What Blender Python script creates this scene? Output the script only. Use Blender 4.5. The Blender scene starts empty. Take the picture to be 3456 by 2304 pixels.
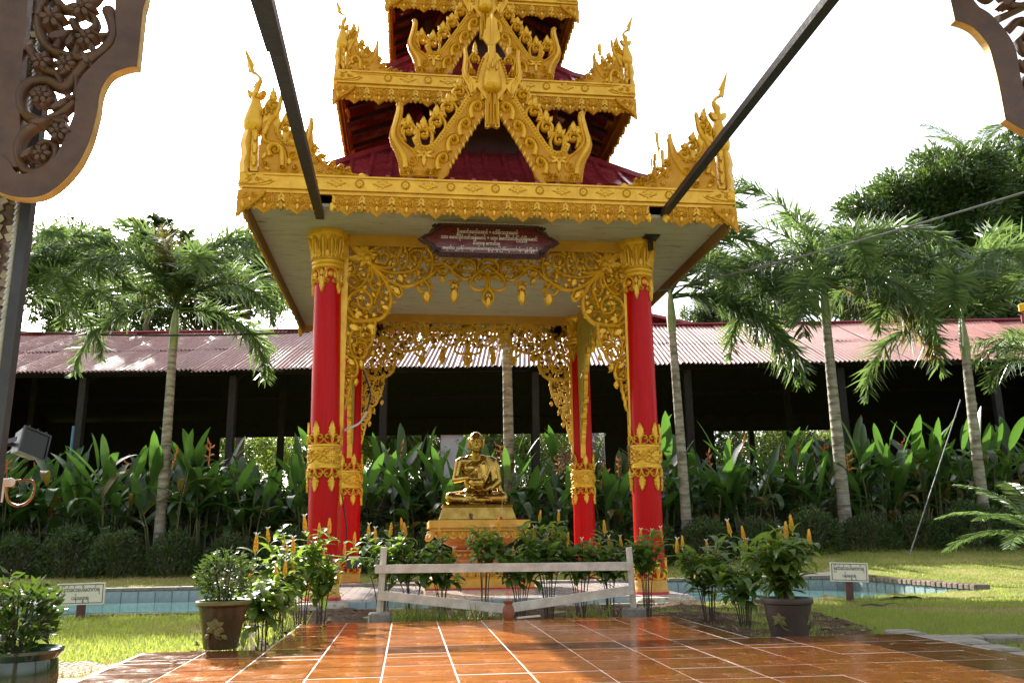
import bpy, bmesh, math, random
import numpy as np
from mathutils import Vector, Matrix, Euler

# ---------------------------------------------------------------- camera, sky, sun, exposure
SC = bpy.context.scene
COL = SC.collection
R = math.radians
CAM = Vector((-0.9943, -12.7588, 0.661))
YAW, PITCH, ROLL, FPX = 0.1202, 0.2269, -0.011, 2901.5
FW = Vector((math.sin(YAW)*math.cos(PITCH), math.cos(YAW)*math.cos(PITCH), math.sin(PITCH)))
_rt = Vector((math.cos(YAW), -math.sin(YAW), 0))
_up = _rt.cross(FW)
RT = _rt*math.cos(ROLL) + _up*math.sin(ROLL)
UP = -_rt*math.sin(ROLL) + _up*math.cos(ROLL)
cam_data = bpy.data.cameras.new('camera')
cam_data.sensor_width = 36.0
cam_data.lens = 36.0*FPX/3456.0
cam_data.clip_start = 0.05
cam_data.clip_end = 3000
cam = bpy.data.objects.new('camera', cam_data)
COL.objects.link(cam)
M3 = Matrix((RT, UP, -FW)).transposed()
cam.matrix_world = Matrix.Translation(CAM) @ M3.to_4x4()
SC.camera = cam

SUN_DIR = Vector((-0.327, 0.794, 0.512)).normalized()      # towards the sun: ahead of the camera, upper left
SUN_EL = math.asin(SUN_DIR.z)
SUN_AZ = math.atan2(SUN_DIR.x, SUN_DIR.y)
world = bpy.data.worlds.new('World')
SC.world = world
world.use_nodes = True
wn = world.node_tree.nodes
wn.clear()
sky = wn.new('ShaderNodeTexSky')
sky.sky_type = 'NISHITA'
sky.sun_disc = False
sky.sun_elevation = SUN_EL
sky.sun_rotation = SUN_AZ
sky.air_density = 1.0
sky.dust_density = 4.0
sky.ozone_density = 1.0
hs = wn.new('ShaderNodeHueSaturation')                     # thin bright haze: a paler, whiter sky
hs.inputs['Saturation'].default_value = 0.35
bg = wn.new('ShaderNodeBackground')
bg.inputs['Strength'].default_value = 0.15
wo = wn.new('ShaderNodeOutputWorld')
wl = world.node_tree.links
wl.new(sky.outputs[0], hs.inputs['Color'])
wl.new(hs.outputs[0], bg.inputs['Color'])
wl.new(bg.outputs[0], wo.inputs['Surface'])

sun_data = bpy.data.lights.new('sun', 'SUN')
sun_data.energy = 5.0
sun_data.angle = R(0.53)
sun_data.color = (1.0, 0.95, 0.86)
sun = bpy.data.objects.new('sun', sun_data)
COL.objects.link(sun)
sun.rotation_mode = 'QUATERNION'
sun.rotation_quaternion = SUN_DIR.to_track_quat('Z', 'Y')

SC.view_settings.view_transform = 'Standard'
SC.view_settings.look = 'None'
SC.view_settings.gamma = 1.0
SC.view_settings.use_curve_mapping = False
SC.view_settings.exposure = 1.5
try:
    SC.cycles.max_bounces = 6
    SC.cycles.diffuse_bounces = 3
    SC.cycles.glossy_bounces = 3
    SC.cycles.transmission_bounces = 3
    SC.cycles.transparent_max_bounces = 6
    SC.cycles.caustics_reflective = False
    SC.cycles.caustics_refractive = False
    SC.cycles.use_denoising = True
    SC.cycles.use_adaptive_sampling = True
    SC.cycles.sample_clamp_indirect = 4.0
except Exception:
    pass

rng = np.random.default_rng(7)
random.seed(7)
# ---------------------------------------------------------------- helpers
def at(px, py, d):
    """world point seen at (px, py) of a 2352 px wide view of the photograph, d metres ahead along the ground"""
    r = FW + RT*((px*1.46939-1728)/FPX) - UP*((py*1.46939-1152)/FPX)
    h = r.x*math.sin(YAW) + r.y*math.cos(YAW)
    return CAM + r*(d/h)

def latd(p):
    x, y = p[0]-CAM.x, p[1]-CAM.y
    return x*math.cos(YAW)-y*math.sin(YAW), x*math.sin(YAW)+y*math.cos(YAW)

def from_latd(l, d, z=0.0):
    return Vector((CAM.x + l*math.cos(YAW)+d*math.sin(YAW), CAM.y - l*math.sin(YAW)+d*math.cos(YAW), z))

def sstep(a, b, x):
    t = min(1, max(0, (x-a)/(b-a)))
    return t*t*(3-2*t)

G0 = -0.03
def ground_z(x, y):
    l, d = latd((x, y))
    return G0 + 0.42*sstep(11.5, 18.5, d)*sstep(1.0, 7.0, l) + 0.10*sstep(13.5, 17, d)

class MB:
    """collects shapes into one mesh"""
    def __init__(s):
        s.v, s.f, s.g = [], [], []
    def merge(s, c):
        n = len(s.f)
        s.add(c.v, c.f)
        s.g.extend(i+n for i in c.g)
        return s
    def add(s, vs, fs):
        n = len(s.v)
        s.v.extend([tuple(p) for p in vs])
        s.f.extend([tuple(i+n for i in f) for f in fs])
    def box(s, x0, x1, y0, y1, z0, z1):
        s.add([(x0,y0,z0),(x1,y0,z0),(x1,y1,z0),(x0,y1,z0),(x0,y0,z1),(x1,y0,z1),(x1,y1,z1),(x0,y1,z1)],
              [(0,3,2,1),(4,5,6,7),(0,1,5,4),(1,2,6,5),(2,3,7,6),(3,0,4,7)])
    def xbox(s, x0, x1, y0, y1, z0, z1, M):
        n = len(s.v)
        s.box(x0, x1, y0, y1, z0, z1)
        for i in range(n, len(s.v)):
            s.v[i] = tuple(M @ Vector(s.v[i]))
    def cbox(s, x0, x1, y0, y1, z0, z1, c):
        """box with its upright and top edges chamfered by c"""
        pl = [(x0+c,y0),(x1-c,y0),(x1,y0+c),(x1,y1-c),(x1-c,y1),(x0+c,y1),(x0,y1-c),(x0,y0+c)]
        mx, my = (x0+x1)/2, (y0+y1)/2
        ins = [(mx+(x-mx)*(1-2*c/(x1-x0)), my+(y-my)*(1-2*c/(y1-y0))) for x, y in pl]
        vs = [(x,y,z0) for x,y in pl]+[(x,y,z1-c) for x,y in pl]+[(x,y,z1) for x,y in ins]
        fs = [tuple(range(7,-1,-1)), tuple(range(16,24))]
        for k in (0, 8):
            for i in range(8):
                j = (i+1) % 8
                fs.append((k+i, k+j, k+8+j, k+8+i))
        s.add(vs, fs)
    def tube(s, pts, rad, n=8, cap=True, flat=1.0):
        pts = [Vector(p) for p in pts]
        if not hasattr(rad, '__len__'):
            rad = [rad]*len(pts)
        vs, fs = [], []
        prev = None
        for i, p in enumerate(pts):
            t = (pts[min(i+1, len(pts)-1)]-pts[max(i-1, 0)]).normalized()
            if prev is None:
                a = Vector((0,0,1)) if abs(t.z) < 0.9 else Vector((1,0,0))
                u = t.cross(a).normalized()
            else:
                u = (prev - t*prev.dot(t)).normalized()
            prev = u
            w = t.cross(u)
            for k in range(n):
                an = 2*math.pi*k/n
                vs.append(p + (u*math.cos(an) + w*math.sin(an)*flat)*rad[i])
        for i in range(len(pts)-1):
            for k in range(n):
                j = (k+1) % n
                fs.append((i*n+k, i*n+j, (i+1)*n+j, (i+1)*n+k))
        if cap:
            fs.append(tuple(range(n-1, -1, -1)))
            fs.append(tuple(range((len(pts)-1)*n, len(pts)*n)))
        s.add(vs, fs)
    def lathe(s, prof, n=24, c=(0,0,0), cap=True):
        vs, fs = [], []
        for r, z in prof:
            for k in range(n):
                a = 2*math.pi*k/n
                vs.append((c[0]+r*math.cos(a), c[1]+r*math.sin(a), c[2]+z))
        m = len(prof)
        for i in range(m-1):
            for k in range(n):
                j = (k+1) % n
                fs.append((i*n+k, i*n+j, (i+1)*n+j, (i+1)*n+k))
        if cap:
            fs.append(tuple(range(n-1, -1, -1)))
            fs.append(tuple(range((m-1)*n, m*n)))
        s.add(vs, fs)
    def square(s, prof, c=(0,0)):
        """square plan profile: (half width, z)"""
        vs, fs = [], []
        for r, z in prof:
            vs += [(c[0]-r,c[1]-r,z),(c[0]+r,c[1]-r,z),(c[0]+r,c[1]+r,z),(c[0]-r,c[1]+r,z)]
        m = len(prof)
        for i in range(m-1):
            for k in range(4):
                j = (k+1) % 4
                fs.append((i*4+k, i*4+j, i*4+4+j, i*4+4+k))
        fs.append((3,2,1,0)); fs.append((m*4-4, m*4-3, m*4-2, m*4-1))
        s.add(vs, fs)
    def prism(s, poly, z0, z1):
        n = len(poly)
        s.add([(x,y,z0) for x,y in poly]+[(x,y,z1) for x,y in poly],
              [tuple(range(n-1,-1,-1)), tuple(range(n,2*n))]+[(i,(i+1)%n,n+(i+1)%n,n+i) for i in range(n)])
    def sphere(s, c, r, n=8, m=6):
        if not hasattr(r, '__len__'):
            r = (r, r, r)
        vs, fs = [(c[0],c[1],c[2]-r[2])], []
        for i in range(1, m):
            a = -math.pi/2+math.pi*i/m
            for k in range(n):
                b = 2*math.pi*k/n
                vs.append((c[0]+r[0]*math.cos(a)*math.cos(b), c[1]+r[1]*math.cos(a)*math.sin(b), c[2]+r[2]*math.sin(a)))
        vs.append((c[0],c[1],c[2]+r[2]))
        for k in range(n):
            fs.append((0, 1+(k+1)%n, 1+k))
            fs.append((len(vs)-1, 1+(m-2)*n+k, 1+(m-2)*n+(k+1)%n))
        for i in range(m-2):
            for k in range(n):
                j = (k+1) % n
                fs.append((1+i*n+k, 1+i*n+j, 1+(i+1)*n+j, 1+(i+1)*n+k))
        s.add(vs, fs)
    def mesh(s, name, m=None, smooth=35, fix=True):
        me = bpy.data.meshes.new(name)
        me.from_pydata(s.v, [], s.f)
        if s.g:
            mi = [0]*len(s.f)
            for i in s.g: mi[i] = 1
            me.polygons.foreach_set('material_index', mi)
        if fix:
            b = bmesh.new(); b.from_mesh(me)
            bmesh.ops.recalc_face_normals(b, faces=b.faces)
            b.to_mesh(me); b.free()
        if m:
            me.materials.append(m)
            if s.g: me.materials.append(MAT['goldgroundshade'])
        if smooth:
            me.polygons.foreach_set('use_smooth', [True]*len(me.polygons))
            me.set_sharp_from_angle(angle=R(smooth))
        me.update()
        return me

def obj(name, me, parent=None, loc=(0,0,0), rot=(0,0,0), scale=None, m=None, smooth=35):
    if isinstance(me, MB):
        me = me.mesh(name, m, smooth)
    o = bpy.data.objects.new(name, me)
    COL.objects.link(o)
    o.location = loc
    o.rotation_euler = rot
    if scale is not None:
        o.scale = scale if hasattr(scale, '__len__') else (scale,)*3
    if parent:
        o.parent = parent
    return o

def tag(o, label=None, cat=None, group=None, kind=None):
    if label: o['label'] = label
    if cat: o['category'] = cat
    if group: o['group'] = group
    if kind: o['kind'] = kind
    return o

def thing(name, label, cat, loc=(0,0,0), rot=(0,0,0), group=None):
    o = bpy.data.objects.new(name, None)
    COL.objects.link(o)
    o.location = loc; o.rotation_euler = rot
    o.empty_display_size = 0.1
    return tag(o, label, cat, group)

def copy_tree(o, parent=None):
    c = o.copy(); COL.objects.link(c)
    c.parent = parent
    for ch in list(o.children):
        copy_tree(ch, c)
    return c

def cr(pts, n=4, closed=False):
    """Catmull-Rom smoothing of a 2-D or 3-D polyline"""
    P = [np.array(p, float) for p in pts]
    if len(P) < 3:
        return [tuple(p) for p in P]
    out = []
    m = len(P)
    rngi = range(m) if closed else range(m-1)
    for i in rngi:
        if closed:
            a, b, c, d = P[(i-1) % m], P[i], P[(i+1) % m], P[(i+2) % m]
        else:
            b, c = P[i], P[i+1]
            a = P[i-1] if i else 2*b-c
            d = P[i+2] if i+2 < m else 2*c-b
        for k in range(n):
            t = k/n
            out.append(tuple(0.5*((2*b)+(c-a)*t+(2*a-5*b+4*c-d)*t*t+(3*b-a-3*c+d)*t**3)))
    if not closed:
        out.append(tuple(P[-1]))
    return out

class Carve(MB):
    """relief carving laid out on a panel: u to the right, v up, w out of the panel.
    fn turns (u, v, w) into a point; by default the panel faces -y."""
    def __init__(s, fn=None):
        super().__init__()
        s.fn = fn or (lambda u, v, w: (u, -w, v))
        s.hs = 1.45
    def put(s, vs, fs):
        s.add([s.fn(*p) for p in vs], fs)
    def ridge(s, pts, w, h, base=0.0, back=None, n=3, w1=None, smooth=True, closed=False):
        P = cr(pts, n, closed) if smooth else list(pts)
        m = len(P)
        w1 = w if w1 is None else w1
        h *= s.hs
        vs, fs = [], []
        sec = [(-.5,0.0),(-.3,.72),(0,1.0),(.3,.72),(.5,0.0)]
        if back is not None:
            sec += [(.5,None),(-.5,None)]
        q = len(sec)
        for i in range(m):
            a = P[max(i-1,0)]; b = P[min(i+1,m-1)]
            tx, ty = b[0]-a[0], b[1]-a[1]
            L = math.hypot(tx, ty) or 1
            nx, ny = -ty/L, tx/L
            ww = w+(w1-w)*i/(m-1)
            hh = h*(0.55+0.45*ww/max(w, w1))
            for o, z in sec:
                zz = back if z is None else base+hh*z
                vs.append((P[i][0]+nx*o*ww, P[i][1]+ny*o*ww, zz))
        for i in range(m-1):
            for k in range(q if back is not None else q-1):
                j = (k+1) % q
                fs.append((i*q+k, i*q+j, (i+1)*q+j, (i+1)*q+k))
        fs.append(tuple(range(q))); fs.append(tuple(range((m-1)*q, m*q)))
        s.put(vs, fs)
    def scroll(s, c, r, a0, turns, w, h, base=0.0, back=None, eye=True, n=22):
        pts = []
        for i in range(n+1):
            t = i/n
            rr = r*(1-0.78*t)
            a = a0+turns*2*math.pi*t
            pts.append((c[0]+rr*math.cos(a), c[1]+rr*math.sin(a)))
        s.ridge(pts, w, h, base, back, smooth=False, w1=w*0.75)
        if eye:
            s.dome(c, r*0.26, h*1.15, base)
    def dome(s, c, r, h, base=0.0, n=8, back=None):
        h *= s.hs
        vs = [(c[0], c[1], base+h)]
        for q, (rr, hh) in enumerate(((.6,.75),(1,0))):
            for k in range(n):
                a = 2*math.pi*k/n
                vs.append((c[0]+r*rr*math.cos(a), c[1]+r*rr*math.sin(a), base+h*hh))
        if back is not None:
            for k in range(n):
                a = 2*math.pi*k/n
                vs.append((c[0]+r*math.cos(a), c[1]+r*math.sin(a), back))
        fs = [(0,1+k,1+(k+1)%n) for k in range(n)]
        for q in range(3 if back is not None else 2):
            if q == 0: continue
            for k in range(n):
                j = (k+1) % n
                fs.append((1+(q-1)*n+k, 1+q*n+k, 1+q*n+j, 1+(q-1)*n+j))
        s.put(vs, fs)
    def leaf(s, p, ang, L, W, h, base=0.0, back=None, teeth=0):
        """a pointed leaf with a raised rim line and midrib"""
        ca, sa = math.cos(ang), math.sin(ang)
        h *= s.hs
        prof = [(0,.12),(.18,.75),(.4,1.0),(.62,.82),(.82,.45),(1.0,.02)]
        if teeth:
            pr = []
            for i, (t, ww) in enumerate(prof[:-1]):
                pr.append((t, ww)); pr.append((t+0.07, ww*0.72))
            prof = pr+[prof[-1]]
        vs = []
        q = 5 if back is None else 7
        for t, ww in prof:
            for o, z in ((-1,.15),(-.55,.75),(0,.35+.65*(1-t)),(.55,.75),(1,.15)):
                x, y = t*L, o*ww*W/2
                vs.append((p[0]+x*ca-y*sa, p[1]+x*sa+y*ca, base+h*z))
            if back is not None:
                for o in (1,-1):
                    x, y = t*L, o*ww*W/2
                    vs.append((p[0]+x*ca-y*sa, p[1]+x*sa+y*ca, back))
        fs = []
        for i in range(len(prof)-1):
            for k in range(q if back is not None else q-1):
                j = (k+1) % q
                fs.append((i*q+k, i*q+j, (i+1)*q+j, (i+1)*q+k))
        s.put(vs, fs)
    def plate(s, poly, w0, w1, ground=False):
        n = len(poly)
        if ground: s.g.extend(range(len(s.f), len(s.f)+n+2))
        vs = [(u,v,w0) for u,v in poly]+[(u,v,w1) for u,v in poly]
        fs = [tuple(range(n-1,-1,-1)), tuple(range(n,2*n))]+[(i,(i+1)%n,n+(i+1)%n,n+i) for i in range(n)]
        s.put(vs, fs)
    def beads(s, pts, r, h, step, base=0.0, n=6):
        P = cr(pts, 6)
        acc = 0.0
        last = P[0]
        for p in P[1:]:
            d = math.hypot(p[0]-last[0], p[1]-last[1])
            while acc+d >= step:
                t = (step-acc)/d
                last = (last[0]+(p[0]-last[0])*t, last[1]+(p[1]-last[1])*t)
                s.dome(last, r, h, base, n)
                d = math.hypot(p[0]-last[0], p[1]-last[1]); acc = 0.0
            acc += d; last = p
    def flower(s, c, r, h, n=6, base=0.0, back=None, a0=0.0):
        for k in range(n):
            a = a0+2*math.pi*k/n
            s.leaf((c[0]+math.cos(a)*r*.15, c[1]+math.sin(a)*r*.15), a, r*.9, r*.7, h, base, back)
        s.dome(c, r*.3, h*1.5, base, 8)
    def flame(s, p, q, w, h, base=0.0, back=None):
        """crest curl: a scroll at p with a flame tongue up to q"""
        d = math.hypot(q[0]-p[0], q[1]-p[1]); a = math.atan2(q[1]-p[1], q[0]-p[0])
        s.scroll(p, w*.5, a-2.4, 1.15, w*.26, h, base, back)
        s.ridge([(p[0]+math.cos(a+2.5)*w*.9, p[1]+math.sin(a+2.5)*w*.9),
                 (p[0]+math.cos(a+1.7)*w*.62, p[1]+math.sin(a+1.7)*w*.62),
                 (p[0]+math.cos(a+.6)*w*.55, p[1]+math.sin(a+.6)*w*.55),
                 (p[0]+math.cos(a)*w*.6, p[1]+math.sin(a)*w*.6)], w*.24, h, base, back)
        s.leaf((p[0]+math.cos(a)*w*.4, p[1]+math.sin(a)*w*.4), a, max(d-w*.4, w*.4), w*.6, h, base, back, teeth=1)
        for k in (-1, 1):
            s.leaf((p[0]+math.cos(a)*w*.45, p[1]+math.sin(a)*w*.45), a+k*.75, w*.5, w*.22, h*.8, base, back)

def quads_mesh(name, V, nper, faces, m, smooth=False):
    """V: (N*nper, 3) array, faces: index pattern per item"""
    V = np.asarray(V, dtype=np.float32).reshape(-1, 3)
    N = len(V)//nper
    loops, starts, totals = [], [], []
    base = np.arange(N)*nper
    idx = []
    tot = []
    for f in faces:
        tot.append(len(f))
    per = np.concatenate([np.array(f) for f in faces])
    L = (base[:, None]+per[None, :]).ravel()
    T = np.tile(np.array(tot), N)
    S = np.concatenate([[0], np.cumsum(T)[:-1]])
    me = bpy.data.meshes.new(name)
    me.vertices.add(len(V)); me.vertices.foreach_set('co', V.ravel())
    me.loops.add(len(L)); me.loops.foreach_set('vertex_index', L.astype(np.int32))
    me.polygons.add(len(T)); me.polygons.foreach_set('loop_start', S.astype(np.int32)); me.polygons.foreach_set('loop_total', T.astype(np.int32))
    if smooth:
        me.polygons.foreach_set('use_smooth', np.ones(len(T), dtype=bool))
    if m: me.materials.append(m)
    me.update(); me.validate()
    return me

def unit(a):
    return a/np.maximum(np.linalg.norm(a, axis=-1, keepdims=True), 1e-9)

def leaf_cloud(name, P, D, L, W, m, fold=0.25, up=None):
    """folded diamond leaves at P pointing along D"""
    P = np.asarray(P, float); D = unit(np.asarray(D, float))
    n = len(P)
    L = np.broadcast_to(np.asarray(L, float), (n,))[:, None]; W = np.broadcast_to(np.asarray(W, float), (n,))[:, None]
    rv = rng.normal(size=(n, 3)) if up is None else np.broadcast_to(np.asarray(up, float), (n, 3))+rng.normal(size=(n, 3))*.35
    S = unit(np.cross(D, rv)); Nn = np.cross(S, D)
    mid = P+D*L*.45
    V = np.stack([P, mid+S*W*.5+Nn*W*fold, P+D*L-Nn*L*.06, mid-S*W*.5+Nn*W*fold, mid-Nn*W*.02], axis=1)
    return quads_mesh(name, V, 5, [(0,4,1),(4,2,1),(0,3,4),(4,3,2)], m)
# ---------------------------------------------------------------- procedural materials
class NT:
    def __init__(s, name):
        s.m = bpy.data.materials.new(name); s.m.use_nodes = True
        s.t = s.m.node_tree; s.n = s.t.nodes; s.l = s.t.links
        s.b = s.n['Principled BSDF']; s.out = s.n['Material Output']
        s.tc = s.n.new('ShaderNodeTexCoord')
    def link(s, a, b): s.l.new(a, b)
    def mapping(s, scale=(1,1,1), src='Object'):
        mp = s.n.new('ShaderNodeMapping'); mp.inputs['Scale'].default_value = scale
        s.link(s.tc.outputs[src], mp.inputs[0]); return mp.outputs[0]
    def noise(s, scale, detail=4, rough=.6, vec=None, dist=0.0):
        t = s.n.new('ShaderNodeTexNoise'); t.inputs['Scale'].default_value = scale
        t.inputs['Detail'].default_value = detail; t.inputs['Roughness'].default_value = rough
        t.inputs['Distortion'].default_value = dist
        s.link(vec if vec is not None else s.tc.outputs['Object'], t.inputs['Vector']); return t.outputs['Fac']
    def voronoi(s, scale, vec=None, out='Distance', feature='F1'):
        t = s.n.new('ShaderNodeTexVoronoi'); t.inputs['Scale'].default_value = scale; t.feature = feature
        s.link(vec if vec is not None else s.tc.outputs['Object'], t.inputs['Vector']); return t.outputs[out]
    def ramp(s, fac, stops):
        r = s.n.new('ShaderNodeValToRGB'); e = r.color_ramp.elements
        while len(e) < len(stops): e.new(0.5)
        for i, (p, c) in enumerate(stops):
            e[i].position = p; e[i].color = (*c, 1) if hasattr(c, '__len__') else (c, c, c, 1)
        s.link(fac, r.inputs[0]); return r.outputs[0]
    def mix(s, fac, a, b, blend='MIX'):
        x = s.n.new('ShaderNodeMix'); x.data_type = 'RGBA'; x.blend_type = blend
        for sock, val in ((x.inputs[0], fac), (x.inputs[6], a), (x.inputs[7], b)):
            if hasattr(val, 'is_linked') or hasattr(val, 'links'): s.link(val, sock)
            elif hasattr(val, '__len__'): sock.default_value = (*val, 1)
            else: sock.default_value = val
        return x.outputs[2]
    def math(s, op, a, b=0.5):
        x = s.n.new('ShaderNodeMath'); x.operation = op
        for sock, val in ((x.inputs[0], a), (x.inputs[1], b)):
            if hasattr(val, 'links'): s.link(val, sock)
            else: sock.default_value = val
        return x.outputs[0]
    def rand(s):
        return s.n.new('ShaderNodeObjectInfo').outputs['Random']
    def color(s, c):
        if hasattr(c, 'links'): s.link(c, s.b.inputs['Base Color'])
        else: s.b.inputs['Base Color'].default_value = (*c, 1)
    def set(s, rough=.5, metal=0.0, spec=.5, coat=0.0):
        if hasattr(rough, 'links'): s.link(rough, s.b.inputs['Roughness'])
        else: s.b.inputs['Roughness'].default_value = rough
        s.b.inputs['Metallic'].default_value = metal
        s.b.inputs['Specular IOR Level'].default_value = spec
        s.b.inputs['Coat Weight'].default_value = coat
        s.b.inputs['Coat Roughness'].default_value = .1
    def bump(s, h, strength=.3, dist=.01):
        b = s.n.new('ShaderNodeBump'); b.inputs['Strength'].default_value = strength; b.inputs['Distance'].default_value = dist
        s.link(h, b.inputs['Height']); s.link(b.outputs[0], s.b.inputs['Normal'])
    def translucent(s, col, fac=.35):
        t = s.n.new('ShaderNodeBsdfTranslucent')
        if hasattr(col, 'links'): s.link(col, t.inputs[0])
        else: t.inputs[0].default_value = (*col, 1)
        mx = s.n.new('ShaderNodeMixShader'); mx.inputs[0].default_value = fac
        s.link(s.b.outputs[0], mx.inputs[1]); s.link(t.outputs[0], mx.inputs[2]); s.link(mx.outputs[0], s.out.inputs[0])

def simple(name, c0, c1, scale=6, rough=.5, metal=0.0, bump=.15, bscale=None, bdist=.006, spec=.5, coat=0.0, stretch=(1,1,1), var=0.0, lo=.35, hi=.65):
    k = NT(name)
    vec = k.mapping(stretch)
    f = k.noise(scale, 5, .62, vec)
    c = k.ramp(f, [(lo, c0), (hi, c1)])
    if var:
        g = k.ramp(k.rand(), [(0, 1-var), (1, 1+var*.0)])
        c = k.mix(1.0, c, g, 'MULTIPLY')
    k.color(c)
    rr = k.ramp(k.noise(scale*2.3, 3, .6, vec), [(.3, max(rough-.08, .02)), (.7, min(rough+.1, 1))])
    k.set(rr, metal, spec, coat)
    if bump:
        k.bump(k.noise(bscale or scale*5, 4, .65, vec), bump, bdist)
    return k.m

def leafmat(name, c0, c1, tcol, fac=.35, rough=.38, rnd=True):
    k = NT(name)
    f = k.noise(2.2, 3, .6)
    base = k.ramp(f, [(.3, c0), (.7, c1)])
    if rnd:
        gi = k.n.new('ShaderNodeNewGeometry')
        q = k.ramp(gi.outputs['Random Per Island'], [(0, .62), (1, 1.0)])
        base = k.mix(1.0, base, q, 'MULTIPLY')
    k.color(base); k.set(rough, 0, .5)
    k.translucent(tcol, fac)
    return k.m

MAT = {}
k = NT('gold_paint')
a = k.noise(5, 5, .62)
c = k.ramp(a, [(.3, (.64,.325,.012)), (.7, (.82,.47,.034))])
g = k.noise(3.2, 6, .75, k.mapping((3, 3, .8)), .4)            # rain streaks and worn patches
c = k.mix(k.ramp(g, [(.54, 0.0), (.72, .55)]), c, (.40,.19,.02))
c = k.mix(k.ramp(k.noise(19, 5, .75), [(.62, 0.0), (.70, .6)]), c, (.30,.15,.03))
k.color(c); k.set(k.ramp(k.noise(8, 4, .6), [(.3, .24), (.7, .46)]), .30, .5)
k.bump(k.noise(60, 4, .65), .25, .004); MAT['gold'] = k.m
MAT['goldgroundshade'] = simple('gold_ground_shade', (.50,.215,.008), (.64,.31,.018), 7, .5, .1, .25, 50, .004, .3, lo=.3, hi=.7)  # deeper ochre ground paint; also puts the recess shade of the carving into colour
MAT['copingstone'] = simple('brown_coping_stone', (.15,.10,.07), (.30,.23,.17), 9, .9, 0, .5, 40, .012, var=.35)
MAT['ochre'] = simple('ochre_paint', (.56,.30,.03), (.66,.38,.05), 4, .5, .0, .2, 40, .004)
MAT['rimgold'] = simple('beam_ochre_gold', (.50,.24,.025), (.60,.31,.04), 4, .48, .05, .2, 40, .004)
k = NT('red_lacquer')
v = k.mapping((14, 14, .5))
c = k.ramp(k.noise(3, 4, .6, v), [(.3, (.42,.001,.001)), (.7, (.54,.002,.002))])
c = k.mix(k.ramp(k.noise(7, 6, .75, k.mapping((2, 2, .7))), [(.58, 0.0), (.72, .5)]), c, (.30,.004,.003))
c = k.mix(k.ramp(k.noise(40, 4, .7), [(.69, 0.0), (.72, .7)]), c, (.45,.20,.14))
gx = k.n.new('ShaderNodeSeparateXYZ'); k.link(k.tc.outputs['Object'], gx.inputs[0])
sp_ = k.math('MULTIPLY', k.ramp(gx.outputs['Z'], [(.12, 1.0), (.62, 0.0)]), k.ramp(k.noise(16, 6, .8), [(.48, 0.0), (.60, .8)]))
c = k.mix(sp_, c, (.22,.12,.07))                                # splashed dirt at the foot
k.color(c)
k.set(k.ramp(k.noise(5, 3, .6, v), [(.3, .26), (.7, .42)]), 0, .15, .02)
k.bump(k.noise(4, 3, .6, v), .12, .01)
MAT['red'] = k.m
k = NT('olive_back_paint')
v = k.mapping((40, 40, 6))
k.color(k.ramp(k.noise(2.2, 3, .7, v), [(.33, (.10,.07,.015)), (.42, (.36,.27,.035)), (.7, (.46,.34,.05))]))
k.set(.55); MAT['olive'] = k.m
k = NT('soffit_board_paint')
v = k.mapping((1.2, 5, 1.2))
a = k.noise(2.2, 6, .7, v, .6)
c = k.ramp(a, [(.28, (.22,.15,.08)), (.42, (.40,.35,.255)), (.7, (.47,.42,.32))])
c = k.mix(k.ramp(k.noise(9, 6, .75), [(.60, 0.0), (.74, .7)]), c, (.20,.15,.08))
k.color(c); k.set(.7, 0, .2); k.bump(a, .1, .01); MAT['soffit'] = k.m
MAT['maroon'] = simple('maroon_roof_metal', (.19,.018,.022), (.26,.028,.034), 3, .2, .1, .08, 20, .01, .5)
MAT['darkmaroon'] = simple('dark_maroon_timber', (.035,.008,.008), (.06,.014,.013), 5, .6, 0, .2, 30)
MAT['blacksteel'] = simple('dark_painted_steel', (.014,.008,.008), (.026,.015,.014), 9, .5, .0, .2, 60, .003)
MAT['oldwood'] = simple('weathered_eave_timber', (.16,.085,.025), (.26,.14,.04), 6, .7, 0, .3, 40, .006, stretch=(6,1,1))
MAT['signred'] = simple('dark_red_varnished_wood', (.07,.006,.004), (.13,.012,.006), 6, .3, 0, .15, 30, .003, coat=.4, stretch=(1,1,8))
MAT['signrim'] = simple('carved_dark_wood', (.035,.010,.006), (.07,.02,.012), 20, .5, 0, .3, 80, .004)
MAT['cream'] = simple('cream_letter_paint', (.72,.66,.50), (.80,.74,.58), 20, .5, 0, .0)
MAT['bronze'] = simple('gilded_bronze', (.34,.20,.038), (.50,.33,.08), 7, .24, 1.0, .12, 26, .006)
MAT['pedgold'] = simple('pedestal_ochre_paint', (.52,.26,.02), (.66,.36,.04), 5, .5, .0, .35, 30, .008)
MAT['pedorange'] = simple('pedestal_orange_paint', (.45,.15,.035), (.56,.22,.06), 6, .5, .0, .3, 40, .006)
MAT['redpaint'] = simple('red_line_paint', (.42,.01,.012), (.52,.03,.03), 8, .45, 0, .2)
MAT['drumstain'] = simple('weathered_ochre_plaster', (.40,.20,.03), (.62,.36,.07), 5, .7, 0, .4, 30, .008)
k = NT('whitewashed_stone')
a = k.noise(9, 6, .7)
k.color(k.ramp(a, [(.36, (.26,.10,.05)), (.46, (.42,.36,.26)), (.7, (.58,.54,.44))])); k.set(.85, 0, .2); k.bump(a, .5, .02)
MAT['stone'] = k.m
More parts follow.
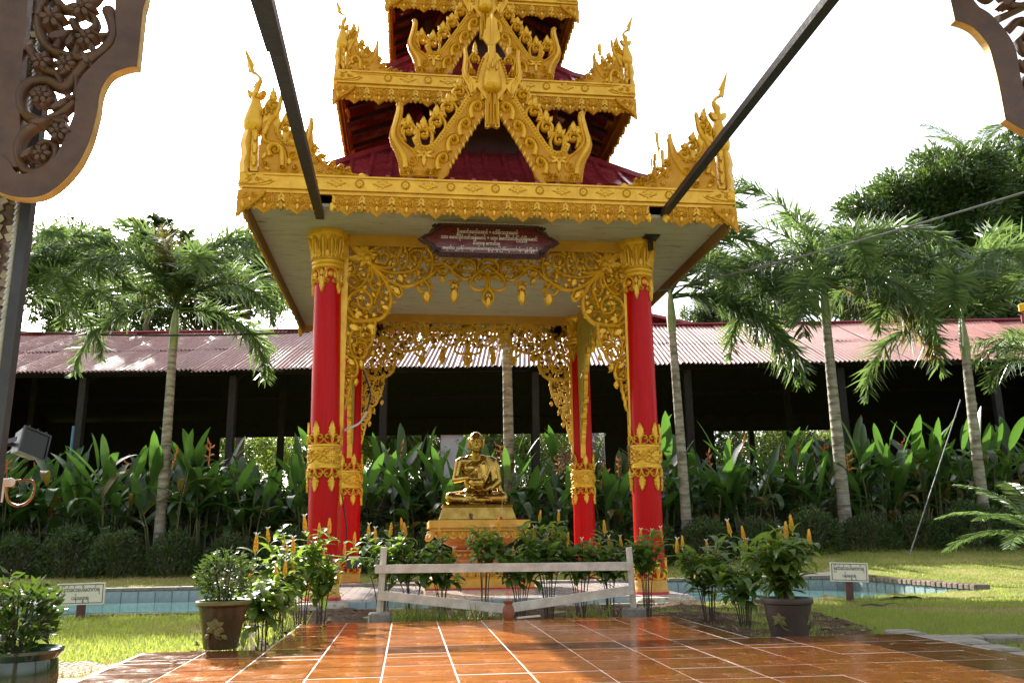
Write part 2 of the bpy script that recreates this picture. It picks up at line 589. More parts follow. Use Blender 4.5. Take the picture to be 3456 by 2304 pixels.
# terrace tiles: glossy orange brown with dark dashes along the grain
def tilemat(name, c0, c1, c2, rough):
    k = NT(name)
    v = k.mapping((1.0, 2.6, 1.0), 'Generated') if False else k.mapping((1, 3.2, 1))
    a = k.noise(5, 6, .7, v, .5)
    c = k.ramp(a, [(.32, c0), (.5, c1), (.68, c2)])
    d = k.noise(26, 3, .6, k.mapping((.8, 3.0, 1)))
    c = k.mix(k.ramp(d, [(.56, 0.0), (.64, .85)]), c, (.075,.026,.010))
    c = k.mix(1.0, c, k.ramp(k.rand(), [(0, .78), (1, 1.0)]), 'MULTIPLY')
    k.color(c)
    k.set(k.ramp(k.noise(5, 7, .75), [(.35, rough), (.55, rough+.10), (.72, rough+.34)]), 0, .5)
    k.bump(k.noise(4, 2, .5), .04, .004)
    return k.m
MAT['tile'] = tilemat('terracotta_glazed_tile', (.28,.078,.014), (.44,.138,.027), (.57,.22,.055), .08)
MAT['tiledark'] = tilemat('dark_brown_glazed_tile', (.11,.034,.009), (.17,.052,.013), (.23,.085,.025), .08)
MAT['grout'] = simple('white_grout', (.40,.34,.27), (.66,.61,.54), 9, .7, 0, .2)
MAT['concrete'] = simple('pale_concrete', (.16,.145,.115), (.28,.255,.21), 12, .85, 0, .4, 40, .01)
MAT['whitewood'] = simple('white_painted_plank', (.44,.40,.31), (.66,.61,.50), 8, .6, 0, .3, 40, .004, stretch=(1,1,1))
MAT['turq'] = simple('turquoise_pool_tile', (.25,.335,.33), (.33,.42,.41), 7, .25, 0, .1, 20, .004, var=.22)
MAT['platile'] = simple('pale_pink_marble_tile', (.46,.40,.38), (.60,.55,.53), 4, .16, 0, .05, 10, .003, var=.12)
MAT['brick'] = simple('old_red_brick', (.13,.045,.02), (.24,.09,.05), 9, .85, 0, .5, 40, .012, var=.3)
k = NT('pond_water')
k.color(k.ramp(k.noise(1.3, 3, .5), [(.35, (.05,.13,.12)), (.65, (.09,.20,.19))])); k.set(.03, 0, .6)
k.bump(k.noise(9, 2, .5), .03, .01); MAT['water'] = k.m
k = NT('garden_soil')
a = k.noise(14, 7, .72)
k.color(k.ramp(a, [(.3, (.045,.028,.016)), (.55, (.10,.066,.04)), (.72, (.20,.145,.095))])); k.set(.95, 0, .1); k.bump(a, .9, .04)
MAT['soil'] = k.m
k = NT('lawn_ground')
a = k.noise(1.1, 5, .65)
b = k.noise(22, 5, .7)
c = k.ramp(a, [(.36, (.13,.17,.028)), (.52, (.20,.22,.05)), (.66, (.34,.28,.12))])
c = k.mix(k.ramp(b, [(.45, 0.0), (.75, .6)]), c, (.20,.15,.07))
k.color(c); k.set(.95, 0, .1); k.bump(b, .8, .03); MAT['lawn'] = k.m
k = NT('pale_gravel')
a = k.voronoi(55); b = k.noise(12, 5, .7)
k.color(k.mix(k.ramp(b, [(.4, 0.0), (.7, .8)]), k.ramp(a, [(0, (.16,.12,.085)), (.5, (.42,.36,.28))]), (.26,.20,.12))); k.set(.9, 0, .15); k.bump(a, .7, .02)
MAT['gravel'] = k.m
k = NT('rusty_pink_corrugated_iron')
v = k.mapping((1, .35, 1))
a = k.noise(1.7, 6, .7, v)
c = k.ramp(a, [(.3, (.17,.042,.034)), (.5, (.27,.085,.068)), (.7, (.33,.155,.135))])
c = k.mix(k.ramp(k.noise(11, 5, .7, v), [(.6, 0.0), (.75, .6)]), c, (.16,.05,.03))
c = k.mix(1.0, c, k.ramp(k.rand(), [(0, .72), (1, 1.0)]), 'MULTIPLY')
k.color(c); k.set(k.ramp(k.noise(5, 4, .6), [(.3, .42), (.7, .6)]), .0, .35); MAT['iron'] = k.m
MAT['shedwood'] = simple('near_black_timber', (.012,.010,.009), (.022,.018,.016), 6, .8, 0, .2)  # even near-black tone for shed and hut timbers
MAT['palebuilding'] = simple('pale_wall_paint', (.52,.54,.55), (.62,.63,.63), 2, .8, 0, .1)
MAT['greywall'] = simple('grey_block_wall', (.10,.10,.095), (.17,.165,.155), 6, .9, 0, .4, 30)
MAT['bluepaint'] = simple('blue_pipe_paint', (.06,.16,.30), (.09,.22,.38), 6, .5, 0, .1)
MAT['palmtrunk'] = simple('grey_palm_bark', (.13,.12,.085), (.38,.35,.28), 4, .85, 0, .35, 35, .01, stretch=(1,1,4))
MAT['crownshaft'] = simple('green_crownshaft', (.16,.21,.07), (.26,.31,.12), 6, .5, 0, .1)
MAT['bark'] = simple('brown_tree_bark', (.07,.05,.032), (.14,.105,.07), 7, .9, 0, .5, 30, .02)
MAT['palm'] = leafmat('palm_frond_green', (.052,.100,.040), (.085,.150,.060), (.22,.34,.08), .36, .24)
MAT['palmyellow'] = leafmat('palm_frond_olive', (.09,.10,.016), (.14,.13,.02), (.28,.24,.03), .30, .4)
MAT['mango'] = leafmat('mango_leaf_green', (.026,.060,.016), (.050,.100,.024), (.12,.20,.03), .28, .26)
MAT['lightleaf'] = leafmat('bright_shrub_leaf', (.05,.10,.018), (.09,.15,.025), (.26,.36,.04), .40, .4)
MAT['helileaf'] = leafmat('heliconia_leaf_green', (.026,.064,.016), (.046,.098,.022), (.12,.27,.035), .32, .34)
MAT['heliyellow'] = leafmat('ageing_yellow_leaf', (.13,.10,.016), (.20,.14,.025), (.30,.22,.03), .30, .5)
MAT['helistem'] = simple('heliconia_stem', (.07,.085,.025), (.12,.13,.045), 8, .6, 0, .1)
MAT['helibract'] = simple('orange_heliconia_bract', (.50,.14,.03), (.62,.22,.05), 8, .5, 0, .1)
MAT['hedge'] = leafmat('clipped_hedge_leaf', (.035,.075,.018), (.065,.115,.028), (.12,.19,.03), .25, .4)
MAT['shrimpleaf'] = leafmat('shrimp_plant_leaf', (.055,.115,.022), (.095,.17,.032), (.28,.42,.05), .42, .38)
MAT['shrimpstem'] = simple('dark_thin_stem', (.035,.022,.014), (.07,.045,.028), 20, .7, 0, .1)
MAT['spike'] = simple('orange_yellow_bracts', (.72,.37,.025), (.82,.52,.07), 25, .5, 0, .2)
MAT['petal'] = simple('white_petal', (.75,.72,.66), (.82,.80,.74), 25, .5, 0, 0)
MAT['redpetal'] = simple('red_petal', (.50,.03,.02), (.62,.06,.03), 25, .5, 0, 0)
MAT['grass'] = leafmat('lawn_grass_blade', (.14,.20,.028), (.22,.28,.050), (.44,.52,.08), .42, .5)
MAT['drygrass'] = leafmat('dry_grass_blade', (.30,.24,.09), (.42,.34,.14), (.46,.38,.14), .3, .6)
MAT['potbrown'] = simple('brown_glazed_pot', (.026,.021,.006), (.060,.036,.008), 5, .25, 0, .08, 12, .006, .3, coat=.12)
MAT['potolive'] = simple('olive_glaze_relief', (.10,.095,.022), (.16,.14,.04), 6, .3, 0, .1, coat=.1)
MAT['potdark'] = simple('dark_brown_stoneware', (.028,.018,.012), (.05,.034,.022), 6, .5, 0, .2, 20, .004)
MAT['potgreen'] = simple('green_glazed_pot', (.010,.030,.012), (.022,.055,.020), 3, .12, 0, .05, 6, .006, coat=.4)
MAT['clay'] = simple('red_clay', (.20,.065,.025), (.30,.11,.045), 7, .6, 0, .2, 30, .004)
MAT['signboard'] = simple('cream_sign_board', (.66,.62,.46), (.74,.70,.54), 8, .5, 0, .05)
MAT['ink'] = simple('dark_blue_sign_paint', (.012,.015,.03), (.02,.025,.05), 9, .5, 0, 0)
MAT['signpost'] = simple('brown_sign_post', (.07,.022,.016), (.11,.04,.028), 9, .6, 0, .2)
MAT['cable'] = simple('black_cable_rubber', (.015,.015,.016), (.03,.03,.032), 9, .5, 0, 0)
MAT['greycable'] = simple('grey_cable', (.12,.12,.125), (.20,.20,.205), 9, .5, 0, 0)
MAT['hosewhite'] = simple('pale_hose', (.50,.46,.38), (.60,.56,.48), 9, .4, 0, 0)
MAT['carvedbrown'] = simple('dark_carved_teak', (.050,.021,.010), (.092,.042,.019), 9, .5, 0, .3, 40, .004)
MAT['carvededge'] = simple('gilt_board_edge', (.34,.20,.05), (.50,.33,.10), 12, .5, .1, .2, 40, .003)
MAT['mosaic'] = simple('glass_mosaic_gold', (.16,.10,.04), (.44,.33,.17), 3, .10, .6, .1, 10, .003, var=.5)
MAT['silver'] = simple('silvered_rope_trim', (.30,.28,.24), (.44,.42,.37), 14, .3, .7, .1)
MAT['steelgrey'] = simple('grey_lamp_metal', (.022,.023,.023), (.05,.052,.052), 9, .35, .7, .1)
MAT['glass'] = simple('lamp_front_glass', (.012,.015,.014), (.02,.026,.024), 3, .3, 0, 0, spec=.3)
MAT['copper'] = simple('copper_brown_loop', (.16,.06,.022), (.26,.11,.04), 9, .25, .8, 0)
MAT['litter'] = simple('fallen_dry_leaf', (.16,.10,.045), (.34,.24,.12), 9, .8, 0, .1, var=.5)
MAT['ixoraleaf'] = leafmat('glossy_ixora_leaf', (.022,.060,.014), (.045,.095,.020), (.12,.20,.02), .28, .28)
MAT['lining'] = simple('shade_lining_black', (.010,.008,.007), (.018,.015,.012), 6, .9, 0, .1)  # near-black, puts the shade under the shed roof into colour
# ---------------------------------------------------------------- setting: ground, pond, terrace
PX0, PX1, PY0, PY1 = -6.6, 6.15, -3.4, 0.95        # pond basin
def grid_mesh(name, xs, ys, zf, m, skip=None):
    b = MB()
    n = len(xs)
    b.v = [(x, y, zf(x, y)) for y in ys for x in xs]
    for j in range(len(ys)-1):
        for i in range(n-1):
            if skip and skip((xs[i]+xs[i+1])/2, (ys[j]+ys[j+1])/2):
                continue
            b.f.append((j*n+i, j*n+i+1, (j+1)*n+i+1, (j+1)*n+i))
    return b.mesh(name, m, 60, False)

xs = sorted(set([-400,-150,-70,-40,-30] + list(np.arange(-24, 30.1, 1.5)) + [40,70,150,400, PX0, PX1]))
ys = sorted(set([-60,-30] + list(np.arange(-18, 40.1, 1.5)) + [50,80,150,400,1200, PY0, PY1]))
ground = obj('ground', grid_mesh('ground', xs, ys, ground_z, MAT['lawn'], lambda x, y: PX0 < x < PX1 and PY0 < y < PY1))
tag(ground, kind='structure')

# pond basin: water, tiled walls, coping
b = MB(); b.box(PX0-.05, PX1+.05, PY0-.05, PY1+.05, -.50, -.16)
tag(obj('water', b, m=MAT['water'], smooth=0), kind='structure')
wall = MB()
T = .16
wall.box(PX0-T, PX1+T, PY1+.012, PY1+T, -.5, -.005)
wall.box(PX0-T, PX1+T, PY0-T, PY0-.012, -.5, -.055)
wall.box(PX0-T, PX0-.012, PY0-.012, PY1+.012, -.5, -.010)
wall.box(PX1+.012, PX1+T, PY0-.012, PY1+.012, -.5, -.010)
basin = tag(obj('pond_wall', wall, m=MAT['concrete'], smooth=0), kind='structure')
def tile_mesh(name, w, h, t, m, c=.006):
    """upright tile facing -y, base centre at the origin"""
    q = MB(); q.cbox(-w/2, w/2, -h/2, h/2, 0, t, c)
    Mx = Matrix.Rotation(R(90), 4, 'X')
    q.v = [tuple(Mx @ Vector(p)) for p in q.v]
    return q.mesh(name, m, 0)
tm = tile_mesh('pond_tile', .232, .30, .012, MAT['turq'])
def row(parent, p, q, z, rz, name='pond_tile', me=tm, pitch=.24):
    n = int((Vector(q)-Vector(p)).length/pitch)
    for i in range(n):
        t = (i+.5)/n
        x, y = p[0]+(q[0]-p[0])*t, p[1]+(q[1]-p[1])*t
        obj(name, me, parent, (x, y, z+random.uniform(-.002, .002)), (0, 0, rz))
row(basin, (PX0, PY1+.012), (PX1, PY1+.012), -.165, 0)
row(basin, (PX1+.012, PY0+1), (PX1+.012, PY1), -.170, R(-90))
row(basin, (PX0-.012, PY0+1.2), (PX0-.012, PY1), -.170, R(90))
# coping bricks round the pond
cb = MB(); cb.cbox(-.11, .11, -.05, .05, -.03, .03, .008)
cbm = cb.mesh('coping_brick', MAT['copingstone'], 0)
cw = MB(); cw.cbox(-.19, .19, -.09, .09, -.02, .022, .006)
cwm = cw.mesh('coping_slab', MAT['concrete'], 0)
def coping(p, q, z, me, name, pitch, rz):
    n = int((Vector(q)-Vector(p)).length/pitch)
    for i in range(n):
        t = (i+.5)/n
        obj(name, me, basin, (p[0]+(q[0]-p[0])*t+random.uniform(-.006,.006), p[1]+(q[1]-p[1])*t+random.uniform(-.008,.008), z+random.uniform(-.004,.004)),
            (random.uniform(-.01,.01), random.uniform(-.01,.01), rz+random.uniform(-.012,.012)))
coping((PX0-.1, PY1+.085), (PX1+.1, PY1+.085), .018, cwm, 'coping_slab', .39, 0)
coping((PX1+.085, PY0+1.15), (PX1+.085, PY1), .02, cbm, 'coping_brick', .115, 0)
coping((PX0+2.5, PY0-.08), (PX1, PY0-.08), -.035, cbm, 'coping_brick', .235, 0)

# terrace of glazed tiles
W = .3448
TX = [-2.138+W*k for k in range(-1, 13)] + [2.17]
TZ = .054
ter = MB()
ter.box(-2.50, 2.18, -13.6, -7.318, -.06, TZ-.0022)
ter.box(-1.80, 1.14, -7.318, -5.712, -.06, TZ-.0022)
terrace = tag(obj('terrace', ter, m=MAT['grout'], smooth=0), kind='structure')
TYW = [-7.66-.0, -7.32]
def floor_tile(x0, x1, y0, y1, m, cache={}):
    w, h = round(x1-x0, 3), round(y1-y0, 3)
    key = (w, h, m.name)
    if key not in cache:
        q = MB(); g = .0034; gy = .0095
        q.cbox(-w/2+g, w/2-g, -h/2+gy, h/2-gy, -.012, 0, .0022)
        cache[key] = q.mesh('floor_tile', m, 0)
    o = obj('floor_tile', cache[key], terrace, ((x0+x1)/2, (y0+y1)/2, TZ+random.uniform(-.0012, .0012)),
            (random.uniform(-.0016,.0016), random.uniform(-.0016,.0016), 0))
    return o
ylines = [-7.32, -7.665, -7.81] + [-7.81-W*k for k in range(1, 10)]
for j in range(len(ylines)-1):
    for i in range(len(TX)-1):
        dark = j == 0 or i >= len(TX)-3 or (i == 0)
        floor_tile(TX[i], TX[i+1], ylines[j+1], ylines[j], MAT['tiledark'] if dark else MAT['tile'])
nx = [x for x in TX if -1.8 < x < 1.0] + [1.13]
ny = [-5.715, -5.93, -6.275, -6.62, -6.965, -7.32]
for j in range(len(ny)-1):
    for i in range(len(nx)-1):
        floor_tile(nx[i], nx[i+1], ny[j+1], ny[j], MAT['tiledark'] if i >= len(nx)-2 else MAT['tile'])

# planting beds, gravel edges, flagstones
def bed_z(x, y):
    return -.012 + .030*math.sin(x*5.1+y*3.3)*math.sin(y*4.7-x*2.2) + .018*math.sin(x*17+y*13)*math.sin(x*11-y*19)
def bed(name, poly, m, step=.09, lift=0.0):
    xs_ = [p[0] for p in poly]; ys_ = [p[1] for p in poly]
    def inside(x, y):
        c = False
        for i in range(len(poly)):
            x0, y0 = poly[i]; x1, y1 = poly[i-1]
            if (y0 > y) != (y1 > y) and x < (x1-x0)*(y-y0)/(y1-y0)+x0: c = not c
        return c
    X = list(np.arange(min(xs_), max(xs_)+step, step)); Y = list(np.arange(min(ys_), max(ys_)+step, step))
    return tag(obj(name, grid_mesh(name, X, Y, lambda x, y: bed_z(x, y)+lift, m, lambda x, y: not inside(x, y))), kind='structure')
bed('soil_bed', [(-2.5,-3.55),(2.9,-3.55),(2.5,-6.2),(1.95,-7.28),(1.10,-7.30),(1.16,-5.70),(-1.78,-5.70),(-1.82,-7.28),(-2.28,-7.28),(-2.35,-5.0)], MAT['soil'])
bed('lawn_bank', [(3.1,-3.55),(6.9,-3.55),(6.9,-2.30),(6.1,-2.36),(5.0,-2.85),(4.0,-3.2),(3.1,-3.36)], MAT['lawn'], .08, .0)
bed('gravel_edge', [(-2.48,-7.3),(-2.95,-7.35),(-3.05,-8.2),(-3.3,-10.5),(-2.48,-10.5)], MAT['gravel'], .1, .012)
fs = thing('flagstone_edging', 'row of worn grey flagstones along the right edge of the tiled terrace', 'paving', (2.35, -8, 0))
for i in range(13):
    y = -6.98-i*.29
    q = MB()
    w, h = random.uniform(.09, .14), random.uniform(.10,.125)
    q.cbox(-w, w, -h, h, -.05, .0, .012)
    for kk in range(len(q.v)):
        q.v[kk] = (q.v[kk][0]+random.uniform(-.012,.012), q.v[kk][1]+random.uniform(-.012,.012), q.v[kk][2])
    obj('flagstone', q, fs, (2.36+i*.012-2.35+random.uniform(-.02,.02), y+8, .030+random.uniform(-.008,.008)), (random.uniform(-.03,.03), random.uniform(-.03,.03), random.uniform(-.08,.08)), m=MAT['concrete'], smooth=0)
for i in range(6):
    q = MB(); q.cbox(-.13, .13, -.07, .07, -.05, 0, .012)
    obj('flagstone', q, fs, (1.45+i*.28-2.35, -7.2+8-.02*i, .028), (0, 0, random.uniform(-.06,.06)), m=MAT['concrete'], smooth=0)
# small stones and litter on the beds
P, D = [], []
for _ in range(900):
    x, y = random.uniform(-2.4, 2.6), random.uniform(-7.1, -3.7)
    if -1.82 < x < 1.15 and y < -5.68: continue
    P.append((x, y, bed_z(x, y)+.008)); D.append((random.gauss(0,1), random.gauss(0,1), .15))
tag(obj('leaf_litter', leaf_cloud('leaf_litter', P, D, rng.uniform(.03,.075,len(P)), rng.uniform(.015,.035,len(P)), MAT['litter'], .1, (0,0,1))), 'dry leaves scattered over the planting beds', 'litter', kind='stuff')

# grass blades
def blades(name, regions, m, label, h0=.022, h1=.050):
    PP = []
    for (x0, x1, y0, y1, n, test) in regions:
        x = rng.uniform(x0, x1, n); y = rng.uniform(y0, y1, n)
        keep = np.array([test(a, c) for a, c in zip(x, y)])
        PP.append(np.stack([x[keep], y[keep]], 1))
    P2 = np.concatenate(PP)
    z = np.array([ground_z(a, c) for a, c in P2])
    n = len(P2)
    B = np.concatenate([P2, z[:, None]], 1)
    an = rng.uniform(0, 2*math.pi, n); hh = rng.uniform(h0, h1, n); wd = rng.uniform(.003, .006, n)
    dd = np.stack([np.cos(an), np.sin(an), 0*an], 1)
    pp = np.stack([-np.sin(an), np.cos(an), 0*an], 1)
    lean = rng.uniform(.1, .9, n)[:, None]
    tip = B+dd*lean*hh[:, None]+np.array([0,0,1])*hh[:, None]
    V = np.stack([B-pp*wd[:, None], B+pp*wd[:, None], tip], 1)
    return tag(obj(name, quads_mesh(name, V, 3, [(0,1,2)], m)), label, 'grass', kind='stuff')
def left_lawn(x, y): return y < PY0-.1 and x < -2.35-.5*sstep(-7.4,-9,y)+.0 and not (x > -2.5 and y < -7.3)
def right_lawn(x, y): return y < PY0-.1 and x > 1.25+.9*sstep(-4.5,-3.4,y)+1.1*sstep(-6.6,-7.4,y)
def bank(x, y): return 3.2 < x < 6.9 and -3.5 < y < -3.35+max(0, (x-3.2)*.33)
def pat(x, y): return math.sin(x*1.9+1.3*math.sin(y*1.4))+math.sin(y*2.3+1.1*math.sin(x*1.7))
blades('lawn_grass', [(-7.5,-2.3,-10.5,-3.5,62000,lambda x,y: left_lawn(x,y) and pat(x,y) < .9), (1.4,7.5,-10,-3.5,86000,lambda x,y: right_lawn(x,y) and pat(x,y) < 1.0),
       (6.3,17,-3.5,9.5,70000,lambda x,y: x > PX1+.25), (3.2,6.9,-3.5,-2.2,9000,bank), (-3,7,1.2,6,14000,lambda x,y: abs(x) > 2.6 or y > 3)], MAT['grass'], 'short green lawn grass around the pond')
blades('dry_grass', [(-7.5,-2.3,-10.5,-3.5,26000,lambda x,y: left_lawn(x,y) and pat(x,y) > .3), (1.4,7.5,-10,-3.5,20000,lambda x,y: right_lawn(x,y) and pat(x,y) > .5),
       (-11,6,1.1,5.0,22000,lambda x,y: abs(x) > 2.6 or y > 3), (6.3,14,.9,5,5000,lambda x,y: True)], MAT['drygrass'], 'patches of dry straw-coloured grass on the lawn', .022, .048)
# taller weeds in the bed before the platform
P, D = [], []
for cx_, cy_ in [(-1.05,-5.35),(-.85,-5.3),(-.62,-5.35),(-.95,-5.1),(-.4,-5.4),(.55,-5.4),(-1.9,-6.4),(-2.1,-6.9),(-1.95,-5.6)]:
    for _ in range(70):
        P.append((cx_+random.gauss(0,.10), cy_+random.gauss(0,.07), -.02)); D.append((random.gauss(0,.45), random.gauss(0,.45), 1))
tag(obj('weeds', leaf_cloud('weeds', P, D, rng.uniform(.08,.24,len(P)), .010, MAT['grass'], .1)), 'tufts of green weeds in the soil before the platform', 'weeds', kind='stuff')
# a few dry leaves blown onto the tiles
lm = leaf_cloud('dry_leaf', [(0,0,0)], [(1,.2,.1)], .07, .035, MAT['litter'], .2, (0,0,1))
for x, y, a in ((-1.62,-6.1,.4),(-1.45,-7.05,2.1),(.62,-5.9,1.2),(1.02,-6.7,3.0),(1.75,-7.9,.8),(-2.2,-7.75,4.2),(-.55,-5.85,2.6),(.25,-6.15,5.2)):
    tag(obj('dry_leaf', lm, loc=(x, y, TZ+.004), rot=(0,0,a)), 'small dry leaf lying on the glazed terrace tiles', 'leaf', 'dry leaves on the terrace')
# ---------------------------------------------------------------- the pavilion
pav = thing('pavilion', 'red-columned pavilion with tiered maroon roofs and gilded carved eaves', 'pavilion', (0, 0, 0))

# platform under it
pf = MB()
pf.box(-2.36, 2.36, -2.30, 2.62, -.5, -.012)
for sx in (-1, 1):
    x0, x1 = sorted((sx*1.70, sx*2.37))
    pf.box(x0, x1, -2.52, -2.303, -.5, -.016)
platform = obj('platform', pf, pav, m=MAT['concrete'], smooth=0)
row(platform, (-1.70, -2.302), (1.70, -2.302), -.165, 0, 'pond_tile')
row(platform, (2.362, -2.2), (2.362, 2.6), -.165, R(90), 'pond_tile')
row(platform, (-2.362, -2.2), (-2.362, 2.6), -.165, R(-90), 'pond_tile')
pt = MB(); pt.cbox(-.145, .145, -.145, .145, -.02, 0, .003)
ptm = pt.mesh('platform_tile', MAT['platile'], 0)
for i in range(16):
    for j in range(16):
        x, y = -2.25+i*.3, -2.145+j*.3
        if abs(x) > 2.3 or y > 2.6: continue
        obj('platform_tile', ptm, platform, (x, y, 0.0), (0,0,0))

# ---- columns
def cyl(r):
    def fn(u, v, w):
        a = u/r
        return ((r+w)*math.sin(a), -(r+w)*math.cos(a), v)
    return fn
def band_mesh():
    r = .190; C = 2*math.pi*r
    c = Carve(cyl(r))
    b = MB()
    b.lathe([(.186,1.795),(.198,1.795),(.203,1.800),(.203,1.786),(.203,1.775),(.197,1.77),(.192,1.77),(.192,1.552),(.198,1.55),(.204,1.545),(.204,1.515),(.198,1.509),(.186,1.509)], 32, cap=False)
    n6 = 6; p = C/n6
    for i in range(n6):
        u = i*p
        # crown above
        c.leaf((u, 1.86), R(90), .22, .105, .016, .002, -.006, teeth=1)
        for s in (-1, 1):
            c.ridge([(u,1.80),(u+s*.012,1.88),(u+s*.045,1.915),(u+s*.078,1.895),(u+s*.07,1.872),(u+s*.05,1.878)], .024, .018, .001, -.006)
            c.ridge([(u+s*.0,1.806),(u+s*.05,1.812),(u+s*.085,1.835),(u+s*.094,1.87)], .020, .014, .001, -.006)
        # crown below
        c.leaf((u, 1.43), R(-90), .20, .10, .018, .002, -.006, teeth=1)
        for s in (-1, 1):
            c.ridge([(u,1.51),(u+s*.012,1.44),(u+s*.045,1.405),(u+s*.078,1.425),(u+s*.07,1.447),(u+s*.05,1.44)], .024, .018, .001, -.006)
            c.ridge([(u,1.505),(u+s*.05,1.502),(u+s*.085,1.48),(u+s*.094,1.44)], .020, .014, .001, -.006)
    n3 = 3; p = C/n3
    for i in range(n3):
        u = i*p
        for a in (0, 180):
            c.leaf((u, 1.66), R(a), .115, .05, .014, .004)
            c.leaf((u, 1.66), R(a+25), .085, .04, .010, .003)
            c.leaf((u, 1.66), R(a-25), .085, .04, .010, .003)
        for a in (90, -90, 60, 120, -60, -120):
            c.leaf((u, 1.66), R(a), .085, .05, .012, .003)
        c.dome((u, 1.66), .022, .022, .004, 10)
        for s in (-1, 1):
            c.scroll((u+s*.175, 1.66), .062, R(90), s*1.3, .022, .016, .002)
            c.ridge([(u+s*.03,1.575),(u+s*.10,1.585),(u+s*.16,1.60)], .028, .014, .002)
            c.ridge([(u+s*.03,1.75),(u+s*.09,1.735),(u+s*.13,1.70)], .03, .014, .002)
            c.leaf((u+s*.02, 1.752), R(90-s*120), .10, .05, .012, .002, teeth=1)
            c.leaf((u+s*.02, 1.568), R(-90+s*120), .10, .05, .012, .002, teeth=1)
    b.merge(c)
    return b.mesh('band_ornament', MAT['gold'], 40)
def capital_mesh():
    b = MB()
    b.lathe([(.178,4.02),(.200,4.035),(.206,4.055),(.200,4.078),(.193,4.085),(.205,4.10),(.208,4.118),(.202,4.135),(.190,4.15),(.192,4.20),(.198,4.28),(.212,4.35),(.232,4.41),(.248,4.445),(.262,4.455),(.268,4.48),(.266,4.52),(.255,4.545),(.2,4.55)], 32)
    def rr(v): return .192 + .05*max(0, (v-4.15)/.29)**1.8
    def flare(u, v, w):
        a = u/.2
        r = rr(v)+w
        return (r*math.sin(a), -r*math.cos(a), v)
    c = Carve(flare)
    C = 2*math.pi*.2
    for i in range(12):
        u = i*C/12
        c.ridge([(u-.040,4.20),(u-.040,4.36),(u-.02,4.41),(u,4.43),(u+.02,4.41),(u+.040,4.36),(u+.040,4.20)], .022, .016, .0, smooth=False)
        c.ridge([(u,4.20),(u,4.395)], .036, .012, 0, smooth=False)
        c.leaf((u+C/24, 4.155), R(90), .115, .075, .020, .003)
        c.leaf((u, 4.155), R(90), .09, .05, .014, .002)
    c2 = Carve(cyl(.182))
    C = 2*math.pi*.182
    n = 5; p = C/n
    for i in range(n):
        u = i*p
        c2.ridge([(u-.085,3.85),(u-.085,3.94),(u-.05,4.0),(u,4.025),(u+.05,4.0),(u+.085,3.94),(u+.085,3.85)], .028, .020, -.004, -.012)
        c2.dome((u, 3.945), .04, .014, -.004, 10)
        for s in (-1, 1):
            c2.scroll((u+s*.045, 3.855), .036, R(90), -s*1.25, .020, .018, -.002, -.012)
        c2.leaf((u+p/2, 3.93), R(-90), .235, .085, .020, -.003, -.012, teeth=1)
        c2.leaf((u+p/2, 3.92), R(90), .10, .07, .018, -.003, -.012)
        c2.plate([(u-.08,3.90),(u+.08,3.90),(u+.08,4.03),(u-.08,4.03)], -.012, -.003)
    b.merge(c); b.merge(c2)
    return b.mesh('capital', MAT['gold'], 40)
def drum_mesh():
    b = MB(); b.lathe([(.218,.0),(.220,.02),(.206,.055),(.200,.08),(.204,.11),(.204,.135),(.194,.152),(.17,.155)], 32)
    return b.mesh('base_drum', MAT['drumstain'], 40)
def crown_mesh():
    c = Carve(cyl(.188)); C = 2*math.pi*.188
    for i in range(6):
        u = i*C/6
        c.leaf((u, .24), R(90), .17, .10, .020, 0, -.008, teeth=1)
        for s in (-1, 1):
            c.ridge([(u,.155),(u+s*.012,.24),(u+s*.045,.275),(u+s*.078,.255),(u+s*.07,.232),(u+s*.05,.238)], .026, .020, .001, -.006)
            c.ridge([(u,.16),(u+s*.05,.165),(u+s*.085,.19),(u+s*.094,.235)], .022, .016, .001, -.006)
    b = MB(); b.v, b.f = c.v, c.f
    return b.mesh('base_crown', MAT['gold'], 40)
def shaft_mesh():
    b = MB(); b.lathe([(.184,.12),(.184,.5),(.180,1.5),(.172,3.0),(.167,4.10)], 40)
    return b.mesh('column', MAT['red'], 40)
CM = dict(shaft=shaft_mesh(), drum=drum_mesh(), crown=crown_mesh(), band=band_mesh(), cap=capital_mesh())
red = MB(); red.lathe([(.224,-.018),(.226,-.004),(.222,.012),(.21,.016)], 32)
redm = red.mesh('red_foot_line', MAT['redpaint'])
columns = []
for (xb, xt, y) in ((-1.99,-2.075,-2.0),(2.0,2.012,-2.0),(-1.955,-1.985,2.0),(2.0,2.0,2.0)):
    col_ = obj('column', CM['shaft'], pav, (xb, y, .018), (0, math.atan2(xt-xb, 4.5), random.uniform(-.3,.3)))
    obj('base_drum', CM['drum'], col_); obj('base_crown', CM['crown'], col_)
    obj('band_ornament', CM['band'], col_, rot=(0,0,R(15))); obj('capital', CM['cap'], col_)
    obj('red_foot_line', redm, col_)
    columns.append(col_)
for sx in (-1, 1):      # whitewashed stone blocks under the front columns
    b = MB(); b.cbox(-.36, .36, -.15, .15, -.14, -.006, .03)
    for kk in range(len(b.v)):
        x, y, z = b.v[kk]; b.v[kk] = (x+random.uniform(-.03,.03), y+random.uniform(-.02,.02), z)
    obj('footing_stone', b, pav, (sx*2.02, -2.53, -.0), m=MAT['stone'], smooth=0)

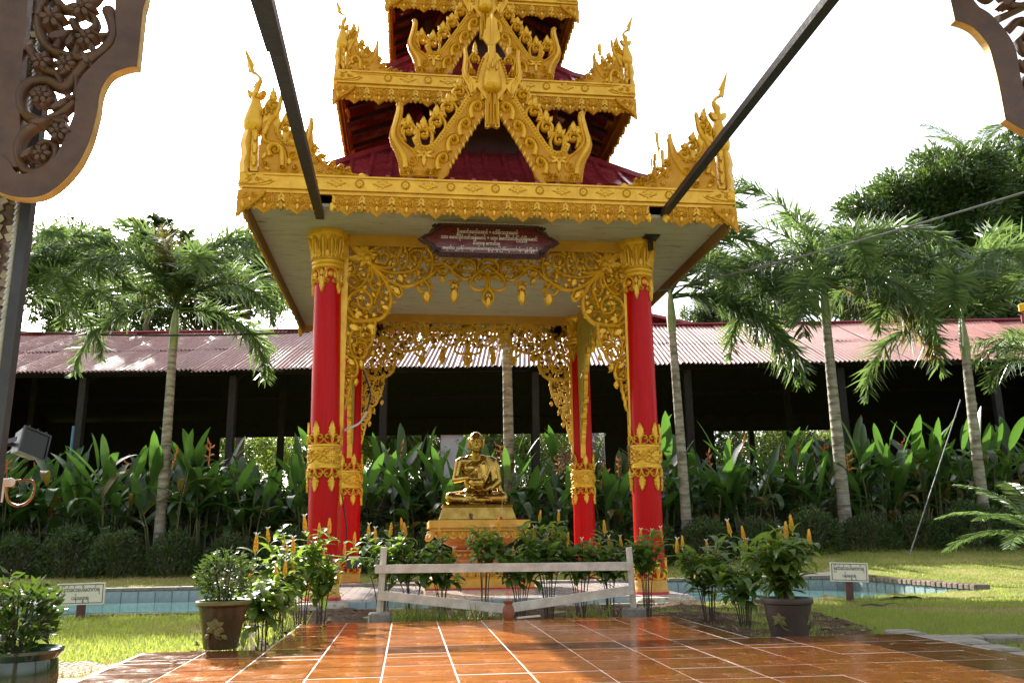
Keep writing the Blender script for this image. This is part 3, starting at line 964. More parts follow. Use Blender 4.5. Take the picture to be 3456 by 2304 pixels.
# ---- beams and fretwork between the columns
STK = {
'A1':[(-1.52,4.16),(-1.39,4.12),(-1.29,4.11),(-1.21,4.16),(-1.18,4.23),(-1.22,4.28),(-1.26,4.26)],
'A2':[(-1.52,4.16),(-1.35,4.07),(-1.16,4.05),(-.97,4.1),(-.88,4.21),(-.87,4.34),(-.94,4.37),(-1.02,4.33),(-1.02,4.25),(-.99,4.21)],
'A3':[(-1.18,4.3),(-1.13,4.4),(-1.08,4.38),(-1.05,4.25),(-1.1,4.11),(-1.16,4.16),(-1.18,4.3)],
'A4':[(-1.22,4.44),(-1.14,4.41),(-1.14,4.33),(-1.19,4.27),(-1.26,4.29),(-1.3,4.36),(-1.28,4.42),(-1.22,4.44)],
'A5':[(-1.05,4.36),(-.94,4.43),(-.83,4.42),(-.74,4.31),(-.72,4.17),(-.76,4.04),(-.85,3.95),(-.98,3.89),(-1.11,3.88)],
'M':[(-1.52,4.15),(-1.42,4.06),(-1.32,3.97),(-1.2,3.9),(-1.1,3.87),(-.97,3.9),(-.84,3.97),(-.73,4.05),(-.66,4.12),(-.54,4.17),(-.47,4.15)],
'B1':[(-.72,4.17),(-.62,4.2),(-.53,4.17),(-.45,4.08),(-.36,4.01),(-.25,4.0),(-.17,4.09),(-.18,4.21),(-.27,4.26),(-.35,4.21),(-.36,4.13),(-.3,4.1)],
'B2':[(-.51,4.24),(-.46,4.29),(-.37,4.3),(-.28,4.28)],
'B3':[(-.70,4.40),(-.58,4.44),(-.48,4.40),(-.50,4.33),(-.56,4.34)],'B4':[(-.45,4.42),(-.32,4.45),(-.2,4.40),(-.12,4.32)],
'C1':[(.01,4.19),(-.07,4.13),(-.16,4.06),(-.22,3.98),(-.22,3.89),(-.14,3.85),(-.05,3.86),(-.01,3.94),(-.04,4.02),(-.1,4.03)],
'C2':[(.0,3.88),(-.04,3.82),(-.07,3.75),(-.05,3.69),(.0,3.63)],
'C3':[(.0,4.28),(-.08,4.25),(-.14,4.17),(-.1,4.09),(.0,4.07)],'C4':[(.0,3.99),(-.02,3.91),(.0,3.83)],
'C5':[(.0,4.30),(-.09,4.36),(-.08,4.44),(.0,4.42)],
'L1':[(-1.54,4.13),(-1.55,4.02),(-1.6,3.91),(-1.69,3.83),(-1.78,3.86),(-1.82,3.94),(-1.78,4.0),(-1.72,3.98),(-1.69,3.93),(-1.73,3.9)],
'L2':[(-1.53,4.12),(-1.5,4.01),(-1.53,3.91),(-1.47,3.8),(-1.4,3.85),(-1.42,3.91)],
'L3':[(-1.52,4.12),(-1.43,4.0),(-1.4,3.88),(-1.44,3.74),(-1.47,3.63)],
'L4':[(-1.51,4.14),(-1.34,3.94),(-1.27,3.79),(-1.26,3.64),(-1.32,3.5),(-1.43,3.42),(-1.58,3.4),(-1.72,3.46),(-1.81,3.58),(-1.79,3.7),(-1.72,3.78),(-1.62,3.81),(-1.53,3.75),(-1.5,3.66),(-1.54,3.57),(-1.64,3.58),(-1.68,3.66),(-1.64,3.72)],
'L5':[(-1.33,3.88),(-1.24,3.8),(-1.17,3.73),(-1.11,3.78),(-1.14,3.85),(-1.1,3.88)],
'L6':[(-1.74,4.14),(-1.72,4.07),(-1.77,4.02)],'L7':[(-1.62,4.05),(-1.67,4.02),(-1.65,3.96),(-1.58,3.95)],
'U1':[(-1.45,4.24),(-1.4,4.18),(-1.32,4.2),(-1.3,4.28),(-1.35,4.32),(-1.4,4.29)],'U2':[(-1.49,4.37),(-1.41,4.4),(-1.34,4.43),(-1.31,4.4)],
'N1':[(-1.81,3.45),(-1.72,3.4),(-1.58,3.39),(-1.43,3.42)],
'T1':[(-.92,3.87),(-.88,3.81),(-.82,3.8),(-.78,3.72)],'T2':[(-.84,3.97),(-.78,3.89),(-.77,3.81),(-.8,3.69)],'T3':[(-.45,3.98),(-.41,3.9),(-.44,3.81),(-.44,3.7)],
'G1':[(-1.74,3.38),(-1.64,3.4),(-1.52,3.42),(-1.41,3.44)],'G2':[(-1.73,3.27),(-1.76,3.19),(-1.76,3.1),(-1.74,3.0),(-1.7,2.93)],
'G3':[(-1.58,3.36),(-1.63,3.27),(-1.63,3.2),(-1.59,3.15),(-1.53,3.14),(-1.49,3.18),(-1.5,3.22),(-1.55,3.23)],
'G3b':[(-1.45,3.41),(-1.46,3.25),(-1.49,3.12),(-1.54,3.02)],
'G4':[(-1.81,3.03),(-1.78,2.97),(-1.72,2.93),(-1.64,2.91),(-1.57,2.95),(-1.54,3.03),(-1.57,3.1),(-1.62,3.12),(-1.68,3.11),(-1.71,3.07),(-1.7,3.0),(-1.66,2.99),(-1.63,3.02)],
'G5':[(-1.7,2.91),(-1.66,2.83),(-1.66,2.75),(-1.68,2.69),(-1.74,2.67),(-1.8,2.69),(-1.81,2.75),(-1.79,2.79),(-1.75,2.78),(-1.73,2.74),(-1.76,2.72)],
'G6':[(-1.72,2.66),(-1.74,2.6),(-1.74,2.54),(-1.77,2.51),(-1.8,2.54),(-1.79,2.59)],'G7':[(-1.74,2.54),(-1.76,2.48),(-1.76,2.43),(-1.79,2.4),(-1.8,2.43)],
'G8':[(-1.78,2.4),(-1.78,2.34),(-1.8,2.27)],'G9':[(-1.81,3.25),(-1.81,3.16),(-1.78,3.08)],
}
def fret_mesh():
    c = Carve()
    bk = -.035
    for m_ in (1, -1):
        for kk, pts in STK.items():
            w = .050 if kk in ('M','A5','L4','N1','G3b') else .042
            if kk.startswith('G'): w = .038
            c.ridge([(m_*u, v) for u, v in pts], w, .026, random.uniform(0, .006), bk+random.uniform(-.003, .003), 3, w*.72)
            if kk in ('A1','A2','B1','C1','L1','L2','L4','U1','G3','G4','G5','G6','G7'):
                e = pts[-1]; c.dome((m_*e[0], e[1]), .024, .03, .004, 8, bk)
        def L(p, a, l, w, t=0): c.leaf((m_*p[0], p[1]), R(a if m_ > 0 else 180-a), l*1.15, w*1.3, .030, .004, bk, teeth=t)
        f = (-1.57, 4.24)
        for a, l, w in ((143,.30,.12),(182,.25,.11),(98,.20,.09),(120,.2,.08),(235,.15,.09),(20,.13,.09),(60,.14,.08),(-70,.11,.08)):
            L(f, a, l, w, 1)
        c.dome((m_*f[0], f[1]), .075, .055, .0, 12, bk)
        for a in range(0, 360, 60):
            c.dome((m_*(f[0]+.075*math.cos(R(a))), f[1]+.075*math.sin(R(a))), .034, .034, .0, 8, bk)
        for (p, a, l, w) in (((-.83,4.23),0,.10,.07),((-1.16,4.03),-70,.11,.09),((-1.23,3.86),-50,.13,.09),((-1.38,3.60),-20,.11,.08),((-1.70,3.52),-30,.10,.08),
                             ((-.80,3.82),-90,.15,.11),((-.44,3.86),-92,.18,.10),((-.44,3.92),-60,.08,.05),((-.44,3.92),-120,.08,.05),((-.66,4.10),-20,.12,.09),((-.62,4.02),-60,.09,.07),((-.5,4.12),30,.12,.08),
                             ((-1.78,3.34),-25,.14,.11),((-1.56,3.33),-10,.12,.10),((-1.70,3.50),-60,.09,.07),((-1.78,2.90),-40,.11,.08),((-1.62,2.90),-80,.11,.06),((-1.81,4.04),60,.09,.06),
                             ((-1.46,3.02),-100,.08,.05),((-1.5,3.3),-70,.10,.06),((-1.66,2.66),-100,.09,.05),((-1.05,4.42),0,.10,.06),((-.93,4.20),120,.10,.06),((-.3,4.18),150,.08,.06),((-1.66,3.67),60,.08,.05),
                             ((-1.3,4.14),60,.09,.05),((-1.02,4.08),80,.09,.05),((-1.45,3.9),-20,.08,.05),((-1.5,3.78),-60,.08,.05),((-.9,4.0),100,.10,.06),((-.35,4.38),80,.06,.05),((-.6,4.3),140,.1,.06)):
            L(p, a, l, w, 1)
        for p in ((-.86,3.90),(-.74,3.87),(-.77,3.94),(-.49,3.95),(-.39,3.94),(-1.16,3.97),(-1.2,3.83)):
            c.flower((m_*p[0], p[1]), .035, .022, 5, .004, bk)
    for (p, a, l, w) in (((0,4.12),-90,.16,.09),((0,3.76),-90,.16,.10),((0,3.80),-60,.08,.05),((0,3.80),-120,.08,.05),((0,4.02),90,.1,.07)):
        c.leaf(p, R(a), l, w, .03, .004, bk, teeth=1)
    c.plate([(-.10,4.36),(0,4.30),(.10,4.36),(.10,4.47),(-.10,4.47)], bk, .0)
    # small leaf scrolls fill the ground between the main stems
    reg = [(-1.80,4.41),(-.02,4.41),(-.02,4.05),(-.2,3.95),(-.34,4.06),(-.44,4.02),(-.55,4.08),(-.72,4.02),(-.86,3.94),(-1.02,3.92),(-1.18,3.86),(-1.24,3.66),(-1.30,3.54),(-1.45,3.44),(-1.50,3.18),(-1.55,3.0),(-1.62,2.86),(-1.66,2.72),(-1.72,2.62),(-1.75,2.46),(-1.80,2.28)]
    def inside(x, y):
        r_ = False
        for i in range(len(reg)):
            x0, y0 = reg[i]; x1, y1 = reg[i-1]
            if (y0 > y) != (y1 > y) and x < (x1-x0)*(y-y0)/(y1-y0)+x0: r_ = not r_
        return r_
    rs = random.Random(5)
    st = .088
    for i in range(21):
        for j in range(26):
            x = -1.82+i*st+(st/2 if j % 2 else 0)+rs.uniform(-.02,.02); y = 4.42-j*st*.9+rs.uniform(-.02,.02)
            if not inside(x, y): continue
            a = rs.uniform(0, 360); k = rs.random(); d = rs.choice((-1,1)); rr = rs.uniform(.030,.042)
            for m_ in (1, -1):
                cc = (m_*x, y); aa = a if m_ > 0 else 180-a
                if k < .55:
                    c.scroll(cc, rr, R(aa), d*m_*1.15, .020, .016, -.008, bk)
                    c.ridge([(cc[0]+math.cos(R(aa))*rr, cc[1]+math.sin(R(aa))*rr), (cc[0]+math.cos(R(aa)-.5*d*m_)*rr*1.7, cc[1]+math.sin(R(aa)-.5*d*m_)*rr*1.7), (cc[0]+math.cos(R(aa)-.9*d*m_)*rr*2.5, cc[1]+math.sin(R(aa)-.9*d*m_)*rr*2.5)], .022, .016, -.010, bk, 2, .014)
                else:
                    for q in (0, 38, -38): c.leaf((cc[0]-math.cos(R(aa))*.03, cc[1]-math.sin(R(aa))*.03), R(aa+q), .075 if not q else .055, .034, .018, -.006, bk, teeth=0)
    return c.mesh('fret_panel', MAT['gold'], 45)
FRET = fret_mesh()
fb = Carve(); fb.plate([(-.046,2.02),(-.046,4.44),(.046,4.44),(.046,2.12),(.0,2.06)], -.05, .035)
fbm = fb.mesh('frame_board', MAT['gold'], 0)
hb = MB(); hb.box(-1.86, 1.86, -.06, .06, 4.395, 4.545)
hbm = hb.mesh('cross_beam', MAT['rimgold'], 0)
bk_ = Carve(); 
def back_outline():
    P_ = [(-1.83,2.25),(-1.83,4.42),(1.83,4.42),(1.83,2.25)]
    half = [(-1.78,2.25),(-1.74,2.45),(-1.70,2.62),(-1.63,2.72),(-1.60,2.86),(-1.52,2.97),(-1.49,3.15),(-1.43,3.40),(-1.28,3.48),(-1.22,3.62),(-1.18,3.80),(-1.02,3.86),(-.90,3.86),(-.80,3.70),(-.72,3.95),(-.55,4.0),(-.44,3.74),(-.36,3.98),(-.2,3.84),(-.07,3.72)]
    return P_[1:3]+[(u*-1, v) for u, v in half]+[(0,3.62)]+half[::-1]
for k_ in range(4):
    rz = k_*R(90)
    Rz = Matrix.Rotation(rz, 4, 'Z')
    p = Rz @ Vector((0, -1.985, 0))
    fp = obj('fret_panel', FRET, pav, p, (0,0,rz), (1.0,1,1))
    for s in (-1, 1):
        obj('frame_board', fbm, fp, (s*1.853, 0, 0), (0,0,0), (s,1,1))
    obj('cross_beam', hbm, fp, (0, 0, 0))
    if k_ in (1, 3):       # the side panels have a plain board behind the carving
        q = Carve(); q.plate(back_outline(), -.062, -.040)
        obj('backing_board', q, fp, m=MAT['olive'], smooth=0)

# ---- white boarded soffit
so = MB()
so.box(-2.93, 2.93, -2.93, 2.93, 4.556, 4.60)
soffit = obj('soffit', so, pav, m=MAT['soffit'], smooth=0)
for i in range(12):                # boards with open joints
    y0 = -2.92+i*.487
    q = MB(); q.cbox(-2.92, 2.92, y0+.004, y0+.483, -.004, .012, .002)
    q.v = [(x, y, 4.552-z) for x, y, z in q.v]
    obj('soffit_board', q, soffit, m=MAT['soffit'], smooth=0)

# ---- eaves, roofs, finials
def fascia_mesh(e):
    b = MB()
    def ring(y0, y1, z0, z1):    # mitred board along -y
        a = [(-y0,-y0,z0),(y0,-y0,z0),(y1,-y1,z0),(-y1,-y1,z0),(-y0,-y0,z1),(y0,-y0,z1),(y1,-y1,z1),(-y1,-y1,z1)]
        b.add(a, [(0,3,2,1),(4,5,6,7),(0,1,5,4),(1,2,6,5),(2,3,7,6),(3,0,4,7)])
    ring(e, e-.05, .012, .150)
    ring(e+.016, e-.06, .150, .172)
    ring(e+.010, e-.055, -.012, .012)
    ring(e-.020, e-.06, -.045, -.012)
    ring(e-.008, e-.05, -.062, -.045)
    return b.mesh('eave_fascia', MAT['gold'], 0)
def rosette_mesh():
    c = Carve(); c.flower((0,0), .052, .014, 8); 
    c.ridge([(.056*math.cos(R(a)), .056*math.sin(R(a))) for a in range(0, 361, 30)], .014, .010, smooth=False)
    return c.mesh('rosette', MAT['gold'], 45)
def lozenge_mesh():
    c = Carve()
    for a in (0, 180): c.leaf((0,0), R(a), .125, .055, .012)
    for a in (90, -90): c.leaf((0,0), R(a), .062, .05, .012)
    for a in (35, 145, -35, -145): c.leaf((0,0), R(a), .075, .03, .009)
    c.dome((0,0), .016, .016)
    return c.mesh('lozenge', MAT['gold'], 45)
def valance_mesh():
    c = Carve()
    h = .175
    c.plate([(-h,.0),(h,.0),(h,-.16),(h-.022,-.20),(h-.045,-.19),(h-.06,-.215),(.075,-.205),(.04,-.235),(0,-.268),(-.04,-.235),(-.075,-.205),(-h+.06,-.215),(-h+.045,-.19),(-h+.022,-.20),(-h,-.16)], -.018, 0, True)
    c.ridge([(-.095,-.195),(-.07,-.19),(0,-.25),(.07,-.19),(.095,-.195)], .024, .014, 0, smooth=False)
    for s in (-1, 1):
        c.ridge([(s*.098,-.01),(s*.098,-.16)], .016, .014, 0, smooth=False)
        c.ridge([(s*.008,-.10),(s*.03,-.13),(s*.066,-.12),(s*.07,-.085),(s*.045,-.08)], .022, .020, 0)
        c.ridge([(s*.075,-.01),(s*.05,-.03),(s*.02,-.06),(0,-.075)], .024, .018, 0)
        c.dome((s*.045,-.10), .015, .022)
        for q in ((.03,-.205),(.055,-.185),(.08,-.165)): c.dome((s*q[0], q[1]), .009, .014, 0, 6)
        for q in (-.04,-.08,-.12,-.155): c.dome((s*.112, q), .009, .014, 0, 6)
        # half of the leaf pendant between two shields
        c.leaf((s*h,-.10), R(-90), .135, .09, .020, .001, teeth=1)
        c.leaf((s*h,-.13), R(-90-s*45), .085, .05, .016, .001, teeth=1)
        c.leaf((s*h,-.06), R(-90-s*35), .08, .045, .014, .001)
        c.leaf((s*h,-.005), R(-90-s*25), .10, .04, .014, .001)
    c.leaf((0,-.13), R(-90), .085, .06, .018, .001, teeth=1)
    c.leaf((0,-.12), R(90), .06, .05, .016, .001)
    c.dome((0,-.215), .010, .016)
    c.plate([(-h,-.008),(h,-.008),(h,.012),(-h,.012)], -.018, .010)
    return c.mesh('valance_unit', MAT['gold'], 45)
def corner_plate_mesh():
    """relief tongue on the fascia end and the pointed plate that hangs below; corner at u = 0, panel towards +u"""
    c = Carve()
    c.plate([(0,.015),(0,.165),(.20,.165),(.30,.135),(.40,.08),(.33,.04),(.22,.012)], -.01, .012)
    c.scroll((.10,.105), .038, R(200), 1.2, .018, .012, .012); c.scroll((.20,.095), .034, R(20), -1.2, .016, .012, .012)
    c.leaf((.24,.085), R(0), .13, .06, .012, .012); c.leaf((.02,.04), R(20), .12, .05, .010, .012); c.ridge([(.0,.03),(.12,.025),(.26,.045),(.37,.08)], .016, .010, .012)
    c.leaf((.06,.145), R(0), .12, .035, .01, .012)
    top = -.050
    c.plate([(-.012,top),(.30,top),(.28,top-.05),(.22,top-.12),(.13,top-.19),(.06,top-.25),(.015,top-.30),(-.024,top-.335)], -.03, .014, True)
    c.ridge([(.29,top-.01),(.26,top-.07),(.20,top-.13),(.12,top-.19),(.05,top-.245),(0,top-.30)], .022, .012, .014)
    c.beads([(.27,top-.02),(.235,top-.085),(.17,top-.14),(.09,top-.195),(.03,top-.25)], .009, .014, .035, .020)
    c.scroll((.075,top-.06), .045, R(180), 1.25, .020, .014, .014); c.scroll((.165,top-.055), .040, R(0), -1.25, .018, .014, .014)
    c.leaf((.03,top-.12), R(-75), .12, .06, .014, .014, teeth=1); c.leaf((.12,top-.09), R(-80), .06, .05, .012, .014)
    return c.mesh('corner_plate', MAT['gold'], 45)
RO, LO, VA, CP = rosette_mesh(), lozenge_mesh(), valance_mesh(), corner_plate_mesh()

# corner finial (both wings), corner at the origin, panel plane close to y = 0
WING = [(-2.822,4.945),(-2.821,5.315),(-2.801,5.582),(-2.747,5.621),(-2.681,5.588),(-2.637,5.493),(-2.601,5.405),(-2.542,5.346),(-2.477,5.323),(-2.398,5.344),(-2.322,5.428),(-2.278,5.537),(-2.258,5.628),(-2.235,5.656),(-2.204,5.612),(-2.212,5.504),(-2.198,5.345),(-2.199,5.256),(-2.134,5.153),(-2.052,5.095),(-1.937,5.024),(-1.791,4.988),(-1.661,4.953),(-1.579,4.909),(-2.819,4.896)]
def wl_(p): return (p[0]+3.02, p[1]-4.748)
def wing(c, what):
    q = [wl_(p) for p in WING]
    if what == 'plate':
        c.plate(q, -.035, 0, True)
        c.ridge([wl_(p) for p in [(-2.79,5.42),(-2.764,5.336),(-2.651,5.306),(-2.553,5.249),(-2.507,5.119),(-2.511,5.0)]], .05, .028, 0, w1=.035)
        c.ridge([wl_(p) for p in [(-2.583,5.972),(-2.606,5.953),(-2.627,5.789),(-2.669,5.661),(-2.722,5.595),(-2.784,5.423)]], .035, .03, 0, -.03, w1=.075)
        c.ridge([wl_(p) for p in [(-2.234,5.66),(-2.244,5.503),(-2.271,5.359),(-2.329,5.232),(-2.404,5.123),(-2.469,5.156)]], .05, .028, 0, w1=.03)
        c.ridge([wl_(p) for p in [(-2.15,5.16),(-2.05,5.07),(-1.93,5.0),(-1.78,4.965),(-1.6,4.93)]], .03, .02, 0)
        c.ridge([wl_(p) for p in [(-2.82,4.93),(-2.3,4.925),(-1.6,4.92)]], .04, .02, 0)
        c.ridge([wl_(p) for p in [(-2.66,5.52),(-2.6,5.40),(-2.54,5.34),(-2.47,5.318),(-2.40,5.335),(-2.33,5.42)]], .03, .02, 0)
        c.beads([wl_(p) for p in [(-2.66,5.47),(-2.58,5.36),(-2.47,5.29),(-2.36,5.33)]], .013, .02, .04)
        c.beads([wl_(p) for p in [(-2.73,5.50),(-2.75,5.36),(-2.65,5.33),(-2.53,5.27),(-2.48,5.12)]], .010, .030, .028)
        c.leaf(wl_((-1.66,4.93)), R(0), .13, .09, .03, 0, -.03)
WING_VOL = [lambda c: c.ridge([wl_(p) for p in [(-2.691,5.146),(-2.72,5.25),(-2.651,5.296),(-2.577,5.256),(-2.556,5.152),(-2.55,5.021)]], .075, .034, 0),
    lambda c: c.scroll(wl_((-2.639,5.227)), .062, R(190), -1.2, .034, .03, .012), lambda c: c.scroll(wl_((-2.438,5.157)), .055, R(60), 1.2, .03, .026, 0),
    lambda c: c.scroll(wl_((-2.533,4.995)), .055, R(90), 1.25, .03, .03, 0), lambda c: c.scroll(wl_((-2.406,4.995)), .055, R(90), -1.25, .03, .03, 0),
    lambda c: c.scroll(wl_((-2.74,5.04)), .050, R(120), 1.3, .024, .024, 0), lambda c: c.leaf(wl_((-2.79,5.1)), R(60), .13, .06, .022, 0),
    lambda c: c.leaf(wl_((-2.47,5.04)), R(90), .12, .07, .022, 0), lambda c: c.leaf(wl_((-2.68,4.97)), R(160), .10, .05, .02, 0)]
WING_FL = [(-2.627,5.466),(-2.592,5.397),(-2.525,5.329),(-2.43,5.315),(-2.109,4.99),(-1.998,4.965),(-1.886,4.955),(-2.16,5.10)]
WING_CR = [((-2.69,5.80),(-2.707,6.06),.12),((-2.529,5.52),(-2.54,5.712),.12),((-2.418,5.42),(-2.423,5.56),.10),((-2.747,5.74),(-2.735,5.92),.08),((-2.101,5.13),(-2.071,5.21),.08),((-2.17,5.25),(-2.19,5.34),.07),((-1.961,5.05),(-1.955,5.13),.065),((-1.86,5.02),(-1.85,5.085),.06),((-1.775,4.99),(-1.76,5.055),.055)]
def finial_meshes():
    out = {}
    b = MB()
    kids = []
    for flip in (0, 1):
        F_ = (lambda u, v, w: (u, .02-w, v)) if not flip else (lambda u, v, w: (.02-w, u, v))
        c = Carve(F_)
        wing(c, 'plate')
        c.plate([wl_(p) for p in [(-2.81,5.45),(-2.80,5.72),(-2.765,5.86),(-2.72,5.97),(-2.685,5.90),(-2.64,5.80),(-2.60,5.62),(-2.57,5.40),(-2.62,5.35)]], -.033, -.004)
        c.plate([wl_(p) for p in [(-2.58,5.36),(-2.565,5.50),(-2.53,5.58),(-2.49,5.50),(-2.46,5.44),(-2.42,5.50),(-2.37,5.42),(-2.34,5.36),(-2.44,5.28)]], -.031, -.006)
        b.merge(c)
        for i, fn_ in enumerate(WING_VOL):
            c = Carve(F_); fn_(c); kids.append(('leaf_relief' if i > 5 else 'volute', c.mesh('volute', MAT['gold'], 45)))
        for p in WING_FL:
            c = Carve(F_); c.flower(wl_(p), .035, .02, 5, 0); kids.append(('small_flower', c.mesh('small_flower', MAT['gold'], 45)))
        for p, t, w in WING_CR:
            c = Carve(F_); c.flame(wl_(p), wl_(t), w*1.3, .024, 0, -.03); kids.append(('crest_flame', c.mesh('crest_flame', MAT['gold'], 45)))
    out['plate'] = b.mesh('corner_finial', MAT['gold'], 45)
    out['kids'] = kids
    d = 1/math.sqrt(2)
    # bulb with pierced swan neck and blade plume, in the diagonal plane
    b = MB()
    b.lathe([(.03,.70),(.075,.73),(.108,.79),(.113,.86),(.100,.93),(.080,1.0),(.060,1.07),(.045,1.13)], 16)
    out['bulb'] = b.mesh('bulb', MAT['gold'], 45)
    p = MB()
    path = cr([(.0,0,1.06),(-.02,0,1.14),(-.005,0,1.23),(.02,0,1.31),(.03,0,1.37),(-.01,0,1.43),(-.05,0,1.46),(-.075,0,1.53),(-.11,0,1.64),(-.15,0,1.80)], 4)
    n = len(path)
    rad = [(.050-.022*min(1, i/n/.5)) if i/n < .78 else .028*(1-(i/n-.78)/.22)+.003 for i in range(n)]
    p.tube(path, rad, 8, True, .6)
    c = Carve(lambda u, v, w: (u, -w, v))
    c.plate([(-.085,1.45),(-.03,1.46),(-.045,1.53),(-.03,1.535),(-.075,1.63),(-.15,1.80),(-.12,1.66),(-.105,1.55)], -.008, .008)
    c.leaf((-.02,1.25), R(70), .10, .06, .02, .0, -.02); c.leaf((-.03,1.15), R(120), .10, .07, .03, .0, -.03); c.leaf((.01,1.13), R(50), .12, .07, .03, 0, -.03)
    p.merge(c)
    out['plume'] = p.mesh('plume', MAT['gold'], 45)
    s = MB()
    for flip in (0, 1):
        c = Carve(lambda u, v, w: (u, -.0-w, v)) if not flip else Carve(lambda u, v, w: (-.0-w, u, v))
        c.plate([(.10,.20),(.10,.75),(.17,.75),(.19,.20)], -.06, -.01)
        for z in (.24,.40,.56):
            c.leaf((.145,z), R(90), .20, .085, .03, -.01, teeth=1)
        s.merge(c)
    c = Carve(lambda u, v, w: ((u-w)*d, (u+w)*d, v))
    c.plate([(.02,.18),(.0,.30),(.03,.42),(.0,.55),(.03,.72),(.12,.72),(.14,.18)], -.05, .05)
    s.merge(c)
    out['stem'] = s.mesh('leaf_pedestal', MAT['gold'], 45)
    return out
FIN = finial_meshes()

# gable ornament over each eave
GO = [(-1.223,5.927),(-1.212,5.961),(-1.179,5.977),(-1.145,5.96),(-1.135,5.903),(-1.145,5.763),(-1.162,5.631),(-1.155,5.526),(-1.11,5.451),(-1.05,5.39),(-.998,5.364),(-.969,5.422),(-.924,5.398),(-.865,5.392),(-.791,5.422),(-.732,5.481),(-.673,5.578),(-.583,5.713),(-.494,5.858),(-.396,6.025),(-.312,6.147),(-.22,6.269),(-.10,6.43),(-.06,6.43),(-.06,5.984),(-.095,5.899),(-.221,5.71),(-.342,5.508),(-.454,5.307),(-.543,5.142),(-.565,5.053),(-.631,4.979),(-.69,4.967),(-.72,4.991),(-1.117,4.975),(-1.154,5.029),(-1.174,5.084),(-1.187,5.195),(-1.226,5.305),(-1.279,5.407),(-1.304,5.511),(-1.291,5.601),(-1.263,5.692),(-1.236,5.816),(-1.215,5.891),(-1.199,5.92)]
def gl(p): return (p[0]+.03, p[1]-4.748)
def gl_all(L): return [gl(p) for p in L]
def gable_meshes():
    out = {}
    def both(fn, name, m=MAT['gold'], sides=(1, -1)):
        b = MB()
        for s in sides:
            c = Carve(lambda u, v, w, s=s: (s*u, -w, v)); fn(c); b.merge(c)
        out[name] = b.mesh(name, m, 45)
    def plate(c):
        c.plate(gl_all(GO), -.05, 0, True)  # plate in the darker ground tone, its recess shade painted in
        c.ridge(gl_all([(-1.183,5.958),(-1.192,5.843),(-1.219,5.718),(-1.246,5.595),(-1.244,5.498),(-1.198,5.395),(-1.137,5.293),(-1.10,5.199),(-1.09,5.10)]), .06, .03, 0, w1=.08)
        c.ridge(gl_all([(-1.152,5.894),(-1.174,5.721),(-1.198,5.597),(-1.178,5.501),(-1.102,5.407),(-1.012,5.339),(-.959,5.261),(-.951,5.181),(-.994,5.131),(-1.054,5.161)]), .03, .022, 0)
        c.beads(gl_all([(-1.21,5.88),(-1.25,5.69),(-1.285,5.55),(-1.265,5.42),(-1.20,5.26),(-1.165,5.10)]), .011, .016, .035)
        c.scroll(gl((-1.195,5.935)), .035, R(-20), 1.1, .024, .024, 0)
        c.ridge(gl_all([(-.10,5.90),(-.221,5.72),(-.342,5.518),(-.454,5.317),(-.543,5.152),(-.60,5.01)]), .020, .016, 0)
        E_ = cr(gl_all([(-.13,5.93),(-.255,5.72),(-.376,5.515),(-.487,5.31),(-.575,5.155)]), 5)
        for i in range(1, len(E_)-1, 2):
            c.leaf(E_[i], R(-75), .085, .042, .020, 0)
        c.ridge(gl_all([(-1.16,5.0),(-.70,5.0)]), .03, .02, 0)
    both(plate, 'gable_ornament')
    def rope(c):
        P_ = gl_all([(-1.0,5.525),(-.969,5.446),(-.924,5.40),(-.865,5.385),(-.79,5.411),(-.724,5.475),(-.658,5.574),(-.568,5.714),(-.478,5.854),(-.38,6.017),(-.304,6.139),(-.22,6.253),(-.13,6.40)])
        c.ridge([(u+.012, v-.012) for u, v in P_], .075, .018, 0)
        c.beads([(u+.012, v-.012) for u, v in P_], .023, .034, .042, .004)
    both(rope, 'rope_border', sides=(1,))
    for q_, (x, y) in enumerate(((-1.059,5.05),(-.787,5.055))):
        c = Carve()
        for s in (-1, 1):
            c.scroll((x+.03+s*.042, y-4.748-.0), .043, R(90), s*1.25, .024, .028, 0)
        c.leaf((x+.03, y-4.748-.045), R(90), .09, .05, .022, 0)
        c.ridge([(x+.03-.10, y-4.748+.03), (x+.03-.085, y-4.748-.045), (x+.03, y-4.748-.06), (x+.03+.085, y-4.748-.045), (x+.03+.10, y-4.748+.03)], .022, .02, 0)
        out['foot_volute%d' % q_] = c.mesh('foot_volute', MAT['gold'], 45)
    c = Carve()
    c.flower(gl((-.871,5.289)), .055, .024, 6, 0)
    c.leaf(gl((-.871,5.27)), R(-90), .15, .09, .024, 0, teeth=1)
    for a in (160, 200, 20, -20): c.leaf(gl((-.871,5.29)), R(a), .14, .06, .02, 0, teeth=1)
    out['valley_flower'] = c.mesh('valley_flower', MAT['gold'], 45)
    c = Carve(); c.scroll(gl((-1.02,5.18)), .06, R(100), -1.1, .03, .024, 0)
    out['horn_scroll'] = c.mesh('horn_scroll', MAT['gold'], 45)
    # one S-shaped hook scroll, origin at its eye
    c = Carve()
    H = [(-.037,-.158),(-.061,-.069),(-.030,.031),(.038,.068),(.068,.011),(.031,-.04),(-.007,-.017)]
    c.ridge(H, .085, .036, 0, w1=.05); c.scroll((.012,.006), .055, R(60), -1.1, .03, .040, .004)
    c.ridge([(-.085,-.15),(-.102,-.06),(-.068,.055),(.03,.108),(.105,.05),(.10,-.02)], .022, .022, 0)
    out['hook_scroll'] = c.mesh('hook_scroll', MAT['gold'], 45)
    c = Carve(); c.flame((0,0), (0,.24), .18, .026, 0, -.03)
    c.leaf((-.02,.03), R(120), .10, .06, .02, 0, -.03, teeth=1); c.leaf((.03,.05), R(62), .12, .06, .02, 0, -.03, teeth=1)
    c.ridge([(.03,-.14),(.055,-.07),(.05,0)], .04, .024, 0, -.03)
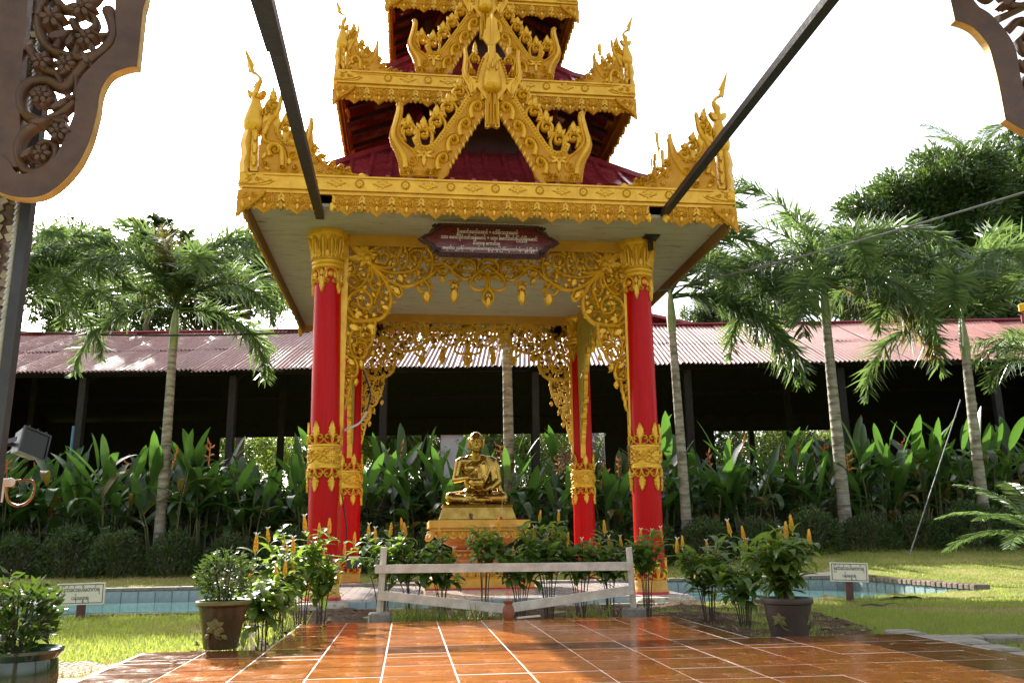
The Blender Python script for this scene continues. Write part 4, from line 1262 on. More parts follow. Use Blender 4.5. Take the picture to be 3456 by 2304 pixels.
    out['crest_flame'] = c.mesh('crest_flame', MAT['gold'], 45)
    c = Carve(); c.dome((0,0), .047, .006, .012, 14, -.02)
    out['glass_disc'] = c.mesh('disc', MAT['gold'], 45)
    # upper flare beside the centre spine
    def flare(c):
        F_ = [(-.388,6.734),(-.367,6.759),(-.348,6.737),(-.33,6.62),(-.341,6.444),(-.314,6.353),(-.262,6.316),(-.201,6.25),(-.288,6.078),(-.346,6.236),(-.403,6.348),(-.409,6.44),(-.39,6.617)]
        c.plate(gl_all(F_), .004, .045)
        c.ridge(gl_all([(-.37,6.74),(-.36,6.6),(-.375,6.45),(-.35,6.34),(-.29,6.25),(-.28,6.12)]), .04, .02, .045)
        c.plate(gl_all([(-.10,6.70),(-.16,6.60),(-.23,6.36),(-.25,6.26),(-.06,5.98),(-.04,6.70)]), .006, .04)
        c.beads(gl_all([(-.124,6.644),(-.167,6.536),(-.209,6.394),(-.225,6.27)]), .02, .03, .042, .04)
        c.flame(gl((-.246,6.60)), gl((-.245,6.861)), .12, .024, .03, .0); c.flame(gl((-.29,6.41)), gl((-.309,6.56)), .09, .024, .03, .0)
    both(flare, 'apex_flare', sides=(1,))
    b = MB()
    z0 = -4.748
    b.lathe([(.02,6.135+z0),(.085,6.15+z0),(.122,6.20+z0),(.128,6.27+z0),(.118,6.36+z0),(.098,6.46+z0),(.075,6.55+z0),(.055,6.62+z0),(.050,6.72+z0),(.048,6.82+z0),(.02,6.84+z0)], 16, (0,-.03,0))
    c = Carve(lambda u, v, w: (u, -.03-w, v))
    for a_, zz in ((-.5,6.40),(0,6.42),(.5,6.40)):
        c.leaf((math.sin(a_)*.10, zz+z0), R(90-a_*20), .14, .05, .03, .07+.03*math.cos(a_)-.01)
    b.merge(c)
    out['apex_bulb'] = b.mesh('apex_bulb', MAT['gold'], 45)
    c = Carve()
    c.plate(gl_all([(-.084,6.80),(-.142,6.893),(-.131,7.001),(-.11,7.026),(-.10,7.16),(-.03,7.24),(.04,7.16),(.045,7.02),(.07,7.0),(.08,6.893),(.0,6.80),(-.03,6.78)]), .02, .06)
    c.ridge(gl_all([(-.03,6.79),(-.03,7.22)]), .03, .03, .06, smooth=False)
    out['spear'] = c.mesh('spear', MAT['gold'], 30)
    c = Carve()
    c.plate(gl_all([(-.115,6.16),(.055,6.16),(.065,5.69),(.03,5.675),(-.03,5.70),(-.085,5.672),(-.12,5.686)]), -.03, .02)
    for x in (-.095,-.05,-.01,.035): c.ridge(gl_all([(x,6.15),(x*.8-.006,5.95),(x,5.70)]), .034, .032, .02)
    out['tail_drop'] = c.mesh('tail_drop', MAT['gold'], 45)
    return out
GAB = gable_meshes()
HOOKS = [(-.236,5.958),(-.38,5.711),(-.522,5.483),(-.655,5.234),(-.105,6.195)]
FLAMES = [((-1.068,5.60),(-1.071,5.791)),((-.881,5.56),(-.843,5.762)),((-.719,5.73),(-.73,5.937)),((-.577,5.935),(-.586,6.107)),((-.434,6.155),(-.457,6.332))]
DISCS = [(-1.13,5.715),(-.971,5.592),(-.782,5.658),(-.656,5.86),(-.529,6.061)]

def roof_slope_mesh(prof, e_in, name='roof_slope'):
    """one side of a hipped ribbed metal roof; prof = [(half width, z)] from eave to top, faces -y"""
    b = MB()
    vs, fs = [], []
    for hw, z in prof:
        vs += [(-hw, -hw, z), (hw, -hw, z)]
    for i in range(len(prof)-1):
        fs.append((2*i, 2*i+1, 2*i+3, 2*i+2))
    b.add(vs, fs)
    # standing ribs, trapezoid section
    step = .26
    n = int(prof[0][0]/step)
    for k in range(-n, n+1):
        x = (k+.0)*step
        pts = []
        for i in range(len(prof)-1):
            (h0, z0), (h1, z1) = prof[i], prof[i+1]
            if abs(x)+.03 > h0: break
            if not pts: pts.append((h0, z0))
            if abs(x)+.03 < h1: pts.append((h1, z1))
            else:
                t = (h0-abs(x)-.03)/(h0-h1)
                pts.append((h0+(h1-h0)*t, z0+(z1-z0)*t)); break
        if len(pts) < 2: continue
        v2, f2 = [], []
        for hy, z in pts:
            for dx, dz in ((-.036,.0),(-.022,.048),(.022,.048),(.036,.0)):
                v2.append((x+dx, -hy, z+dz-.001))
        for i in range(len(pts)-1):
            for q in range(3):
                f2.append((i*4+q, i*4+q+1, i*4+5+q, i*4+4+q))
        f2.append((0,1,2,3))
        b.add(v2, f2)
    return b.mesh(name, MAT['maroon'], 0, False)
def tier(e, zb, s_fin, s_gab, prof, pole_gaps, wall, gab_off):
    fm = fascia_mesh(e)
    rm = roof_slope_mesh(prof, e)
    vs_ = 1.0 if e > 2.5 else (.92 if e > 1.8 else .85)
    for k_ in range(4):
        rz = k_*R(90)
        f = obj('eave_fascia', fm, pav, (0,0,zb), (0,0,rz))
        n = int(2*(e-.45)/.272)
        n -= (n+1) % 2
        st = .272
        for i in range(n):
            x = (i-(n-1)/2)*st
            if k_ == 0 and any(abs(x-g) < .10 for g in pole_gaps): pass
            obj('rosette' if i % 2 == 0 else 'lozenge', RO if i % 2 == 0 else LO, f, (x, -e, .081), (0,0,0), .92)
        for s in (-1, 1):
            obj('corner_plate', CP, f, (s*e, -e-.004, 0), (0,0,0), (-s*vs_, 1, vs_))
        segs = [(-e+.10, e-.10)]
        if k_ == 0 and pole_gaps:
            g0, g1 = pole_gaps
            segs = [(-e+.10, g0-.11), (g0+.10, g1-.10), (g1+.11, e-.10)]
        for a, c_ in segs:
            m_ = max(1, round((c_-a)/(.35*vs_)))
            w_ = (c_-a)/m_
            for i in range(m_):
                obj('valance_unit', VA, f, (a+(i+.5)*w_, -e+.025, -.055), (0,0,0), (w_/.35, 1, vs_))
        r = obj('roof_slope', rm, pav, (0,0,0), (0,0,rz))
        # hip cap along the left hip of this side
        hc = MB()
        hc.tube([(-h, -h, z+.015) for h, z in prof], .07, 6, True)
        obj('hip_cap', hc, r, m=MAT['maroon'], smooth=30)
        c = obj('corner_finial', FIN['plate'], pav, tuple(Matrix.Rotation(rz,4,'Z') @ Vector((-e, -e, zb))), (0,0,rz), s_fin)
        for nm, me in FIN['kids']: obj(nm, me, c)
        obj('bulb', FIN['bulb'], c, (.105,.105,-.10), (0,0,0), (1.22,1.22,1.12)); obj('plume', FIN['plume'], c, (.105,.105,-.10), (0,0,R(-10 if k_ in (0,2) else 100)), (1.3,1.3,1.13))
        obj('leaf_pedestal', FIN['stem'], c)
        gy = -e+gab_off
        g = obj('gable_ornament', GAB['gable_ornament'], pav, tuple(Matrix.Rotation(rz,4,'Z') @ Vector((-.03 if k_ == 0 else 0, gy, zb))), (0,0,rz), (s_gab,1,s_gab))
        for s in (1, -1):
            for nm, key in (('rope_border','rope_border'),('foot_volute','foot_volute0'),('foot_volute','foot_volute1'),('valley_flower','valley_flower'),('horn_scroll','horn_scroll')):
                obj(nm, GAB[key], g, (0,0,0), (0,0,0), (s,1,1))
            obj('apex_flare', GAB['apex_flare'], g, (0,-.012,0), (0,0,0), (s,1,1))
            for i, h in enumerate(HOOKS):
                q = gl(h); obj('hook_scroll', GAB['hook_scroll'], g, (s*q[0], 0, q[1]), (0,0,0), (s*(1-.03*i), 1, 1-.03*i))
            for p, t in FLAMES:
                q, q2 = gl(p), gl(t); L_ = math.hypot(q2[0]-q[0], q2[1]-q[1])
                obj('crest_flame', GAB['crest_flame'], g, (s*q[0], .01, q[1]), (0,0,0), (-s, 1, L_/.20))
            for p in DISCS:
                q = gl(p); obj('disc', GAB['glass_disc'], g, (s*q[0], .012, q[1]))
        for nm in ('apex_bulb','spear','tail_drop'):
            obj(nm, GAB[nm], g, (0,-.012,0))
    # dark timber box that carries the next tier
    if wall:
        hw, z0, z1 = wall
        b = MB()
        for sx in (-1, 1):
            for sy in (-1, 1):
                b.box(sx*hw-.06, sx*hw+.06, sy*hw-.06, sy*hw+.06, z0-.3, z1)
        b.box(-hw+.03, hw-.03, -hw+.03, hw-.03, z0-.3, z1-.05)
        obj('tier_wall', b, pav, m=MAT['darkmaroon'], smooth=0)
tier(3.02, 4.748, 1.0, 1.0, [(2.97,4.93),(2.55,5.12),(2.07,5.46),(1.62,5.86),(1.30,6.12)], (-2.05, 2.015), (1.24, 6.1, 6.66), .10)
tier(2.065, 6.705, .70, .85, [(2.03,6.89),(1.70,7.06),(1.35,7.36),(1.05,7.70),(.85,7.92)], (), (.80, 7.85, 8.5), .06)
tier(1.423, 8.56, .52, .66, [(1.40,8.74),(1.10,8.92),(.75,9.3),(.40,9.9),(.12,10.8)], (), None, .05)
# dark rafters under the second and third eave
for e, z, hw in ((2.0, 6.70, 1.24), (1.37, 8.55, .80)):
    b = MB()
    for k_ in range(4):
        Rz = Matrix.Rotation(k_*R(90), 4, 'Z')
        for i in range(-4, 5):
            x = i*e/4.6
            n0 = len(b.v)
            b.box(x-.03, x+.03, -e+.05, -hw+.05, z-.02, z+.05)
            for q in range(n0, len(b.v)):
                v_ = b.v[q]; zz = v_[2]+(.30*(v_[1]+e)/(e-hw))
                b.v[q] = tuple(Rz @ Vector((v_[0], v_[1], zz)))
    obj('rafters', b, pav, m=MAT['darkmaroon'], smooth=0)
sp = MB(); sp.lathe([(.16,10.7),(.20,10.8),(.12,10.95),(.16,11.05),(.09,11.2),(.05,11.6),(.02,12.2),(.005,12.5)], 16)
obj('spire', sp, pav, m=MAT['gold'])
# timber blocks on the inner face of the eave boards
eb = MB(); eb.box(-2.9, 2.9, -.035, .0, -.30, -.02)
ebm = eb.mesh('eave_backing', MAT['oldwood'], 0)
for k_ in (1, 3):
    rz = k_*R(90)
    obj('eave_backing', ebm, pav, tuple(Matrix.Rotation(rz,4,'Z') @ Vector((0,-2.93,4.70))), (0,0,rz))
# ---------------------------------------------------------------- the long open shed behind the garden
SHA = -YAW - R(.8)
shed = thing('long_shed', 'long open shed with a rusty pink corrugated iron roof and dark interior', 'shed', from_latd(0, 22, 0), (0,0,SHA))
EZ, RZ, DEP = 5.08, 7.30, 5.0      # eave, ridge heights, half depth
def corr_mesh(w, L, pitch=.118, amp=.027, wob=0.0):
    b = MB()
    n = int(w/pitch*6)
    rows = [0, .5, 1.0]
    for t in rows:
        for i in range(n+1):
            x = -w/2+w*i/n
            b.v.append((x, t*L, amp*math.sin(2*math.pi*x/pitch)+wob*math.sin(t*3+x*2)))
    for j in range(len(rows)-1):
        for i in range(n):
            b.f.append((j*(n+1)+i, j*(n+1)+i+1, (j+1)*(n+1)+i+1, (j+1)*(n+1)+i))
    return b.mesh('roof_sheet', MAT['iron'], 180, False)
SLOPE = math.atan2(RZ-EZ, DEP)
SL = math.hypot(RZ-EZ, DEP)
CS = [corr_mesh(1.06, SL*.54, wob=w) for w in (0, .012, -.014)]
for i in range(-17, 19):
    for jrow, off in ((0, 0), (1, SL*.47)):
        jit = random.uniform(-.06, .06) if jrow == 0 else random.uniform(-.03,.03)
        if jrow == 0 and i in (-7,-8,3): jit -= .06
        d = off+jit-.05
        obj('roof_sheet', random.choice(CS), shed, (i*.98+random.uniform(-.02,.02), d*math.cos(SLOPE), EZ+d*math.sin(SLOPE)+.02+.018*jrow+.006*(i % 2)),
            (SLOPE+random.uniform(-.006,.006), random.uniform(-.008,.008), random.uniform(-.006,.006)))
b = MB()      # far slope, ridge cap, purlins, posts
b.add([(-17.5, DEP+.02, RZ),(18.5, DEP+.02, RZ),(18.5, 2*DEP+.1, EZ-.04),(-17.5, 2*DEP+.1, EZ-.04)], [(0,1,2,3)])
obj('back_slope', b, shed, m=MAT['iron'], smooth=0)
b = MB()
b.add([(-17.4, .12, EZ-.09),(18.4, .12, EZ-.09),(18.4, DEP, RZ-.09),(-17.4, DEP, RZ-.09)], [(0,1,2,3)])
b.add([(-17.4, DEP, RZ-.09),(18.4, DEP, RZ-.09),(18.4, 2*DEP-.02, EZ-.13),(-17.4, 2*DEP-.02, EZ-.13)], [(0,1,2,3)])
obj('shade_lining', b, shed, m=MAT['lining'], smooth=0)  # added dark sheets standing in for shade below the iron
b = MB(); b.tube([(-17.6, DEP, RZ+.06),(18.6, DEP, RZ+.06)], .13, 8, True, .5)
obj('ridge_cap', b, shed, m=MAT['maroon'])
b = MB()
for t in (.06,.35,.65,.95):
    for sgn in (0, 1):
        y = t*DEP if not sgn else 2*DEP-t*DEP
        z = EZ+t*(RZ-EZ)-.14
        b.box(-17.4, 18.4, y-.04, y+.04, z-.06, z+.06)
obj('purlin', b, shed, m=MAT['shedwood'], smooth=0)
for x in list(range(-16, 19, 4)):
    for y, h in ((.35, EZ-.05), (2*DEP-.35, EZ-.05), (DEP, RZ-.25)):
        if y == DEP and x % 8: continue
        q = MB(); q.box(-.09, .09, -.09, .09, 0, h)
        obj('shed_post', q, shed, (x+.6, y, -.05), m=MAT['shedwood'], smooth=0)
    q = MB(); q.add([(-.05,.3,EZ-.16),(.05,.3,EZ-.16),(.05,DEP,RZ-.2),(-.05,DEP,RZ-.2),(-.05,.3,EZ-.30),(.05,.3,EZ-.30),(.05,DEP,RZ-.36),(-.05,DEP,RZ-.36)], [(0,1,2,3),(7,6,5,4),(0,4,5,1),(2,6,7,3),(1,5,6,2),(0,3,7,4)])
    obj('rafter', q, shed, (x+.6, 0, 0), m=MAT['shedwood'], smooth=0)
# added dark screen below the back eave, blocks sun to keep the inside dark
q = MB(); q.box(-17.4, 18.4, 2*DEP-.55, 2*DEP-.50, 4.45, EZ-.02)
obj('added_back_screen', q, shed, m=MAT['shedwood'], smooth=0)
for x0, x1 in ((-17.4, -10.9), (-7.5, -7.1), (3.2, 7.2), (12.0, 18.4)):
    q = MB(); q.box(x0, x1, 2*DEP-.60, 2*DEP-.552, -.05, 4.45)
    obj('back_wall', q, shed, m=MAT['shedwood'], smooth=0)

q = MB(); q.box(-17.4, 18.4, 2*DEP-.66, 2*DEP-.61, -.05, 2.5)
obj('added_low_wall', q, shed, m=MAT['shedwood'], smooth=0)  # added low wall, hides the bright ground beyond the shed
for x0 in (-17.45, 18.35):
    q = MB(); g_ = [(.3,-.05),(2*DEP-.3,-.05),(2*DEP-.3,EZ+.12),(DEP,RZ+.04),(.1,EZ+.03)]
    q.add([(x0,y,z) for y,z in g_]+[(x0+.08,y,z) for y,z in g_], [(4,3,2,1,0),(5,6,7,8,9)]+[(i,(i+1)%5,5+(i+1)%5,5+i) for i in range(5)]); obj('end_wall', q, shed, m=MAT['shedwood'], smooth=0)
p = at(163, 1010, 21.2); q = MB(); q.tube([(0,0,0),(.03,0,3.55)], .035, 8)
tag(obj('blue_pipe', q, loc=(p.x, p.y, -.02), m=MAT['bluepaint']), 'thin blue pipe standing upright before the dark shed at the left', 'pipe')

# pale building and far house behind
p = at(1052, 1010, 37)
hb_ = thing('white_building', 'pale building glimpsed behind the statue through the open shed', 'building', (p.x, p.y, 0), (0,0,-YAW))
q = MB(); q.box(-.75, .75, 0, 3, -.1, 5.2)
obj('wall', q, hb_, m=MAT['palebuilding'], smooth=0)
q = MB(); q.box(.77, 1.6, .2, 2.8, -.1, 5.0); obj('blue_wall', q, hb_, m=MAT['bluepaint'], smooth=0)
q = MB(); q.box(-1.0, 1.8, -.3, 3.3, 5.2, 5.35); obj('roof', q, hb_, m=MAT['concrete'], smooth=0)
p = at(1545, 757, 36)
fh = thing('far_house', 'house with a maroon roof and grey gable rising behind the shed ridge', 'house', (p.x, p.y, 0), (0,0,-YAW+R(12)))
zt = p.z
q = MB(); q.box(-2.6, .95, 0, 4, -.1, zt+.10)
obj('wall', q, fh, m=MAT['greywall'], smooth=0)
for i in range(2):
    q = MB(); q.box(-.5, .5, 0, .06, -.35, .35); obj('window', q, fh, (-1.5+i*1.4, -.055, zt-.35), m=MAT['darkmaroon'], smooth=0)
q = MB(); q.add([(-3.0,-.5,zt+.75),(1.45,-.5,zt+.0),(1.45,4.5,zt+.0),(-3.0,4.5,zt+.75),(-3.0,-.5,zt+.87),(1.45,-.5,zt+.12),(1.45,4.5,zt+.12),(-3.0,4.5,zt+.87)], [(3,2,1,0),(4,5,6,7),(0,1,5,4),(1,2,6,5),(2,3,7,6),(3,0,4,7)])
obj('roof', q, fh, m=MAT['maroon'], smooth=0)
q = MB(); q.add([(-.2,-.7,zt-.35),(1.7,-.7,zt-.62),(1.7,0,zt-.40),(-.2,0,zt-.13),(-.2,-.7,zt-.27),(1.7,-.7,zt-.54),(1.7,0,zt-.32),(-.2,0,zt-.05)], [(3,2,1,0),(4,5,6,7),(0,1,5,4),(1,2,6,5),(2,3,7,6),(3,0,4,7)])
obj('awning', q, fh, m=MAT['maroon'], smooth=0)
p = at(2000, 988, 35)
rs = thing('small_rusty_roof', 'low rusty roof of a hut seen through the shed at the right', 'hut', (p.x, p.y, 0), (0,0,-YAW+.2))
q = MB(); q.add([(-2.2,-1.5,p.z-.3),(2.4,-1.5,p.z-.0),(2.4,1.5,p.z+.5),(-2.2,1.5,p.z+.25),(-2.2,-1.5,p.z-.25),(2.4,-1.5,p.z+.05),(2.4,1.5,p.z+.55),(-2.2,1.5,p.z+.3)], [(3,2,1,0),(4,5,6,7),(0,1,5,4),(1,2,6,5),(2,3,7,6),(3,0,4,7)])
obj('roof', q, rs, m=MAT['iron'], smooth=0)
q = MB(); q.box(-1.9, 2.0, -1.2, 1.2, -.1, p.z-.35); obj('wall', q, rs, m=MAT['shedwood'], smooth=0)

# low wall of pierced blocks behind the heliconias
bw = thing('pierced_block_wall', 'low grey wall of pierced blocks behind the heliconia bed', 'wall', from_latd(0, 20.7, 0), (0,0,-YAW))
q = MB(); q.box(-15, 15, -.10, .10, -.1, .55); obj('wall_base', q, bw, m=MAT['greywall'], smooth=0)
q = MB(); q.box(-15, 15, -.12, .12, 1.38, 1.48); obj('wall_cap', q, bw, m=MAT['greywall'], smooth=0)
blk = MB()
s_ = .20
for x0, x1, z0, z1 in ((-s_,-s_+.04,-s_,s_),(s_-.04,s_,-s_,s_),(-s_+.04,s_-.04,-s_,-s_+.04),(-s_+.04,s_-.04,s_-.04,s_)):
    blk.box(x0, x1, -.07, .07, z0, z1)
for a in range(4):
    an = R(45+90*a)
    blk.tube([(math.cos(an+t)*.10+math.cos(R(45+90*a))*.07, 0, math.sin(an+t)*.10+math.sin(R(45+90*a))*.07) for t in (-1.4,-.7,0,.7,1.4)], .022, 4)
blk.sphere((0,0,0), .045, 6, 4)
bm_ = blk.mesh('pierced_block', MAT['greywall'], 0)
for i in range(72):
    for j in range(2):
        obj('pierced_block', bm_, bw, (-14.4+i*.405, 0, .765+j*.405))

# ---------------------------------------------------------------- cables and braces
def sag(p, q, s, n=14):
    out = []
    for i in range(n+1):
        t = i/n
        v = p.lerp(q, t); v.z -= s*4*t*(1-t); out.append(v)
    return out
def cable(name, label, cat, pts, r, m):
    p0 = pts[0]
    q = MB(); q.tube([p-p0 for p in pts], r, 6)
    return tag(obj(name, q, loc=p0, m=m), label, cat)
cable('overhead_cable', 'grey bundled cable rising to the right before the palms', 'cable', sag(at(1512, 668, 12.2), at(1512, 668, 12.2).lerp(at(2420, 358, 8.5), 2.2), .30, 24), .013, MAT['greycable'])
cable('overhead_cable', 'dark cable strung behind the left palm across the shed roof', 'cable', sag(at(-40, 757, 17.6), at(712, 762, 17.6), .10), .020, MAT['cable'])
cable('guy_wire', 'thin guy wire slanting down from the right palm to the hedge', 'wire', [at(2206, 918, 16.6), at(2150, 1090, 16.2), at(2088, 1278, 15.8)], .010, MAT['greycable'])
def brace(name, label, a, b_, w, h, extra=None):
    d = (b_-a); L = d.length
    q = MB(); q.cbox(-w/2, w/2, 0, L, -h/2, h/2, .006)
    rot = d.to_track_quat('Y', 'Z').to_euler()
    t = thing(name, label, 'steel beam', a, rot)
    obj('beam', q, t, m=MAT['blacksteel'], smooth=0)
    if extra: extra(t, L)
    return t
def ex_left(t, L):
    q = MB(); q.add([(.055,L*.66,-.01),(.075,L*.66,-.01),(.11,L,-.01),(.075,L,-.01),(.055,L*.66,.03),(.075,L*.66,.03),(.11,L,.03),(.075,L,.03)], [(0,1,2,3),(7,6,5,4),(0,4,5,1),(1,5,6,2),(2,6,7,3),(3,7,4,0)])
    obj('second_bar', q, t, m=MAT['blacksteel'], smooth=0)
    q = MB(); q.box(-.12,.12,-.16,.06,-.09,.09); obj('end_bracket', q, t, m=MAT['blacksteel'], smooth=0)
def ex_right(t, L):
    q = MB(); q.box(-.10,.10,-.12,.10,-.10,.08); obj('end_bracket', q, t, m=MAT['blacksteel'], smooth=0)
    q = MB(); q.box(-.03,.03,-.06,.0,-.26,-.10); obj('hanger_plate', q, t, m=MAT['blacksteel'], smooth=0)
a = at(742, 522, 10.62); e_ = at(611, 10, 4.55)
brace('roof_brace', 'dark steel beam with a thin second bar above the left front column', a, a+(e_-a)*1.35, .100, .085, ex_left)
a = at(1494, 530, 10.75); e_ = at(1904, 2, 5.75)
brace('roof_brace', 'single dark steel beam above the right front column', a, a+(e_-a)*1.35, .090, .08, ex_right)
# ---------------------------------------------------------------- palms
def frond_mesh(name, L, a0, a1, n, ll, m, plume=1.0, w=.030, rad=.016):
    """rachis in the +x/z plane from angle a0 to a1 (degrees above level), leaflets all round it"""
    K = 14
    pts = [(0,0,0)]
    for i in range(K):
        t = i/(K-1)
        a = R(a0+(a1-a0)*t**1.2)
        p = pts[-1]
        pts.append((p[0]+math.cos(a)*L/K, 0, p[2]+math.sin(a)*L/K))
    PT = np.array(pts)
    t = np.linspace(.13, 1.0, n) + rng.uniform(-.004, .004, n)
    t = np.clip(t, 0, .999)
    f = t*K; i0 = np.floor(f).astype(int); fr = (f-i0)[:, None]
    B = PT[i0]*(1-fr)+PT[i0+1]*fr
    T = unit(PT[i0+1]-PT[i0])
    side = np.array([0, 1.0, 0])
    nrm = np.cross(T, np.broadcast_to(side, T.shape))
    nrm = -nrm
    ang = np.where(np.arange(n) % 2 == 0, 1, -1)*(math.pi/2) + rng.uniform(-1.15, 1.15, n)*plume
    radd = np.cos(ang)[:, None]*nrm + np.sin(ang)[:, None]*side
    fwd = rng.uniform(.45, .95, n)[:, None]
    D = unit(radd+T*fwd)
    ln = ll*(np.sin(np.pi*np.clip(t*.93+.05, 0, 1))**.5)*rng.uniform(.8, 1.1, n)
    ln = np.maximum(ln, ll*.25)[:, None]
    S = unit(np.cross(D, T+rng.normal(size=(n,3))*.25))
    droop = np.array([0,0,-1.0])
    W = w*(.7+.5*rng.random(n))[:, None]
    p1 = B+D*ln*.5+droop*ln*.05
    p2 = B+D*ln+droop*ln*.16
    V = np.stack([B-S*W*.25, B+S*W*.25, p1+S*W*.5, p2, p1-S*W*.5], 1)
    me = quads_mesh(name, V, 5, [(0,1,2,4),(4,2,3)], m)
    # rachis
    b = MB(); b.tube(pts, [rad*(1-.8*i/K) for i in range(K+1)], 5)
    r = b.mesh('r', m, 60)
    bmx = bmesh.new(); bmx.from_mesh(me); bmx.from_mesh(r); bmx.to_mesh(me); bmx.free()
    me.update()
    return me
FR_ = [frond_mesh('frond', 2.6, a0, a1, 185, .56, MAT['palm'], 1.0, .038) for a0, a1 in ((84, 10), (74,-35), (62,-58), (40,-74), (5,-84), (80,-15))]
FRY = frond_mesh('frond', 1.5, 86, 55, 220, .46, MAT['palmyellow'], 1.0, .036)
FRYD = frond_mesh('frond', 2.0, -5, -80, 230, .50, MAT['palmyellow'], .9, .036)
def trunk_mesh(h, lean, r0, r1, bulge=.02):
    b = MB(); pts, rad = [], []
    n = int(h/.17)
    for i in range(n+1):
        t = i/n
        for dz, k_ in ((0, 1.0), (.145, .985), (.155, 1.05)):
            if i == n and dz: break
            tt = min(1, (i*h/n+dz)/h)
            pts.append((lean[0]*tt**1.3, lean[1]*tt**1.3, tt*h)); rad.append((r0+(r1-r0)*tt+bulge*math.exp(-(tt/.12)**2))*k_)
    b.tube(pts, rad, 12)
    return b.mesh('trunk', MAT['palmtrunk'], 50)
def palm(label, base, top, r0, r1, fronds, yellow=None, scale=1.0, spear=True, hang=()):
    g = ground_z(base.x, base.y)
    t = thing('palm_tree', label, 'palm tree', (base.x, base.y, g-.03), (0,0,0), 'foxtail palms')
    lean = (top.x-base.x, top.y-base.y)
    h = top.z-g
    obj('trunk', trunk_mesh(h, lean, r0, r1), t)
    b = MB(); b.tube([(0,0,-.05),(0,0,.25),(0,0,.55),(.01,0,.85)], [r1*1.08, r1*1.25, r1*.95, r1*.45], 10)
    obj('crownshaft', b, t, (lean[0], lean[1], h), m=MAT['crownshaft'])
    for az, kind, sc in fronds:
        me = FR_[kind] if kind >= 0 else (FRY if kind == -1 else FRYD)
        obj('frond', me, t, (lean[0], lean[1], h+.62*scale+random.uniform(-.08,.08)), (random.uniform(-.15,.15), 0, R(az)-YAW), sc*scale)
    return t
def ring(n, kinds, off=0, sc=(.9,1.1)):
    return [(off+i*360/n+random.uniform(-10,10), random.choice(kinds), random.uniform(*sc)) for i in range(n)]
# az 0 points right in the picture, 180 left, 270 towards the camera
palm('foxtail palm with a grey trunk at the left of the pavilion before the shed', at(368, 1215, 17.9), at(398, 790, 17.9), .125, .085,
     [(175,1,1.0),(150,2,.95),(10,1,1.05),(25,2,1.0),(-15,3,.95),(195,3,.9),(230,2,.9),(300,2,.95),(330,1,1.0),(100,0,.9),(60,1,1.),(350,5,.95),(205,1,1.0),(185,4,.9),(5,4,.9),(350,4,1.0),(160,0,1.0),(20,0,.9)]+[(270,-1,1.0),(180,-1,.9),(0,-1,.85)], scale=1.2)
palm('foxtail palm behind the dark mosaic pillar at the far left', at(-40, 1200, 17.5), at(30, 745, 17.5), .12, .085,
     [(10,1,1.05),(-15,2,1.0),(20,3,1.0),(0,5,1.0),(-30,3,.95),(180,1,1),(150,2,1),(90,1,1),(270,2,.95),(40,2,1.0),(320,1,1.0),(60,0,1.),(0,4,1.0),(30,1,1.1),(5,2,1.1),(-5,1,1.1)], scale=1.0)
palm('foxtail palm rising behind the statue, its crown hidden by the pavilion roof', at(1172, 1195, 18.4), at(1162, 700, 18.4), .125, .095,
     [(180,4,1.0),(175,3,1.05),(200,3,.95),(0,1,1),(40,2,1),(90,1,1),(130,2,1),(300,2,.9),(60,1,1.),(330,1,.9)])
palm('slim foxtail palm just right of the right front column', at(1578, 1200, 17.6), at(1543, 752, 17.6), .11, .08,
     [(5,3,1.05),(-20,4,1.0),(15,2,1.0),(170,1,.75),(40,1,.95),(0,0,1.0),(-8,4,.8),(120,1,.8),(300,3,.8),(8,4,1.2),(-12,3,1.1),(10,5,1.0),(5,0,1.1),(-2,4,1.25),(20,1,1.1)], scale=1.15)
palm('foxtail palm with the tallest trunk in the middle of the right garden', at(1942, 1200, 17.6), at(1897, 735, 17.6), .135, .092,
     [(175,1,.95),(150,2,.9),(200,3,.95),(10,2,.95),(-15,3,1.05),(25,1,1.0),(90,0,.9),(270,3,.9),(300,4,1.0),(240,4,.95),(60,1,.9),(340,2,1.0),(350,-2,1.1),(200,4,1.0),(10,4,1.1),(185,0,1.0)], scale=1.28)
palm('foxtail palm near the right edge held by a guy wire', at(2258, 1170, 17.5), at(2218, 812, 17.5), .12, .085,
     [(180,1,1.0),(165,2,1.05),(195,2,1.0),(10,1,1.0),(20,2,1.0),(-20,3,1.0),(270,2,1.),(240,3,1.),(300,1,1.0),(90,0,.95),(60,1,1.0),(205,3,1.0),(185,4,1.0),(160,0,1.0),(30,0,1.0)], scale=1.2)
palm('foxtail palm cut off by the right edge of the picture', at(2420, 1170, 17.5), at(2428, 930, 17.5), .11, .08,
     [(180,2,.8),(165,1,.8),(195,3,.8),(0,1,.9),(90,1,.9),(270,2,.8)])

# coconut palm rising behind the mango tree
CF = [frond_mesh('frond', 3.6, a0, a1, 150, .75, MAT['palm'], .22, .035, .03) for a0, a1 in ((70,15),(45,-25),(20,-50))]
pt_ = at(2225, 375, 42)
cp_ = thing('coconut_palm', 'tall coconut palm with feathery fronds above the big dark tree at the right', 'palm tree', (pt_.x, pt_.y, 0))
obj('trunk', trunk_mesh(pt_.z, (.4,0), .2, .14), cp_)
for i, (az, k_) in enumerate(((0,0),(25,1),(60,0),(100,1),(140,0),(165,1),(185,2),(170,0),(215,1),(260,1),(300,1),(335,1),(350,2),(20,2))):
    obj('frond', CF[k_], cp_, (.4, 0, pt_.z), (0,0,R(az)-YAW), random.uniform(.9,1.1))

